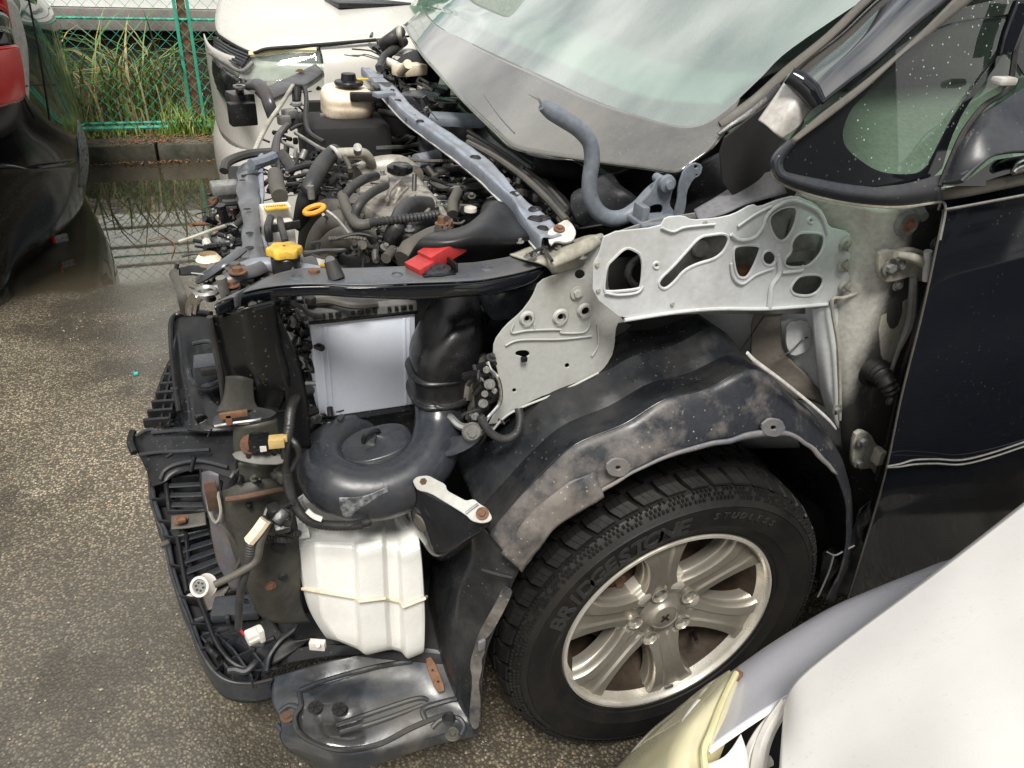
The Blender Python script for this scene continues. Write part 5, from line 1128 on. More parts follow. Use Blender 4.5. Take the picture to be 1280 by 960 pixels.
# --- black box behind the duct (air cleaner) and its smooth lid
ab = sheet('air_box', [Zp((505, 333, .95), (530, 330, .95), (580, 328, .95), (640, 318, .95), (680, 300, .95)), Zp((525, 300, 1.0), (560, 305, 1.0), (600, 300, 1.0), (645, 300, .99), (678, 292, .98)), Zp((558, 288, .99), (578, 286, 1.0), (606, 276, 1.01), (640, 278, .99), (668, 280, .97)), Zp((592, 290, .95), (600, 270, .98), (614, 256, .99), (634, 256, .98), (658, 270, .96)), Zp((600, 272, .90), (604, 256, .93), (618, 247, .94), (640, 252, .93), (656, 262, .92))], M_['plastic_matte'], van, th=.003, su=6, sv=6, ang=80)
part(MB().box(P(632, 362, y=.25), (.085, .12, .05), bev=.012), 'box_foot', 'plastic_grey', ab)
part(MB().box(P(634, 392, y=.30), (.11, .12, .05), bev=.01), 'box_lower', 'plastic_matte', ab)
part(MB().lathe([(.0, .0), (.010, .0), (.010, .006)], P(588, 264, z=.99), (0, 0, 1), 12), 'vent_plug', 'white_plastic', ab)
part(MB().tube(Zp((505, 325, .955), (517, 312, .965), (534, 306, .975), (552, 300, .985)), [.017, .020, .022, .024], n=20, cor=.03, camp=.06), 'intake_hose', 'hose_dusty', ab)
part(MB().tube([P(552, 312, z=.96), P(543, 300, z=.985), P(546, 287, z=.99), P(552, 284, z=.985)], .003, n=8), 'hose_clamp', 'rust_light', ab)
part(MB().bolt(P(552, 280, z=.995), (0, 0, 1), .006, .01).bolt(P(560, 283, z=.99), (.5, 0, 1), .004, .008), 'clamp_screw', 'rust_light', ab)
# clutter between duct and tower
mb = MB()
mb.tube(Y((598, 445, .20), (600, 470, .19), (596, 500, .18), (590, 525, .17)), .012, n=10); mb.tube(Y((586, 455, .2), (584, 480, .19), (583, 500, .18)), .009, n=8)
part(mb, 'support_post', 'hose_dusty')
part(MB().tube(Y((609, 452, .12), (613, 462, .115), (622, 472, .11), (626, 488, .11), (624, 505, .11), (610, 522, .105), (600, 538, .10)), .003, n=8), 'metal_pipe', 'chrome')
part(MB().tube(Y((600, 520, .10), (612, 540, .09), (630, 549, .085), (645, 542, .09), (650, 525, .10), (648, 510, .11)), .0065, n=12, cor=.004, camp=.1), 'ribbed_hose', 'hose')
mb = MB()
for a, b, r in ((612, 480, .008), (604, 504, .007), (600, 540, .006), (618, 488, .004), (606, 492, .005), (594, 520, .006), (608, 462, .005)): mb.bolt(P(a, b, y=.11), (-.3, -1, .2), r*.6, .007)
part(mb, 'pipe_fitting', 'zinc')
mb = MB()
for i in range(12): 
    x, y = random.uniform(592, 618), random.uniform(450, 540)
    mb.tube(Y((x, y, .15), (x+random.uniform(-8, 8), y+12, .14), (x+random.uniform(-10, 10), y+26, .14)), .003, n=6)
mb.box(P(605, 500, y=.17), (.03, .04, .09), bev=.005); mb.box(P(600, 465, y=.2), (.03, .04, .05), bev=.005)
part(mb, 'wiring', 'tape_black', kind='stuff')

# --- black bracket with pale strap beside the duct
bz = sheet('wing_bracket', [Y((516, 604, .085), (545, 620, .055), (580, 636, .02), (612, 652, .0)), Y((514, 640, .09), (540, 662, .05), (575, 668, .015), (612, 656, .0)), Y((524, 672, .10), (540, 690, .05), (568, 684, .02), (600, 664, .005)), Y((532, 688, .11), (550, 700, .06), (566, 694, .04), (590, 672, .02))], M_['black_paint'], van, th=.003, su=6, sv=6, ang=80)
ZB = Z(500, 540, 5.333)
so = PP(570, 620, V(-.45, .035, .5), V(0, -1, 0)); sn = V(-.35, -.45, .82)
strap = plate('bracket_strap', ZB([(88, 322), (120, 297), (190, 292), (240, 320), (300, 350), (310, 392), (380, 430), (440, 462), (490, 448), (530, 482), (580, 512), (612, 572), (590, 595), (545, 605), (480, 590), (440, 548), (300, 462), (200, 402), (120, 385), (97, 350)]), (so, sn), .003, M_['tower_metal'], bz, holes=[ZB(circ(158, 335, 14, 12))])
part(MB().bolt(PP(603, 642, so+sn*.002, sn), sn, .0055, .003), 'strap_bolt', 'rust_light', strap)
part(MB().bolt(PP(530, 603, so-sn*.004, sn), sn, .006, .003), 'strap_bolt', 'rust', strap)
part(MB().tube([PP(a, b, so+sn*.003, sn) for a, b in ZB([(440, 540), (470, 515), (520, 480)])], .0018, n=6), 'strap_fold', 'zinc', strap)
sheet('torn_flange', [Y((522, 640, .075), (530, 648, .065), (538, 668, .06)), Y((518, 650, .078), (528, 662, .07), (537, 676, .062))], M_['hose_dusty'], bz, th=.003, bump=.006, bs=50)

# --- battery
bx0, bx1, by0, by1, bz0, bz1 = -.541, -.378, .30, .53, .664, .838
bat = part(MB().box(((bx0+bx1)/2, (by0+by1)/2, (bz0+bz1)/2), (bx1-bx0, by1-by0, bz1-bz0), bev=.004), 'battery', 'battery_case')
for x in (bx0+.014, bx0+.022, bx1-.018, bx1-.010): part(MB().box((x, by0-.0006, (bz0+bz1)/2-.002), (.0035, .003, bz1-bz0-.012), bev=.001), 'case_rib', 'battery_case', bat)
lid = part(MB().box(((bx0+bx1)/2, (by0+by1)/2, bz1+.009), (bx1-bx0+.005, by1-by0+.005, .018), bev=.002), 'battery_lid', 'battery_top', bat)
mb = MB()
for i in range(14):
    if i in (4, 9): continue
    mb.box((bx0+.008+i*.0113, by0-.0035, bz1+.012), (.006 if i % 3 else .009, .004, .007), bev=.0008)
part(mb, 'lid_teeth', 'plastic_black', lid)
part(MB().box(((bx0+bx1)/2, by0-.003, bz1+.002), (bx1-bx0+.006, .004, .005), bev=.001), 'lid_band', 'plastic_black', lid)
part(MB().box(((bx0+bx1)/2, (by0+by1)/2, bz1+.026), (bx1-bx0-.02, by1-by0-.03, .018), bev=.004), 'lid_step', 'battery_top', bat)
part(MB().box(((bx0+bx1)/2, (by0+by1)/2-.005, bz0-.009), (bx1-bx0+.02, by1-by0+.02, .018), bev=.004), 'battery_tray', 'plastic_black', bat)
lz = bz1+.0375
lab = part(MB().box(P(409, 326, z=lz), (.032, .034, .002), bev=.0005), 'label', 'white_plastic', bat)
part(MB().box(P(410, 331, z=lz)+V(0, -.004, .0016), (.026, .016, .001)), 'label_patch', 'yellow_plastic', lab)
def flat_text(s, p, size, m, parent, name='printed_text', rz=0, ex=.0002):
    fc = bpy.data.curves.new(name, 'FONT'); fc.body = s; fc.size = size; fc.extrude = ex; fc.align_x = 'CENTER'; fc.align_y = 'CENTER'; fc.resolution_u = 2
    t = bpy.data.objects.new('tmp', fc); COL.objects.link(t)
    me = bpy.data.meshes.new_from_object(t.evaluated_get(bpy.context.evaluated_depsgraph_get())); bpy.data.objects.remove(t); me.materials.clear()
    me.transform(Matrix.Translation(p) @ Matrix.Rotation(rz, 4, 'Z')); return link(name, me, m, parent, False)
# hold-down bar, terminals and the loose red cover
part(MB().box(P(488, 312, z=lz+.02), (.022, .09, .006), .12, bev=.0015).box(P(497, 346, z=lz+.012), (.024, .03, .005), .12, bev=.001).box(P(482, 291, z=lz+.022), (.07, .014, .006), .05, bev=.0015), 'hold_down_bar', 'zinc')
part(MB().cyl(P(481, 292, z=lz+.02), P(481, 286, z=lz+.035), .004).bolt(P(481, 289, z=lz+.026), (0, 0, 1), .007, .006), 'hold_down_nut', 'zinc')
tm = part(MB().cyl(P(480, 322, z=lz), P(480, 314, z=lz+.018), .011, .009, n=16).box(P(478, 310, z=lz+.02), (.03, .022, .012), .2, bev=.003).bolt(P(492, 306, z=lz+.022), (0, 0, 1), .006, .006), 'battery_terminal', 'zinc')
part(MB().cyl(P(467, 312, z=lz+.012), P(467, 304, z=lz+.028), .009, .007, n=8).bolt(P(494, 302, z=lz+.026), (0, 0, 1), .006, .006), 'terminal_bolt', 'reservoir_tan', tm)
part(MB().lathe([(.012, 0), (.020, .001), (.022, .004), (.012, .008)], P(484, 318, z=lz+.002), (0, 0, 1), 24), 'terminal_ring', 'zinc', tm)
part(MB().box(P(505, 316, z=lz+.012), (.04, .02, .018), .2, bev=.003), 'terminal_clamp', 'hose_dusty', tm)
rc = P(553, 314, z=.985); Rm = Matrix.Rotation(.42, 3, 'Z') @ Matrix.Rotation(-.25, 3, 'Y')
red = part(MB().box(rc, (.062, .030, .022), Rm, bev=.002), 'terminal_cover', 'red_plastic')
part(MB().box(rc+Rm @ V(-.042, -.002, -.002), (.026, .034, .016), Rm, bev=.002).box(rc+Rm @ V(-.048, -.008, -.010), (.03, .02, .01), Rm, bev=.001), 'cover_flap', 'red_plastic', red)
part(MB().box(rc+Rm @ V(.034, .006, .0), (.008, .012, .018), Rm, bev=.001), 'cover_hinge', 'red_plastic', red)
# items seen under the rail, above the battery face
part(MB().tube(Zp((385, 380, .86), (410, 376, .87), (440, 382, .87), (470, 380, .86)), .006, n=8), 'cable', 'hose_dusty')
part(MB().box(P(497, 377, y=.33), (.05, .02, .014), bev=.003), 'rusty_bracket', 'rust_light')
part(MB().box(P(450, 380, y=.34), (.03, .02, .03), bev=.002), 'clamp_block', 'hose_dusty')

# --- engine
def blk(name, outl, z, h, m, parent, bev=.004, **kw):
    return plate(name, outl, (V(0, 0, z-h/2+.0), V(0, 0, 1)), h, M_[m], parent, bev=bev, **kw)
eng = blk('engine', [(452, 213), (470, 206), (495, 204), (518, 214), (524, 224), (560, 262), (562, 285), (545, 300), (505, 296), (460, 292), (438, 270), (428, 246), (434, 230)], .905, .06, 'aluminium', van, bev=.010)
part(MB().tube(Zp((447, 222, .915), (470, 212, .925), (500, 210, .93), (515, 222, .925)), .026, n=14), 'cam_cover', 'aluminium', eng)
blk('coil_plate', [(500, 222), (522, 224), (556, 262), (548, 276), (528, 270), (508, 250)], .935, .025, 'aluminium', eng, bev=.006)
for i in range(7):
    u = i/6; part(MB().tube(Zp((452+u*52, 262+u*18, .915), (472+u*46, 238+u*14, .935), (486+u*40, 228+u*14, .935)), .0042, n=6), 'cooling_rib', 'aluminium', eng)
blk('rocker_cover', [(456, 226), (480, 207), (508, 208), (520, 222), (552, 258), (558, 284), (536, 290), (508, 272), (480, 268), (452, 250)], .962, .03, 'aluminium', eng, bev=.009)
for i in range(5): part(MB().tube(Zp((500+i*9, 226+i*9, .964), (488+i*9, 238+i*9, .964), (484+i*8, 250+i*6, .96)), .0035, n=6), 'cooling_rib', 'aluminium', eng)
fc_ = part(MB().lathe([(.018, 0), (.024, .004), (.024, .014), (.018, .018), (.0, .018)], P(500, 217, z=.962), (0, 0, 1), 24).box(P(501, 211, z=.984), (.012, .03, .012), .5, bev=.003), 'oil_filler_cap', 'plastic_black', eng)
for a, b in ((478, 218), (532, 232), (548, 256), (470, 284), (512, 288), (452, 246), (444, 262), (525, 262)): part(MB().bolt(P(a, b, z=.963), (0, 0, 1), .0045, .006), 'head_bolt', 'zinc', eng)
part(MB().tube(Zp((520, 202, .93), (535, 199, .93), (546, 196, .93)), .016, n=14), 'coolant_outlet', 'grey_blue_metal', eng)
# intake runners, big radiator hose and piping
mn = part(MB().tube(Zp((440, 268, .93), (420, 262, .925), (402, 264, .90), (388, 282, .86), (384, 310, .80)), .019, n=16).tube(Zp((452, 282, .93), (428, 276, .935), (408, 284, .91), (396, 304, .87), (392, 330, .80)), .019, n=16).tube(Zp((462, 296, .93), (440, 296, .935), (420, 302, .915), (408, 318, .87), (404, 345, .80)), .020, n=16), 'intake_manifold', 'hose_dusty', eng)
T = [ # material, radius, name, corrugation, points (px, py, z)
 ('hose', .023, 'radiator_hose', 0, ((418, 190, .97), (404, 204, .975), (392, 226, .96), (382, 250, .93), (376, 280, .86))),
 ('apron_dusty', .015, 'coolant_pipe', 0, ((420, 192, .975), (440, 191, .975), (455, 192, .97), (463, 202, .95), (466, 214, .92))),
 ('reservoir_tan', .008, 'coolant_pipe', 0, ((436, 197, .96), (452, 197, .96), (462, 203, .95))),
 ('hose', .012, 'breather_hose', 0, ((470, 220, .97), (455, 224, .985), (440, 234, .98), (430, 246, .97))),
 ('hose', .011, 'breather_hose', 0, ((482, 232, .97), (466, 240, .985), (450, 254, .985), (444, 268, .97))),
 ('hose_dusty', .013, 'breather_hose', 0, ((428, 244, .97), (434, 262, .965), (446, 280, .965), (462, 280, .965))),
 ('hose', .011, 'ribbed_loom', .006, ((462, 279, .975), (490, 275, .98), (520, 272, .98), (548, 268, .98))),
 ('hose', .020, 'coolant_hose', 0, ((484, 305, .93), (495, 285, .965), (503, 265, .975), (516, 256, .975), (536, 256, .965))),
 ('hose', .012, 'vacuum_hose', 0, ((510, 300, .95), (518, 286, .96), (540, 276, .965), (560, 276, .96))),
 ('zinc', .004, 'dipstick_tube', 0, ((404, 268, .95), (412, 275, .93), (420, 285, .89))),
 ('hose_dusty', .008, 'ribbed_loom', .005, ((430, 196, .97), (436, 206, .965), (438, 216, .95), (437, 222, .93))),
 ('zinc', .006, 'pipe', 0, ((369, 166, .95), (385, 176, .95), (402, 186, .955), (416, 190, .96))),
 ('hose', .010, 'hose', 0, ((470, 186, .90), (490, 185, .90), (510, 184, .89), (530, 178, .88))),
 ('hose_dusty', .014, 'heater_hose', 0, ((474, 140, .90), (500, 144, .90), (525, 150, .90), (545, 162, .88))),
 ('hose', .018, 'heater_hose', 0, ((470, 188, .84), (495, 187, .84), (515, 184, .83))),
 ('hose', .014, 'heater_hose', 0, ((474, 150, .86), (482, 168, .86), (498, 178, .86), (510, 172, .85))),
 ('hose', .016, 'hose', 0, ((545, 216, .93), (570, 214, .93), (590, 216, .92))),
 ('hose', .015, 'hose', 0, ((560, 236, .93), (590, 236, .93), (620, 240, .92))),
 ('hose', .013, 'hose', 0, ((575, 205, .92), (590, 212, .92), (596, 226, .91))),
 ('hose_dusty', .014, 'hose', 0, ((572, 240, .95), (566, 254, .95), (566, 268, .94))),
 ('hose', .010, 'hose', 0, ((540, 250, .93), (560, 262, .93), (580, 262, .93), (600, 256, .92))),
 ('zinc', .0035, 'pipe', 0, ((390, 238, .93), (410, 228, .94), (432, 226, .93))),
]
for m_, r_, nm_, co_, pts_ in T: part(MB().tube(Zp(*pts_), r_*.68, n=14 if r_ > .01 else 8, cor=co_), nm_, m_, eng)
part(MB().tube(Zp((414, 184, .985), (420, 188, .99), (425, 198, .975), (422, 204, .96)), .004, n=8), 'hose_clip', 'bare_white', eng)
part(MB().cyl(P(447, 190, z=.985), P(447, 184, z=1.0), .008, n=10), 'pipe_bolt', 'zinc', eng)
# yellow dipstick ring
rp_ = P(393, 262, z=.985)
part(MB().tube([rp_+V(.0145*math.cos(t), .015*math.sin(t), .004*math.cos(t)) for t in [2*PI*i/16 for i in range(17)]], .0040, n=8, sub=3), 'dipstick_handle', 'orange_plastic', eng)
part(MB().tube([rp_+V(.017, -.01, 0), rp_+V(.03, -.02, -.01), rp_+V(.045, -.03, -.03)], .003, n=6), 'dipstick', 'zinc', eng)
# fuse box / filler with yellow caps and labels
fb = part(MB().box(P(345, 268, z=.975), (.045, .028, .03), .1, bev=.004), 'filler_neck_box', 'white_plastic')
part(MB().box(P(345, 259, z=.993), (.034, .020, .003), .1, bev=.0008), 'yellow_label', 'yellow_plastic', fb)
mb = MB()
for i in range(9): mb.box(P(345, 259, z=.995)+V(-.013+i*.0032, .005+i*.0003, 0), (.0018, .0028, .0006), .1)
part(mb, 'fine_print', 'tape_black', fb, kind='stuff')
part(MB().tube(Zp((350, 275, .98), (352, 285, .985), (356, 300, .98), (356, 312, .96)), .005, n=8).tube(Zp((338, 272, .985), (335, 285, .98), (337, 300, .96)), .006, n=8), 'cable', 'hose', fb)
part(MB().box(P(348, 290, z=.95), (.040, .07, .05), .1, bev=.006), 'bottle_body', 'white_plastic', fb)
part(MB().box(P(357, 283, z=.975), (.045, .004, .012), .3, bev=.001), 'clip', 'tape_black', fb)
cc = P(356, 317, z=.985)
part(MB().lathe([(.0, -.03), (.018, -.03), (.019, -.004), (.016, .0)], cc, (0, 0, 1), 24), 'filler_neck', 'tape_black', fb)
rows = []
for r, h in ((.018, -.002), (.0215, .0), (.0215, .007), (.018, .010), (.002, .011)): rows.append([cc+V(r*(1+.10*math.cos(6*t))*math.cos(t), r*(1+.10*math.cos(6*t))*math.sin(t), h) for t in [2*PI*i/48 for i in range(48)]])
vs, fs = grid(rows, 1, 2, closed=True, hu=True)
MB().add(vs, fs).build('filler_cap', M_['yellow_plastic'], fb)

# --- tan expansion tank at the far side
rs = [[(404, 106, 0), (420, 102, 0), (448, 102, 0), (462, 112, 0)]]
rz_ = .93
oc = P(434, 122, z=.96)
rv = rings('expansion_tank', [(432, 146, 1.36, 20, .06), (433, 142, 1.36, 29, .075), (434, 132, 1.36, 31, .085), (434, 126, 1.36, 31.5, .085), (434, 118, 1.36, 31, .085), (433, 110, 1.37, 26, .075), (433, 106, 1.37, 12, .04)], M_['reservoir_tan'], van, e=3.2, su=4)
for b in (130, 133): pass
ct = P(436, 103, y=1.34)
part(MB().lathe([(.0, .022), (.018, .022), (.020, .006), (.036, .004), (.038, .0), (.036, -.006)], ct, (0, 0, 1), 28), 'tank_cap', 'plastic_matte', rv)
part(MB().box(ct+V(.036, -.002, .008), (.030, .012, .005), bev=.002), 'cap_tab', 'yellow_plastic', rv)
part(MB().box(P(462, 121, y=1.27), (.10, .02, .022), -.08, bev=.005).box(P(480, 118, y=1.3), (.06, .08, .05), bev=.01), 'tank_bracket', 'plastic_matte', rv)
part(MB().lathe([(.03, 0), (.045, -.012), (.03, -.03)], P(425, 147, y=1.33), (0, 0, 1), 20), 'tank_outlet', 'plastic_black', rv)
part(MB().box(P(430, 172, y=1.3)+V(0, 0, -.03), (.22, .2, .16), bev=.02), 'fan_shroud', 'dark_void')
# --- dark interior of the bay: firewall, floor, far side wall, sub-frame
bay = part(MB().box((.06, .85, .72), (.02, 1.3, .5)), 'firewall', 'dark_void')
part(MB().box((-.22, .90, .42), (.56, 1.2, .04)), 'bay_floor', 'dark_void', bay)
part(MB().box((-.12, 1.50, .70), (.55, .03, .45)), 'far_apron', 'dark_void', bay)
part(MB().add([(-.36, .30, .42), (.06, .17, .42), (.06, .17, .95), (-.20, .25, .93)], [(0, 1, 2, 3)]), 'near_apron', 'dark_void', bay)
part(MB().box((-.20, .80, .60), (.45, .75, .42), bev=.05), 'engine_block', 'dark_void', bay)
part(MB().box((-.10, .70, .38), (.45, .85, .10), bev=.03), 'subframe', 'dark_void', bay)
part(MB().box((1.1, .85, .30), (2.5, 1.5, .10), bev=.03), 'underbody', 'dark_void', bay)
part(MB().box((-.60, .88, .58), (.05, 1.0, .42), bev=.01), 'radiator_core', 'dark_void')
# --- radiator support: pressed metal across the nose, on top
Z8b = Z(250, 160, 8); Z2b = Z(200, 180, 4)
rsp = sheet('radiator_support', [Zp((283, 358, .945), (305, 347, .955), (332, 338, .96)), Zp((300, 335, .955), (316, 326, .962), (333, 318, .958)), Zp((303, 300, .955), (316, 296, .962), (326, 300, .955)), Zp((302, 275, .952), (312, 272, .96), (324, 270, .955)), Zp((296, 245, .95), (310, 243, .958), (325, 242, .95)), Zp((297, 220, .95), (308, 218, .958), (320, 216, .95)), Zp((298, 208, .94), (308, 204, .95), (320, 200, .945))],
            M_['bar_top'], van, th=.003, bump=.004, bs=24, su=6, sv=6)
part(MB().tube(Zp((326, 192, .95), (325, 215, .95), (326, 245, .945), (322, 268, .945), (314, 288, .945), (326, 302, .945), (333, 322, .945)), .008, n=10, flat=.6), 'support_flange', 'grey_blue_metal', rsp)
part(MB().tube(Zp((333, 318, .95), (330, 300, .945), (326, 285, .945)), .004, n=8), 'support_edge', 'zinc', rsp)
for a, b in ((303, 226), (312, 292), (302, 312), (309, 262), (312, 310), (318, 328), (306, 330)): part(MB().lathe([(.0, .001), (.006, .001)], P(a, b, z=.964), (0, 0, 1), 12), 'hole', 'dark_void', rsp)
part(MB().tube(Zp((250, 348, .93), (262, 342, .95), (276, 332, .965), (290, 322, .97), (302, 312, .975)), .010, n=10, flat=.5), 'headlight_bracket', 'bar_top', rsp)
part(MB().box(P(296, 338, z=.95), (.05, .04, .02), .3, bev=.006).bolt(P(294, 335, z=.965), (0, 0, 1), .008, .006), 'bracket_block', 'hose_dusty', rsp)
part(MB().tube(Zp((285, 350, .96), (300, 343, .965), (318, 338, .965), (330, 333, .965)), .009, n=10, flat=.5), 'bracket_strip', 'bar_top', rsp)
part(MB().bolt(P(297, 340, z=.97), (0, 0, 1), .007, .005).bolt(P(290, 357, z=.955), (0, 0, 1), .006, .005), 'bracket_bolt', 'rust_light', rsp)
part(MB().tube(Zp((254, 365, .94), (270, 362, .945), (290, 356, .945), (306, 350, .945)), .007, n=8, flat=.5), 'bracket_edge', 'zinc', rsp)
part(MB().lathe([(.010, .0), (.013, .003), (.016, .0)], P(257, 364, z=.95), (0, 0, 1), 18), 'bracket_eye', 'zinc', rsp)
# dark upright behind the rail front
up = sheet('headlight_carrier', [Y((262, 396, .16), (300, 386, .13), (345, 374, .14)), Y((270, 440, .17), (310, 430, .14), (352, 425, .15)), Y((276, 480, .18), (320, 478, .15), (362, 480, .16)), Y((282, 516, .18), (318, 512, .16), (350, 512, .17))], M_['plastic_black'], van, th=.003, bump=.003, bs=12)
sheet('carrier_side', [Y((322, 376, .15), (332, 400, .145), (345, 440, .15), (358, 500, .16), (366, 560, .17)), Y((336, 372, .17), (350, 400, .17), (368, 440, .17), (384, 500, .18), (388, 560, .19))], M_['plastic_matte'], up, th=.004, su=6, sv=5)
part(MB().lathe([(.0, -.001), (.005, -.001), (.008, .001)], P(297, 445, y=.155), (0, 1, 0), 14), 'hole_collar', 'zinc', up)
part(MB().lathe([(.004, -.004), (.008, -.004), (.010, .001)], P(314, 480, y=.155), (0, 1, 0), 16), 'hole_collar', 'plastic_grey', up)
part(MB().tube(Y((262, 396, .15), (268, 430, .155), (276, 470, .16), (281, 510, .165)), .004, n=8), 'carrier_edge', 'hose', up)
bp_ = sheet('lower_carrier', [Y((283, 470, .155), (300, 470, .14), (316, 474, .145)), Y((280, 496, .15), (300, 498, .135), (318, 502, .14)), Y((270, 516, .145), (298, 514, .13), (326, 512, .14))], M_['olive_panel'], van, th=.003)
plate('carrier_flange', [(265, 528), (270, 518), (290, 514), (318, 508), (340, 512), (346, 516), (336, 522), (300, 528), (268, 534)], (P(300, 520, y=.13), (-.1, -.5, .85)), .004, M_['plastic_black'], bp_)
part(MB().tube(Y((268, 533, .12), (290, 529, .12), (320, 525, .12), (340, 519, .13)), .0022, n=6), 'bent_edge', 'zinc', bp_)
part(MB().box(P(292, 518, y=.12), (.035, .006, .008), bev=.001).box(P(286, 524, y=.12), (.008, .006, .016), bev=.001), 'rust_patch', 'rust_light', bp_)
olive = M_['olive_panel']
sheet('side_member', [Y((292, 532, .13), (320, 530, .12), (346, 522, .13)), Y((292, 560, .13), (322, 560, .12), (352, 556, .13)), Y((296, 574, .13), (325, 574, .12), (354, 570, .13))], olive, van, th=.003)
sb = plate('sensor_bracket', [(290, 566), (312, 562), (345, 566), (356, 572), (352, 580), (320, 580), (295, 574)], (P(322, 572, y=.10), (0, -.6, .8)), .004, M_['hose_dusty'], van, holes=[circ(311, 570, 4), circ(343, 566, 4)])
part(MB().bolt(P(313, 555, y=.105), (0, -1, .3), .008, .006), 'sensor_bolt', 'rust_light', sb)
mk('tan_plug', (.50, .37, .15, 1), .4, dirt='#6b5126', dscale=30, damt=.4)
sen = part(MB().box(P(324, 552, y=.10), (.026, .022, .018), -.15, bev=.003), 'impact_sensor', 'plastic_black', sb)
part(MB().box(P(344, 552, y=.095), (.024, .015, .014), -.1, bev=.002).box(P(355, 548, y=.095), (.009, .009, .008), -.1, bev=.002), 'sensor_plug', 'tan_plug', sb)
part(MB().box(P(329, 561, y=.088), (.008, .002, .008)), 'sensor_tag', 'white_plastic', sb)
sheet('side_member_lower', [Y((298, 578, .13), (326, 580, .12), (354, 578, .13)), Y((299, 602, .13), (320, 600, .12), (352, 596, .13)), Y((285, 612, .15), (318, 600, .14), (360, 592, .15))], olive, van, th=.003)
# box section end with torn rusty mouth
be = sheet('crash_box', [Y((276, 612, .14), (300, 604, .12), (330, 598, .12), (362, 592, .15)), Y((283, 630, .13), (300, 622, .11), (332, 612, .11), (365, 606, .14)), Y((286, 650, .13), (302, 645, .11), (335, 640, .11), (368, 636, .14)), Y((290, 690, .13), (306, 690, .11), (338, 690, .11), (372, 690, .14)), Y((300, 712, .13), (318, 730, .11), (345, 745, .11), (376, 750, .14)), Y((312, 740, .14), (325, 765, .12), (350, 778, .12), (385, 778, .15))], olive, van, th=.004, bump=.006, bs=13)
for a, b, rx in ((348, 684, .007), (354, 722, .005)): part(MB().lathe([(.0, -.001), (rx, -.001), (rx*1.5, .001)], P(a, b, y=.108), (0, 1, 0), 14), 'hole', 'dark_void', be)
part(MB().bolt(P(338, 732, y=.106), (0, -1, 0), .005, .003), 'rusty_rivet', 'rust_light', be)
part(MB().tube(Y((283, 624, .10), (300, 622, .095), (330, 616, .095), (362, 610, .12)), .004, n=8), 'weld_edge', 'rust', be)
bl = mat('grey_torn_paint', (.08, .095, .12, 1), .45, dirt='#6a4a30', dscale=12, damt=.5, bump=.1)
fl2 = sheet('torn_bracket', [Y((252, 590, .17), (262, 588, .15), (274, 592, .14)), Y((256, 620, .16), (266, 625, .14), (278, 620, .135)), Y((262, 655, .15), (280, 662, .13), (298, 686, .13)), Y((272, 700, .15), (288, 705, .13), (300, 700, .13)), Y((290, 736, .15), (296, 738, .14), (300, 732, .14))], bl, van, th=.003, bump=.003, bs=24)
part(MB().tube(Y((258, 612, .13), (262, 640, .125), (270, 653, .12), (276, 640, .12), (272, 615, .125)), .0022, n=6), 'bare_edge', 'apron_dusty', fl2)
part(MB().tube(Y((274, 654, .12), (286, 668, .115), (300, 687, .115)), .003, n=6).tube(Y((300, 688, .115), (300, 700, .115), (294, 712, .12)), .0022, n=6), 'bare_edge', 'hose_dusty', fl2)
part(MB().box(P(265, 620, y=.125), (.016, .004, .05), bev=.001), 'rust_patch', 'rust', fl2)

# --- harness and plugs at the front corner
loom = part(MB().tube(Y((388, 488, .24), (372, 494, .18), (364, 510, .14), (361, 535, .12), (357, 560, .10), (358, 590, .10), (366, 625, .085), (382, 648, .07), (405, 656, .065), (440, 657, .065), (462, 652, .07)), .0075, n=12, cor=.005, camp=.1), 'wiring_loom', 'tape_black')
part(MB().tube(Y((362, 548, .11), (370, 556, .10), (374, 568, .10), (368, 580, .10), (362, 588, .10)), .0045, n=8), 'loom_branch', 'tape_black', loom)
part(MB().tube(Y((366, 628, .075), (352, 634, .09), (336, 634, .10), (330, 648, .09)), .004, n=8), 'loom_branch', 'tape_black', loom)
part(MB().tube(Y((384, 638, .062), (392, 645, .058), (402, 649, .056)), .004, n=6, flat=.5), 'white_tie', 'white_plastic', loom)
part(MB().box(P(446, 657, y=.06), (.016, .012, .006), -.1, bev=.001), 'purple_tape', mat('purple_tape_', (.10, .02, .16, 1), .4) and 'tape_black', loom)
mb = MB()
for i in range(7): mb.box(P(348+random.uniform(-9, 9), 650+random.uniform(-12, 10), y=.085+random.uniform(-.01, .01)), (.022, .016, .020), Matrix.Rotation(random.uniform(0, 3), 3, 'X') @ Matrix.Rotation(random.uniform(0, 3), 3, 'Z'), bev=.005)
part(mb, 'taped_joint', 'tape_black', loom)
part(MB().tube(Y((334, 648, .08), (322, 662, .075), (314, 680, .07), (311, 700, .065), (305, 725, .06), (300, 745, .058), (298, 785, .05)), [.008, .009, .009, .007, .006, .006, .0055], n=10, cor=.004, camp=.1), 'loom_branch', 'hose', loom)
part(MB().tube(Y((336, 652, .075), (326, 675, .068), (320, 700, .062), (300, 715, .056), (268, 731, .05)), [.006, .006, .006, .0055, .005], n=10), 'loom_branch', 'hose_dusty', loom)
part(MB().tube(Y((332, 650, .072), (322, 664, .068), (312, 676, .068)), .0085, n=8), 'tan_sleeve', 'reservoir_tan', loom)
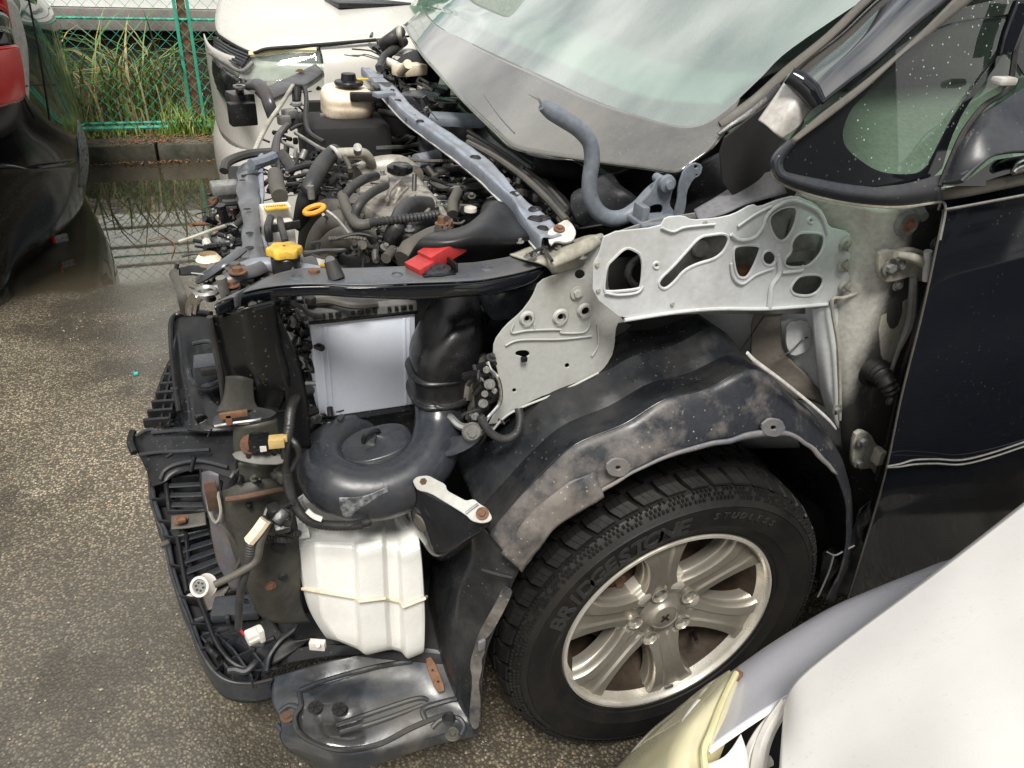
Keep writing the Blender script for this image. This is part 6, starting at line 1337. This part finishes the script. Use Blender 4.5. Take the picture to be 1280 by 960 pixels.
# round grey plug
pc = P(251, 733, y=.05)
pr2 = V(-.45, -.65, .6).normalized()
pg = part(MB().lathe([(.0, .0), (.010, .0), (.0105, .004), (.014, .004), (.0145, -.012), (.016, -.014), (.0145, -.018), (.006, -.024)], pc, pr2, 24), 'connector', 'white_plastic', loom)
part(MB().lathe([(.0, .002), (.0095, .002), (.0095, .0)], pc, pr2, 20), 'connector_face', 'zinc', loom)
mb = MB(); u = pr2.orthogonal().normalized(); w = pr2.cross(u)
for i in range(6): mb.cyl(pc+u*.0055*math.cos(i*PI/3)+w*.0055*math.sin(i*PI/3), pc+u*.0055*math.cos(i*PI/3)+w*.0055*math.sin(i*PI/3)+pr2*.004, .0014, n=6)
part(mb, 'connector_pin', 'tape_black', loom)
pc = P(318, 794, y=.045)
part(MB().box(pc, (.024, .018, .018), .3, bev=.003).box(pc+V(.009, -.004, .004), (.008, .014, .024), .3, bev=.002).box(pc+V(.0, -.01, .0), (.016, .004, .004), .3), 'connector', 'white_plastic', loom)
part(MB().tube(Y((299, 784, .05), (304, 792, .048), (310, 794, .046)), .002, n=6), 'bare_wire', 'red_plastic', loom)
pc = P(397, 806, y=.04); 
part(MB().box(pc, (.024, .010, .016), -.4, bev=.002).cyl(pc+V(0, -.004, .004), pc+V(0, -.012, .012), .003), 'loose_clip', 'white_plastic')

# --- bumper carrier (black lattice) curving round the nose
bc = sheet('bumper_carrier', [Zp((215, 402, .55), (222, 394, .56), (245, 391, .57), (264, 392, .58)), Zp((216, 440, .50), (226, 440, .52), (250, 440, .52), (270, 440, .53)), Zp((220, 480, .46), (232, 482, .48), (256, 484, .48), (277, 486, .48)), Zp((224, 515, .43), (238, 520, .44), (258, 522, .44), (284, 520, .45)), Zp((235, 538, .42), (250, 540, .42), (270, 540, .42), (294, 538, .42))], M_['plastic_black'], van, th=.004, bump=.004, bs=9)
part(MB().tube(Zp((264, 392, .585), (245, 390, .575), (222, 393, .565), (214, 404, .555), (215, 440, .505), (219, 480, .465), (224, 515, .435)), .006, n=8), 'carrier_rim', 'plastic_matte', bc)
part(MB().box(P(262, 462, z=.54), (.06, .06, .05), bev=.006).tube(Zp((236, 462, .53), (240, 476, .52), (258, 482, .52), (276, 476, .53)), .006, n=8).tube(Zp((240, 430, .56), (262, 427, .56), (272, 440, .56)), .005, n=8), 'carrier_pocket', 'plastic_grey', bc)
part(MB().box(P(263, 464, z=.57), (.035, .012, .015), bev=.002), 'pocket_slot', 'dark_void', bc)
b2 = sheet('upper_deck', [Zp((165, 545, .36), (185, 540, .375), (220, 537, .39), (260, 533, .40), (296, 530, .41)), Zp((168, 556, .355), (190, 552, .375), (225, 550, .385), (262, 548, .395), (298, 546, .40)), Zp((176, 570, .345), (196, 566, .365), (228, 565, .375), (264, 564, .385), (298, 566, .39)), Zp((184, 588, .335), (202, 592, .35), (230, 582, .365), (262, 580, .38), (296, 588, .38)), Zp((190, 610, .325), (204, 605, .34), (222, 592, .35), (250, 586, .37), (290, 600, .37))], M_['plastic_matte'], van, th=.004, bump=.003, bs=14)
for pts in (((170, 545, .375), (186, 537, .385), (196, 540, .385)), ((176, 568, .36), (200, 565, .375), (228, 564, .385), (262, 562, .395)), ((190, 541, .385), (228, 538, .40), (262, 540, .405)), ((200, 600, .35), (206, 588, .36), (222, 580, .37), (250, 576, .385), (285, 584, .39))):
    part(MB().tube(Zp(*pts), .004, n=8), 'deck_rib', 'plastic_grey', b2)
part(MB().tube(Zp((166, 540, .37), (163, 552, .365), (168, 566, .355)), .008, n=8), 'deck_rim', 'plastic_matte', b2)
# side slats near the ground
lat = part(MB().tube(Zp((222, 440, .40), (212, 455, .38), (202, 480, .36), (195, 505, .35), (190, 530, .35)), .006, n=8), 'grille_edge', 'plastic_black')
for i in range(8):
    u = i/7; x = 222-34*u; y = 448+80*u
    part(MB().box(P(x+8, y, z=.40-.04*u), (.055, .010, .022), -.12, bev=.002), 'grille_slat', 'plastic_matte', lat)
for x0_ in (212, 222): part(MB().tube(Zp((x0_+6, 450, .41), (x0_-2, 480, .39), (x0_-8, 510, .37), (x0_-12, 532, .36)), .004, n=6), 'grille_bar', 'plastic_matte', lat)
# outer skin edge of the bumper corner
oe = [(186, 588), (188, 620), (196, 650), (203, 665), (210, 700), (222, 740), (236, 775), (248, 808), (266, 838), (286, 852), (314, 855), (340, 850)]
ie = [(210, 588), (214, 615), (222, 645), (232, 665), (236, 700), (246, 740), (258, 772), (268, 798), (280, 818), (296, 832), (318, 838), (346, 836)]
zz = [.32-.010*i for i in range(12)]
Oe = [P(a, b, z=z) for (a, b), z in zip(oe, zz)]; Ie = [P(a, b, z=z+.012) for (a, b), z in zip(ie, zz)]
sk = sheet('bumper_corner', [[p+V(0, 0, -.05) for p in Oe], [p+V(-.002, 0, -.01) for p in Oe], Oe, [a.lerp(b, .25)+V(0, 0, -.004) for a, b in zip(Oe, Ie)]], M_['plastic_grey'], van, th=.003, su=5, sv=3, bump=.002, bs=20)
part(MB().tube([p+V(0, 0, .002) for p in Ie], .0045, n=8), 'corner_rib', 'plastic_matte', sk)
part(MB().tube([p+V(0, 0, .002) for p in Oe], .0028, n=8), 'corner_rim', 'hose', sk)
for i in range(len(Oe)-1):
    for u in (.2,):
        a = Oe[i].lerp(Oe[i+1], u); b = Ie[i].lerp(Ie[i+1], u); mdl = (a+b)/2; dd = (b-a); ang_ = math.atan2(dd.y, dd.x)
        part(MB().box(mdl+V(0, 0, -.008), (dd.length, .004, .018), ang_, bev=.001), 'cell_wall', 'plastic_matte', sk)
sheet('corner_floor', [[p+V(.004, 0, -.025) for p in Oe], [p+V(0, 0, -.035) for p in Ie]], M_['dark_void'], sk, th=.002)
for a, b, z, mm in ((206, 680, .29, 'hose_dusty'), (227, 650, .34, 'rust_light'), (240, 745, .26, 'bare_white')):
    part(MB().box(P(a, b, z=z), (.016, .012, .008), random.random(), bev=.002), 'clip', mm, sk)
# louvre panels
def louvre(quad, n, z, name, m='plastic_matte', h=.020):
    (ax, ay), (bx, by), (cx, cy), (dx, dy) = quad      # top-left, top-right, bottom-right, bottom-left
    fr_ = part(MB().tube([P(*q, z=z) for q in quad]+[P(*quad[0], z=z)], .005, n=8, smooth=False), name, m)
    sheet('louvre_back', [[P(*quad[0], z=z-.05), P(*quad[1], z=z-.05)], [P(*quad[3], z=z-.05), P(*quad[2], z=z-.05)]], M_['dark_void'], fr_, th=.003, su=2, sv=2)
    for i in range(n):
        u = (i+.5)/n
        l = P(ax+(dx-ax)*u, ay+(dy-ay)*u, z=z); r = P(bx+(cx-bx)*u, by+(cy-by)*u, z=z); w = V(0, .013, -.005)
        part(MB().add([l, r, r+w*1.6, l+w*1.6, l+V(0, .003, .001), r+V(0, .003, .001), r+w*1.6+V(0, .003, .002), l+w*1.6+V(0, .003, .002)], [(0, 1, 2, 3), (4, 5, 6, 7), (0, 1, 5, 4), (2, 3, 7, 6), (1, 2, 6, 5), (0, 3, 7, 4)]), 'louvre', 'plastic_grey', fr_, smooth=False)
    return fr_
louvre([(206, 592), (250, 588), (258, 640), (212, 640)], 4, .335, 'upper_louvre')
l2 = sheet('pale_plate', [Zp((214, 644, .325), (236, 640, .33), (256, 636, .335)), Zp((214, 662, .32), (236, 660, .325), (258, 656, .33))], M_['hose_dusty'], van, th=.003)
part(MB().bolt(P(226, 650, z=.332), (0, 0, 1), .008, .006), 'plate_bolt', 'rust_light', l2)
louvre([(222, 672), (262, 662), (284, 718), (234, 740)], 5, .30, 'lower_louvre')
sheet('pale_plate', [Zp((252, 744, .27), (272, 738, .275), (288, 732, .28)), Zp((256, 765, .26), (276, 756, .268), (280, 742, .275))], M_['hose_dusty'], van, th=.003, bump=.004, bs=60)
sheet('corner_backing', [Zp((196, 560, .27), (240, 560, .28), (300, 560, .30), (360, 560, .32)), Zp((200, 640, .245), (235, 650, .25), (290, 650, .26), (360, 640, .28)), Zp((222, 730, .215), (250, 740, .22), (310, 760, .23), (380, 740, .25)), Zp((262, 824, .195), (290, 835, .20), (330, 835, .21), (390, 812, .23))], M_['plastic_black'], van, th=.003, bump=.004, bs=20)  # dark sheet added beneath so the lattice gaps turn a deeper black
sheet('grille_backing', [Zp((224, 446, .38), (262, 446, .40)), Zp((192, 536, .33), (262, 536, .36))], M_['plastic_black'], van, th=.003, bump=.003, bs=20)
for i in range(5):
    u = i/4; part(MB().tube(Zp((300+10*u, 600+36*i, .20), (330, 606+36*i, .20), (362, 600+36*i, .20)), .004, n=6), 'backing_rib', 'plastic_matte')
# lower lattice tray and flat deck
dk = sheet('lower_deck', [Zp((240, 778, .24), (270, 764, .25), (300, 752, .26), (336, 746, .27)), Zp((246, 792, .235), (272, 782, .245), (300, 774, .255), (336, 764, .265)), Zp((262, 800, .23), (284, 790, .24), (310, 790, .25), (352, 790, .26)), Zp((285, 806, .225), (306, 812, .235), (332, 812, .245), (372, 800, .26)), Zp((320, 834, .22), (334, 834, .225), (350, 826, .235), (392, 796, .26))], M_['plastic_matte'], van, th=.004, bump=.003, bs=14)
part(MB().box(P(296, 760, z=.28), (.085, .05, .02), -.2, bev=.006), 'deck_block', 'plastic_grey', dk)
part(MB().tube(Zp((372, 770, .285), (368, 785, .28), (350, 800, .265), (336, 820, .25), (332, 840, .24)), .008, n=8, flat=.6), 'deck_rib', 'plastic_grey', dk)
part(MB().tube(Zp((240, 778, .25), (268, 768, .26), (296, 760, .265)), .006, n=8), 'deck_rib', 'plastic_grey', dk)
gx = [[(250, 800), (272, 824), (292, 850)], [(268, 795), (292, 818), (314, 850)], [(285, 792), (310, 812), (330, 838)]]
gy = [[(250, 800), (268, 795), (288, 792)], [(262, 816), (282, 808), (302, 800)], [(276, 834), (298, 824), (318, 816)], [(290, 850), (312, 840), (332, 832)]]
for pts in gx+gy:
    q = [P(a, b, z=.235) for a, b in pts]
    part(MB().add([v for p in q for v in (p+V(0, 0, .010), p+V(0, 0, -.022), p+V(.003, .002, -.022), p+V(.003, .002, .010))], [(0, 1, 5, 4), (4, 5, 9, 8), (3, 2, 6, 7), (7, 6, 10, 11), (0, 3, 7, 4), (4, 7, 11, 8), (0, 1, 2, 3), (8, 9, 10, 11)]), 'lattice_wall', 'plastic_grey', dk, smooth=False)
sheet('lattice_floor', [Zp((248, 800, .205), (290, 785, .205)), Zp((290, 856, .205), (336, 838, .205))], M_['dark_void'], dk, th=.002)

# --- undertray
ut = [[(342, 845, .20), (372, 838, .21), (420, 824, .225), (470, 812, .24), (520, 808, .25), (548, 812, .25)],
      [(341, 862, .19), (378, 858, .20), (430, 850, .205), (480, 842, .215), (530, 836, .225), (566, 840, .23)],
      [(342, 880, .18), (385, 872, .20), (425, 878, .195), (490, 862, .205), (540, 856, .21), (576, 862, .215)],
      [(350, 904, .165), (392, 900, .185), (430, 905, .18), (500, 885, .195), (545, 880, .195), (584, 884, .195)],
      [(350, 924, .155), (390, 926, .175), (440, 928, .175), (510, 905, .185), (556, 900, .185), (590, 904, .18)],
      [(362, 938, .150), (400, 946, .160), (444, 948, .160), (520, 925, .170), (560, 914, .170), (598, 912, .165)],
      [(372, 944, .135), (405, 960, .140), (446, 962, .140), (522, 938, .150), (562, 926, .155), (598, 920, .150)]]
tray = sheet('undertray', [Zp(*r) for r in ut], M_['tray'], van, th=.003, su=7, sv=7, bump=.003, bs=20, ang=70)
def on_tray(a, b, z): return P(a, b, z=z)
for pts in (((374, 862, .205), (410, 848, .215), (470, 832, .23), (515, 825, .24)), ((420, 905, .19), (470, 888, .197), (520, 872, .205), (535, 874, .20)), ((425, 915, .186), (480, 898, .193), (528, 880, .198)), ((374, 862, .205), (376, 880, .20), (368, 896, .192), (378, 918, .18), (420, 935, .175), (470, 930, .178), (515, 908, .188), (555, 892, .192), (572, 890, .19)),
            ((350, 888, .185), (362, 880, .195), (374, 884, .197)), ((532, 898, .192), (530, 884, .20), (560, 874, .205), (572, 872, .21)), ((540, 908, .185), (552, 898, .19), (572, 896, .19), (580, 906, .185), (576, 918, .18))):
    part(MB().tube([q-V(0, 0, .0035) for q in Zp(*pts)], .0048, n=8), 'pressed_rib', 'tray', tray)
for a, b in ((394, 884), (424, 886)):
    c = P(a, b, z=.204); dp = part(MB().lathe([(.0, .0012), (.0125, .0012), (.013, .0)], c, (0, 0, 1), 24), 'drain_opening', 'dark_void', tray)
    mb = MB()
    for i in range(6): t_ = i*PI/3; mb.box(c+V(.006*math.cos(t_), .006*math.sin(t_), .0022), (.010, .0012, .0014), t_)
    part(mb, 'drain_grid', 'rubber', tray)
part(MB().lathe([(.0, .001), (.007, .001), (.009, .004), (.012, .0)], P(561, 898, z=.194), (0, 0, 1), 20), 'fixing_hole', 'dark_void', tray)
part(MB().lathe([(.006, .005), (.010, .006), (.014, .001)], P(566, 918, z=.172), (0, 0, 1), 20).bolt(P(566, 918, z=.176), (0, 0, 1), .006, .004), 'fixing_screw', 'hose_dusty', tray)
part(MB().bolt(P(359, 896, z=.184), (0, 0, 1), .007, .003), 'fixing_screw', 'rust', tray)
plate('rusty_strip', [(531, 824), (540, 821), (557, 862), (546, 866)], (P(543, 842, z=.237), (-.1, -.4, .9)), .004, M_['rust_light'], tray, holes=[circ(541, 838, 2.2), circ(548, 852, 2.2)])
part(MB().tube(Zp((346, 906, .160), (370, 930, .155), (405, 946, .155), (448, 948, .155), (520, 926, .165), (560, 914, .168)), .005, n=8), 'tray_rim', 'plastic_grey', tray)
sheet('tray_step', [Zp((352, 812, .24), (400, 806, .26), (450, 806, .27), (520, 800, .28)), Zp((346, 832, .22), (395, 824, .24), (450, 818, .25), (530, 812, .26))], M_['plastic_black'], van, th=.003, bump=.003, bs=20)
sheet('inner_floor', [Zp((380, 740, .26), (450, 740, .28), (560, 700, .30)), Zp((360, 800, .24), (450, 820, .24), (560, 830, .24))], M_['dark_void'], van, th=.003)
# dark mass behind the tank and duct
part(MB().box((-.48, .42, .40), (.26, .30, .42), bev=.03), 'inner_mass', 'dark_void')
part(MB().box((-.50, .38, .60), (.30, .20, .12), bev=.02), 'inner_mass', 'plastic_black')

# --- far side of the bay
fs_ = sheet('far_headlight_bar', [Zp((318, 116, .965), (345, 104, .97), (372, 92, .97), (394, 80, .97)), Zp((330, 128, .955), (356, 116, .96), (384, 104, .96), (404, 90, .96)), Zp((331, 134, .925), (357, 121, .93), (386, 109, .93), (405, 96, .93))], M_['dark_metal'], van, th=.003, su=5, sv=4)
part(MB().bolt(P(375, 89, z=.975), (0, 0, 1), .008, .004), 'bar_bolt', 'rust_light', fs_)
for a, b in ((330, 103), (374, 88)): part(MB().lathe([(.0, .001), (.008, .001)], P(a, b, z=.975), (0, 0, 1), 12), 'hole', 'dark_void', fs_)
part(MB().tube(Zp((312, 106, .97), (322, 106, .985), (331, 116, .98), (336, 130, .96), (342, 146, .93)), .017, n=14, flat=.6), 'curved_bracket', 'dark_metal')
lb = part(MB().box(P(300, 122, z=.93), (.06, .07, .03), .3, bev=.006).cyl(P(300, 116, z=.94), P(299, 108, z=.975), .012, .010, n=16), 'mount_bracket', 'dark_metal')
part(MB().box(P(303, 142, z=.90), (.07, .04, .06), .2, bev=.006), 'mount_foot', 'plastic_matte', lb)
part(MB().lathe([(.009, .0), (.016, .001), (.016, -.004)], P(299, 107, z=.98), (0, 0, 1), 18), 'mount_eye', 'zinc', lb)
part(MB().tube(Zp((366, 107, 1.0), (352, 130, .985), (338, 150, .97), (326, 172, .96), (318, 190, .955)), .005, n=8), 'stay_rod', 'apron_dusty')
part(MB().tube(Zp((370, 108, 1.0), (380, 110, .995), (383, 125, .98), (382, 145, .96), (386, 165, .94), (405, 178, .93)), .006, n=8), 'loom', 'tape_black')
lk = part(MB().cyl(P(371, 112, z=.995), P(371, 128, z=.97), .012, .011, n=12), 'bonnet_latch', 'plastic_black')
part(MB().lathe([(.009, 0), (.014, .003), (.014, .009), (.009, .012)], P(371, 133, z=.97), (0, 0, 1), 16).box(P(362, 142, z=.96), (.03, .03, .02), .5, bev=.004).box(P(355, 150, z=.955), (.03, .02, .02), .2, bev=.004), 'latch_spring', 'zinc', lk)
part(MB().box(P(368, 150, z=.94), (.035, .06, .03), -.3, bev=.006), 'latch_plate', 'hose', lk)
part(MB().tube(Zp((358, 158, .96), (349, 168, .96), (345, 180, .955), (344, 196, .95)), .011, n=10, flat=.7), 'latch_bracket', 'dark_metal', lk)
part(MB().tube(Zp((280, 214, .94), (283, 204, .95), (296, 197, .955), (315, 192, .955), (340, 190, .955)), .009, n=8), 'loom', 'hose')
part(MB().tube(Zp((314, 206, .965), (328, 202, .965), (342, 196, .965)), .011, n=8), 'blue_grey_pipe', 'hinge_grey')
part(MB().tube(Zp((350, 192, .955), (360, 204, .95), (364, 216, .945)), .012, n=8, flat=.5).tube(Zp((346, 198, .95), (348, 212, .945), (340, 222, .94), (328, 232, .93)), .005, n=6), 'support_arm', 'hose')
part(MB().tube(Zp((356, 216, .95), (372, 210, .955), (390, 206, .955), (410, 205, .95)), .006, n=8).tube(Zp((356, 224, .94), (375, 220, .94), (400, 214, .94)), .004, n=6), 'loom', 'tape_black')
part(MB().tube(Zp((344, 218, .96), (346, 232, .96), (350, 246, .955)), .014, n=14), 'filter_can', 'hose_dusty')
# sensors & stalk at the extreme left
part(MB().box(P(281, 234, z=.93), (.05, .04, .02), .1, bev=.006).box(P(284, 246, z=.91), (.03, .03, .04), bev=.004), 'horn_bracket', 'zinc')
part(MB().tube(Zp((224, 302, .90), (245, 295, .91), (264, 288, .92), (282, 282, .93)), .0032, n=6), 'release_rod', 'apron_dusty')
part(MB().tube(Zp((258, 302, .90), (262, 312, .90), (266, 322, .90)), .007, n=8), 'white_stub', 'white_plastic')
part(MB().lathe([(.0, .0), (.014, .002), (.018, .010), (.012, .018)], P(262, 332, z=.93), (0, 0, 1), 16), 'tan_cap', 'reservoir_tan')
part(MB().tube(Zp((216, 340, .80), (222, 352, .80), (228, 372, .78), (232, 392, .74)), .010, n=8, flat=.5).tube(Zp((222, 328, .82), (219, 338, .80), (216, 342, .79)), .004, n=6), 'grille_bracket', 'hose_dusty')
sheet('grille_top', [Zp((224, 334, .84), (245, 332, .85), (270, 336, .86)), Zp((224, 344, .83), (245, 345, .84), (268, 352, .85))], M_['plastic_matte'], van, th=.004, bump=.004, bs=30)
part(MB().tube(Zp((238, 390, .76), (240, 376, .79), (250, 368, .82)), .009, n=8).tube(Zp((244, 390, .77), (247, 376, .80), (254, 370, .83)), .006, n=8), 'silver_pipe', 'chrome')


# --- far rear corner of the bay: brake servo, relays
bs_ = part(MB().lathe([(.0, .05), (.05, .045), (.065, .02), (.066, -.02), (.05, -.04)], P(520, 96, z=.99), (-.5, -.4, .7), 28), 'brake_servo', 'plastic_black')
part(MB().box(P(512, 87, z=1.02), (.09, .05, .03), .4, bev=.008).cyl(P(500, 90, z=1.02), P(510, 80, z=1.05), .012, n=10), 'master_cylinder', 'reservoir_tan', bs_)
part(MB().tube(Zp((480, 76, 1.02), (490, 80, 1.02), (498, 84, 1.02)), .013, n=10), 'white_sleeve', 'white_plastic', bs_)
part(MB().box(P(508, 66, z=1.02), (.09, .09, .012), .5, bev=.003), 'pale_plate', 'bare_white')
part(MB().tube(Zp((505, 52, 1.05), (492, 62, 1.04), (480, 72, 1.03), (474, 86, 1.02)), [.014, .014, .012, .010], n=10).tube(Zp((500, 40, 1.08), (490, 48, 1.07), (480, 55, 1.05)), .018, n=10), 'far_hinge', 'hose')
part(MB().tube(Zp((499, 34, 1.10), (499, 44, 1.08), (502, 56, 1.05)), .008, n=6), 'hinge_rod', 'apron_dusty')
rb = part(MB().box(P(526, 126, z=.98), (.10, .08, .04), -.4, bev=.012), 'relay_cover', 'plastic_grey')
part(MB().box(P(545, 120, z=.98), (.07, .07, .05), -.4, bev=.01), 'relay_cover', 'plastic_black')
part(MB().box(P(556, 134, z=.98), (.06, .06, .04), -.4, bev=.008), 'relay_cover', 'plastic_black')
part(MB().box(P(534, 108, z=.985), (.07, .03, .01), .9, bev=.002), 'pale_strip', 'bare_white')
part(MB().box(P(575, 150, z=.985), (.14, .07, .02), -.35, bev=.006), 'wiper_cover', 'hinge_grey')
part(MB().lathe([(.0, .03), (.03, .028), (.034, .0), (.034, -.03)], P(541, 181, z=.94), (-.3, -.6, .6), 24).lathe([(.012, .034), (.016, .036), (.02, .03)], P(541, 181, z=.94), (-.3, -.6, .6), 18), 'belt_pulley', 'plastic_grey')
mb = MB()
for i in range(16):
    a = random.uniform(462, 530); b = 50+(a-462)*.75+random.uniform(-6, 22)
    mb.tube(Zp((a, b, 1.0), (a+random.uniform(-8, 14), b+random.uniform(-6, 10), 1.0), (a+random.uniform(0, 22), b+random.uniform(4, 22), .98)), random.uniform(.003, .008), n=6)
part(mb, 'wiring', 'tape_black', kind='stuff')
# --- general bay clutter: looms, brackets, bolts
def clutter(poly, n, z0, z1, mats, name, ax='z'):
    xs = [p[0] for p in poly]; ys = [p[1] for p in poly]
    def inside(x, y):
        c = False
        for i in range(len(poly)):
            x1, y1 = poly[i]; x2, y2 = poly[i-1]
            if (y1 > y) != (y2 > y) and x < (x2-x1)*(y-y1)/(y2-y1)+x1: c = not c
        return c
    B = {k: MB() for k in mats}; c = 0
    while c < n:
        x, y = random.uniform(min(xs), max(xs)), random.uniform(min(ys), max(ys))
        if not inside(x, y): continue
        c += 1; z = random.uniform(z0, z1); p = P(x, y, **{ax: z}); mb = B[random.choice(mats)]; k = random.random()
        if k < .42:
            a = random.uniform(0, 2*PI); q = [p]
            for _ in range(random.randint(2, 4)):
                a += random.uniform(-.9, .9); q.append(q[-1]+V(math.cos(a), math.sin(a), random.uniform(-.3, .3))*random.uniform(.015, .045)*(.5 if ax == 'y' or 'clip' in name or 'front' in name else 1))
            mb.tube(q, random.choice((.0012, .0018, .0025, .004, .006)), n=7, sub=4, cor=random.choice((0, 0, .005)))
        elif k < .62: mb.box(p, (random.uniform(.006, .024), random.uniform(.005, .018), random.uniform(.005, .02)), random.uniform(0, 3), bev=.003)
        elif k < .8: mb.bolt(p, (random.uniform(-.4, .4), -.4, 1), random.uniform(.0025, .005), .006)
        else: mb.cyl(p, p+V(random.uniform(-.03, .03), random.uniform(-.03, .03), random.uniform(-.01, .03)), random.uniform(.003, .008), n=10)
    for k, mb in B.items():
        if mb.v: part(mb, name, k, kind='stuff')
_c = clutter
def clutter(poly, n, z0, z1, mats, name, ax='z'): _c(poly, int(n*1.9), z0, z1, mats, name, ax)
clutter([(556, 205), (600, 210), (650, 250), (600, 256), (566, 275), (530, 225)], 95, .86, .94, ['hose', 'plastic_matte', 'hose', 'hose_dusty', 'zinc'], 'small_engine_parts')
clutter([(350, 200), (415, 192), (440, 200), (432, 240), (395, 250), (350, 240)], 50, .86, .95, ['hose', 'plastic_black', 'tape_black', 'zinc'], 'small_engine_parts')
clutter([(436, 150), (540, 150), (560, 200), (470, 205), (440, 190)], 34, .70, .86, ['hose', 'plastic_black', 'plastic_black'], 'small_engine_parts')
clutter([(350, 340), (390, 375), (388, 480), (372, 480), (340, 380)], 60, .30, .42, ['hose', 'plastic_black', 'plastic_black', 'zinc'], 'small_engine_parts', 'y')
clutter([(262, 240), (300, 230), (300, 290), (285, 330), (262, 330)], 60, .84, .93, ['hose', 'plastic_black', 'plastic_black', 'zinc', 'rust_light'], 'small_front_parts')
clutter([(270, 340), (330, 335), (350, 360), (300, 375), (262, 375)], 34, .91, .95, ['hose', 'plastic_black', 'hose_dusty', 'zinc'], 'small_front_parts')
clutter([(376, 500), (430, 520), (400, 550), (380, 570), (370, 540)], 40, .26, .36, ['hose', 'plastic_black', 'tape_black', 'zinc'], 'small_front_parts', 'y')
clutter([(430, 275), (520, 290), (560, 290), (520, 320), (440, 320)], 50, .90, .945, ['hose', 'hose_dusty', 'zinc', 'plastic_matte'], 'small_engine_parts')
clutter([(350, 100), (400, 95), (405, 180), (350, 200), (330, 180)], 12, .88, .95, ['hose', 'plastic_black', 'zinc'], 'small_front_parts')
clutter([(205, 595), (288, 590), (300, 700), (352, 790), (330, 840), (286, 846), (240, 770)], 12, .24, .30, ['plastic_black', 'plastic_matte', 'plastic_matte', 'hose', 'plastic_grey'], 'broken_clip')
clutter([(222, 400), (300, 400), (345, 520), (300, 590), (230, 590), (200, 560)], 9, .42, .46, ['plastic_black', 'plastic_matte', 'plastic_matte', 'hose'], 'broken_clip')
clutter([(295, 590), (355, 590), (350, 700), (340, 740), (310, 720)], 7, .10, .115, ['plastic_black', 'hose', 'olive_panel'], 'small_front_parts', 'y')
clutter([(590, 440), (622, 450), (618, 530), (585, 560), (570, 540)], 14, .12, .20, ['plastic_black', 'zinc', 'hose', 'tape_black'], 'small_engine_parts', 'y')
clutter([(440, 215), (520, 205), (556, 262), (500, 292), (440, 270)], 5, .94, .95, ['aluminium', 'hose', 'aluminium', 'zinc'], 'small_engine_parts')
clutter([(470, 60), (520, 70), (560, 150), (520, 150), (470, 90)], 46, .96, 1.0, ['hose', 'plastic_black', 'zinc', 'plastic_grey'], 'small_engine_parts')
clutter([(545, 190), (600, 190), (690, 250), (705, 280), (660, 245)], 26, .94, .97, ['hose', 'plastic_black', 'hose_dusty'], 'cowl_debris')
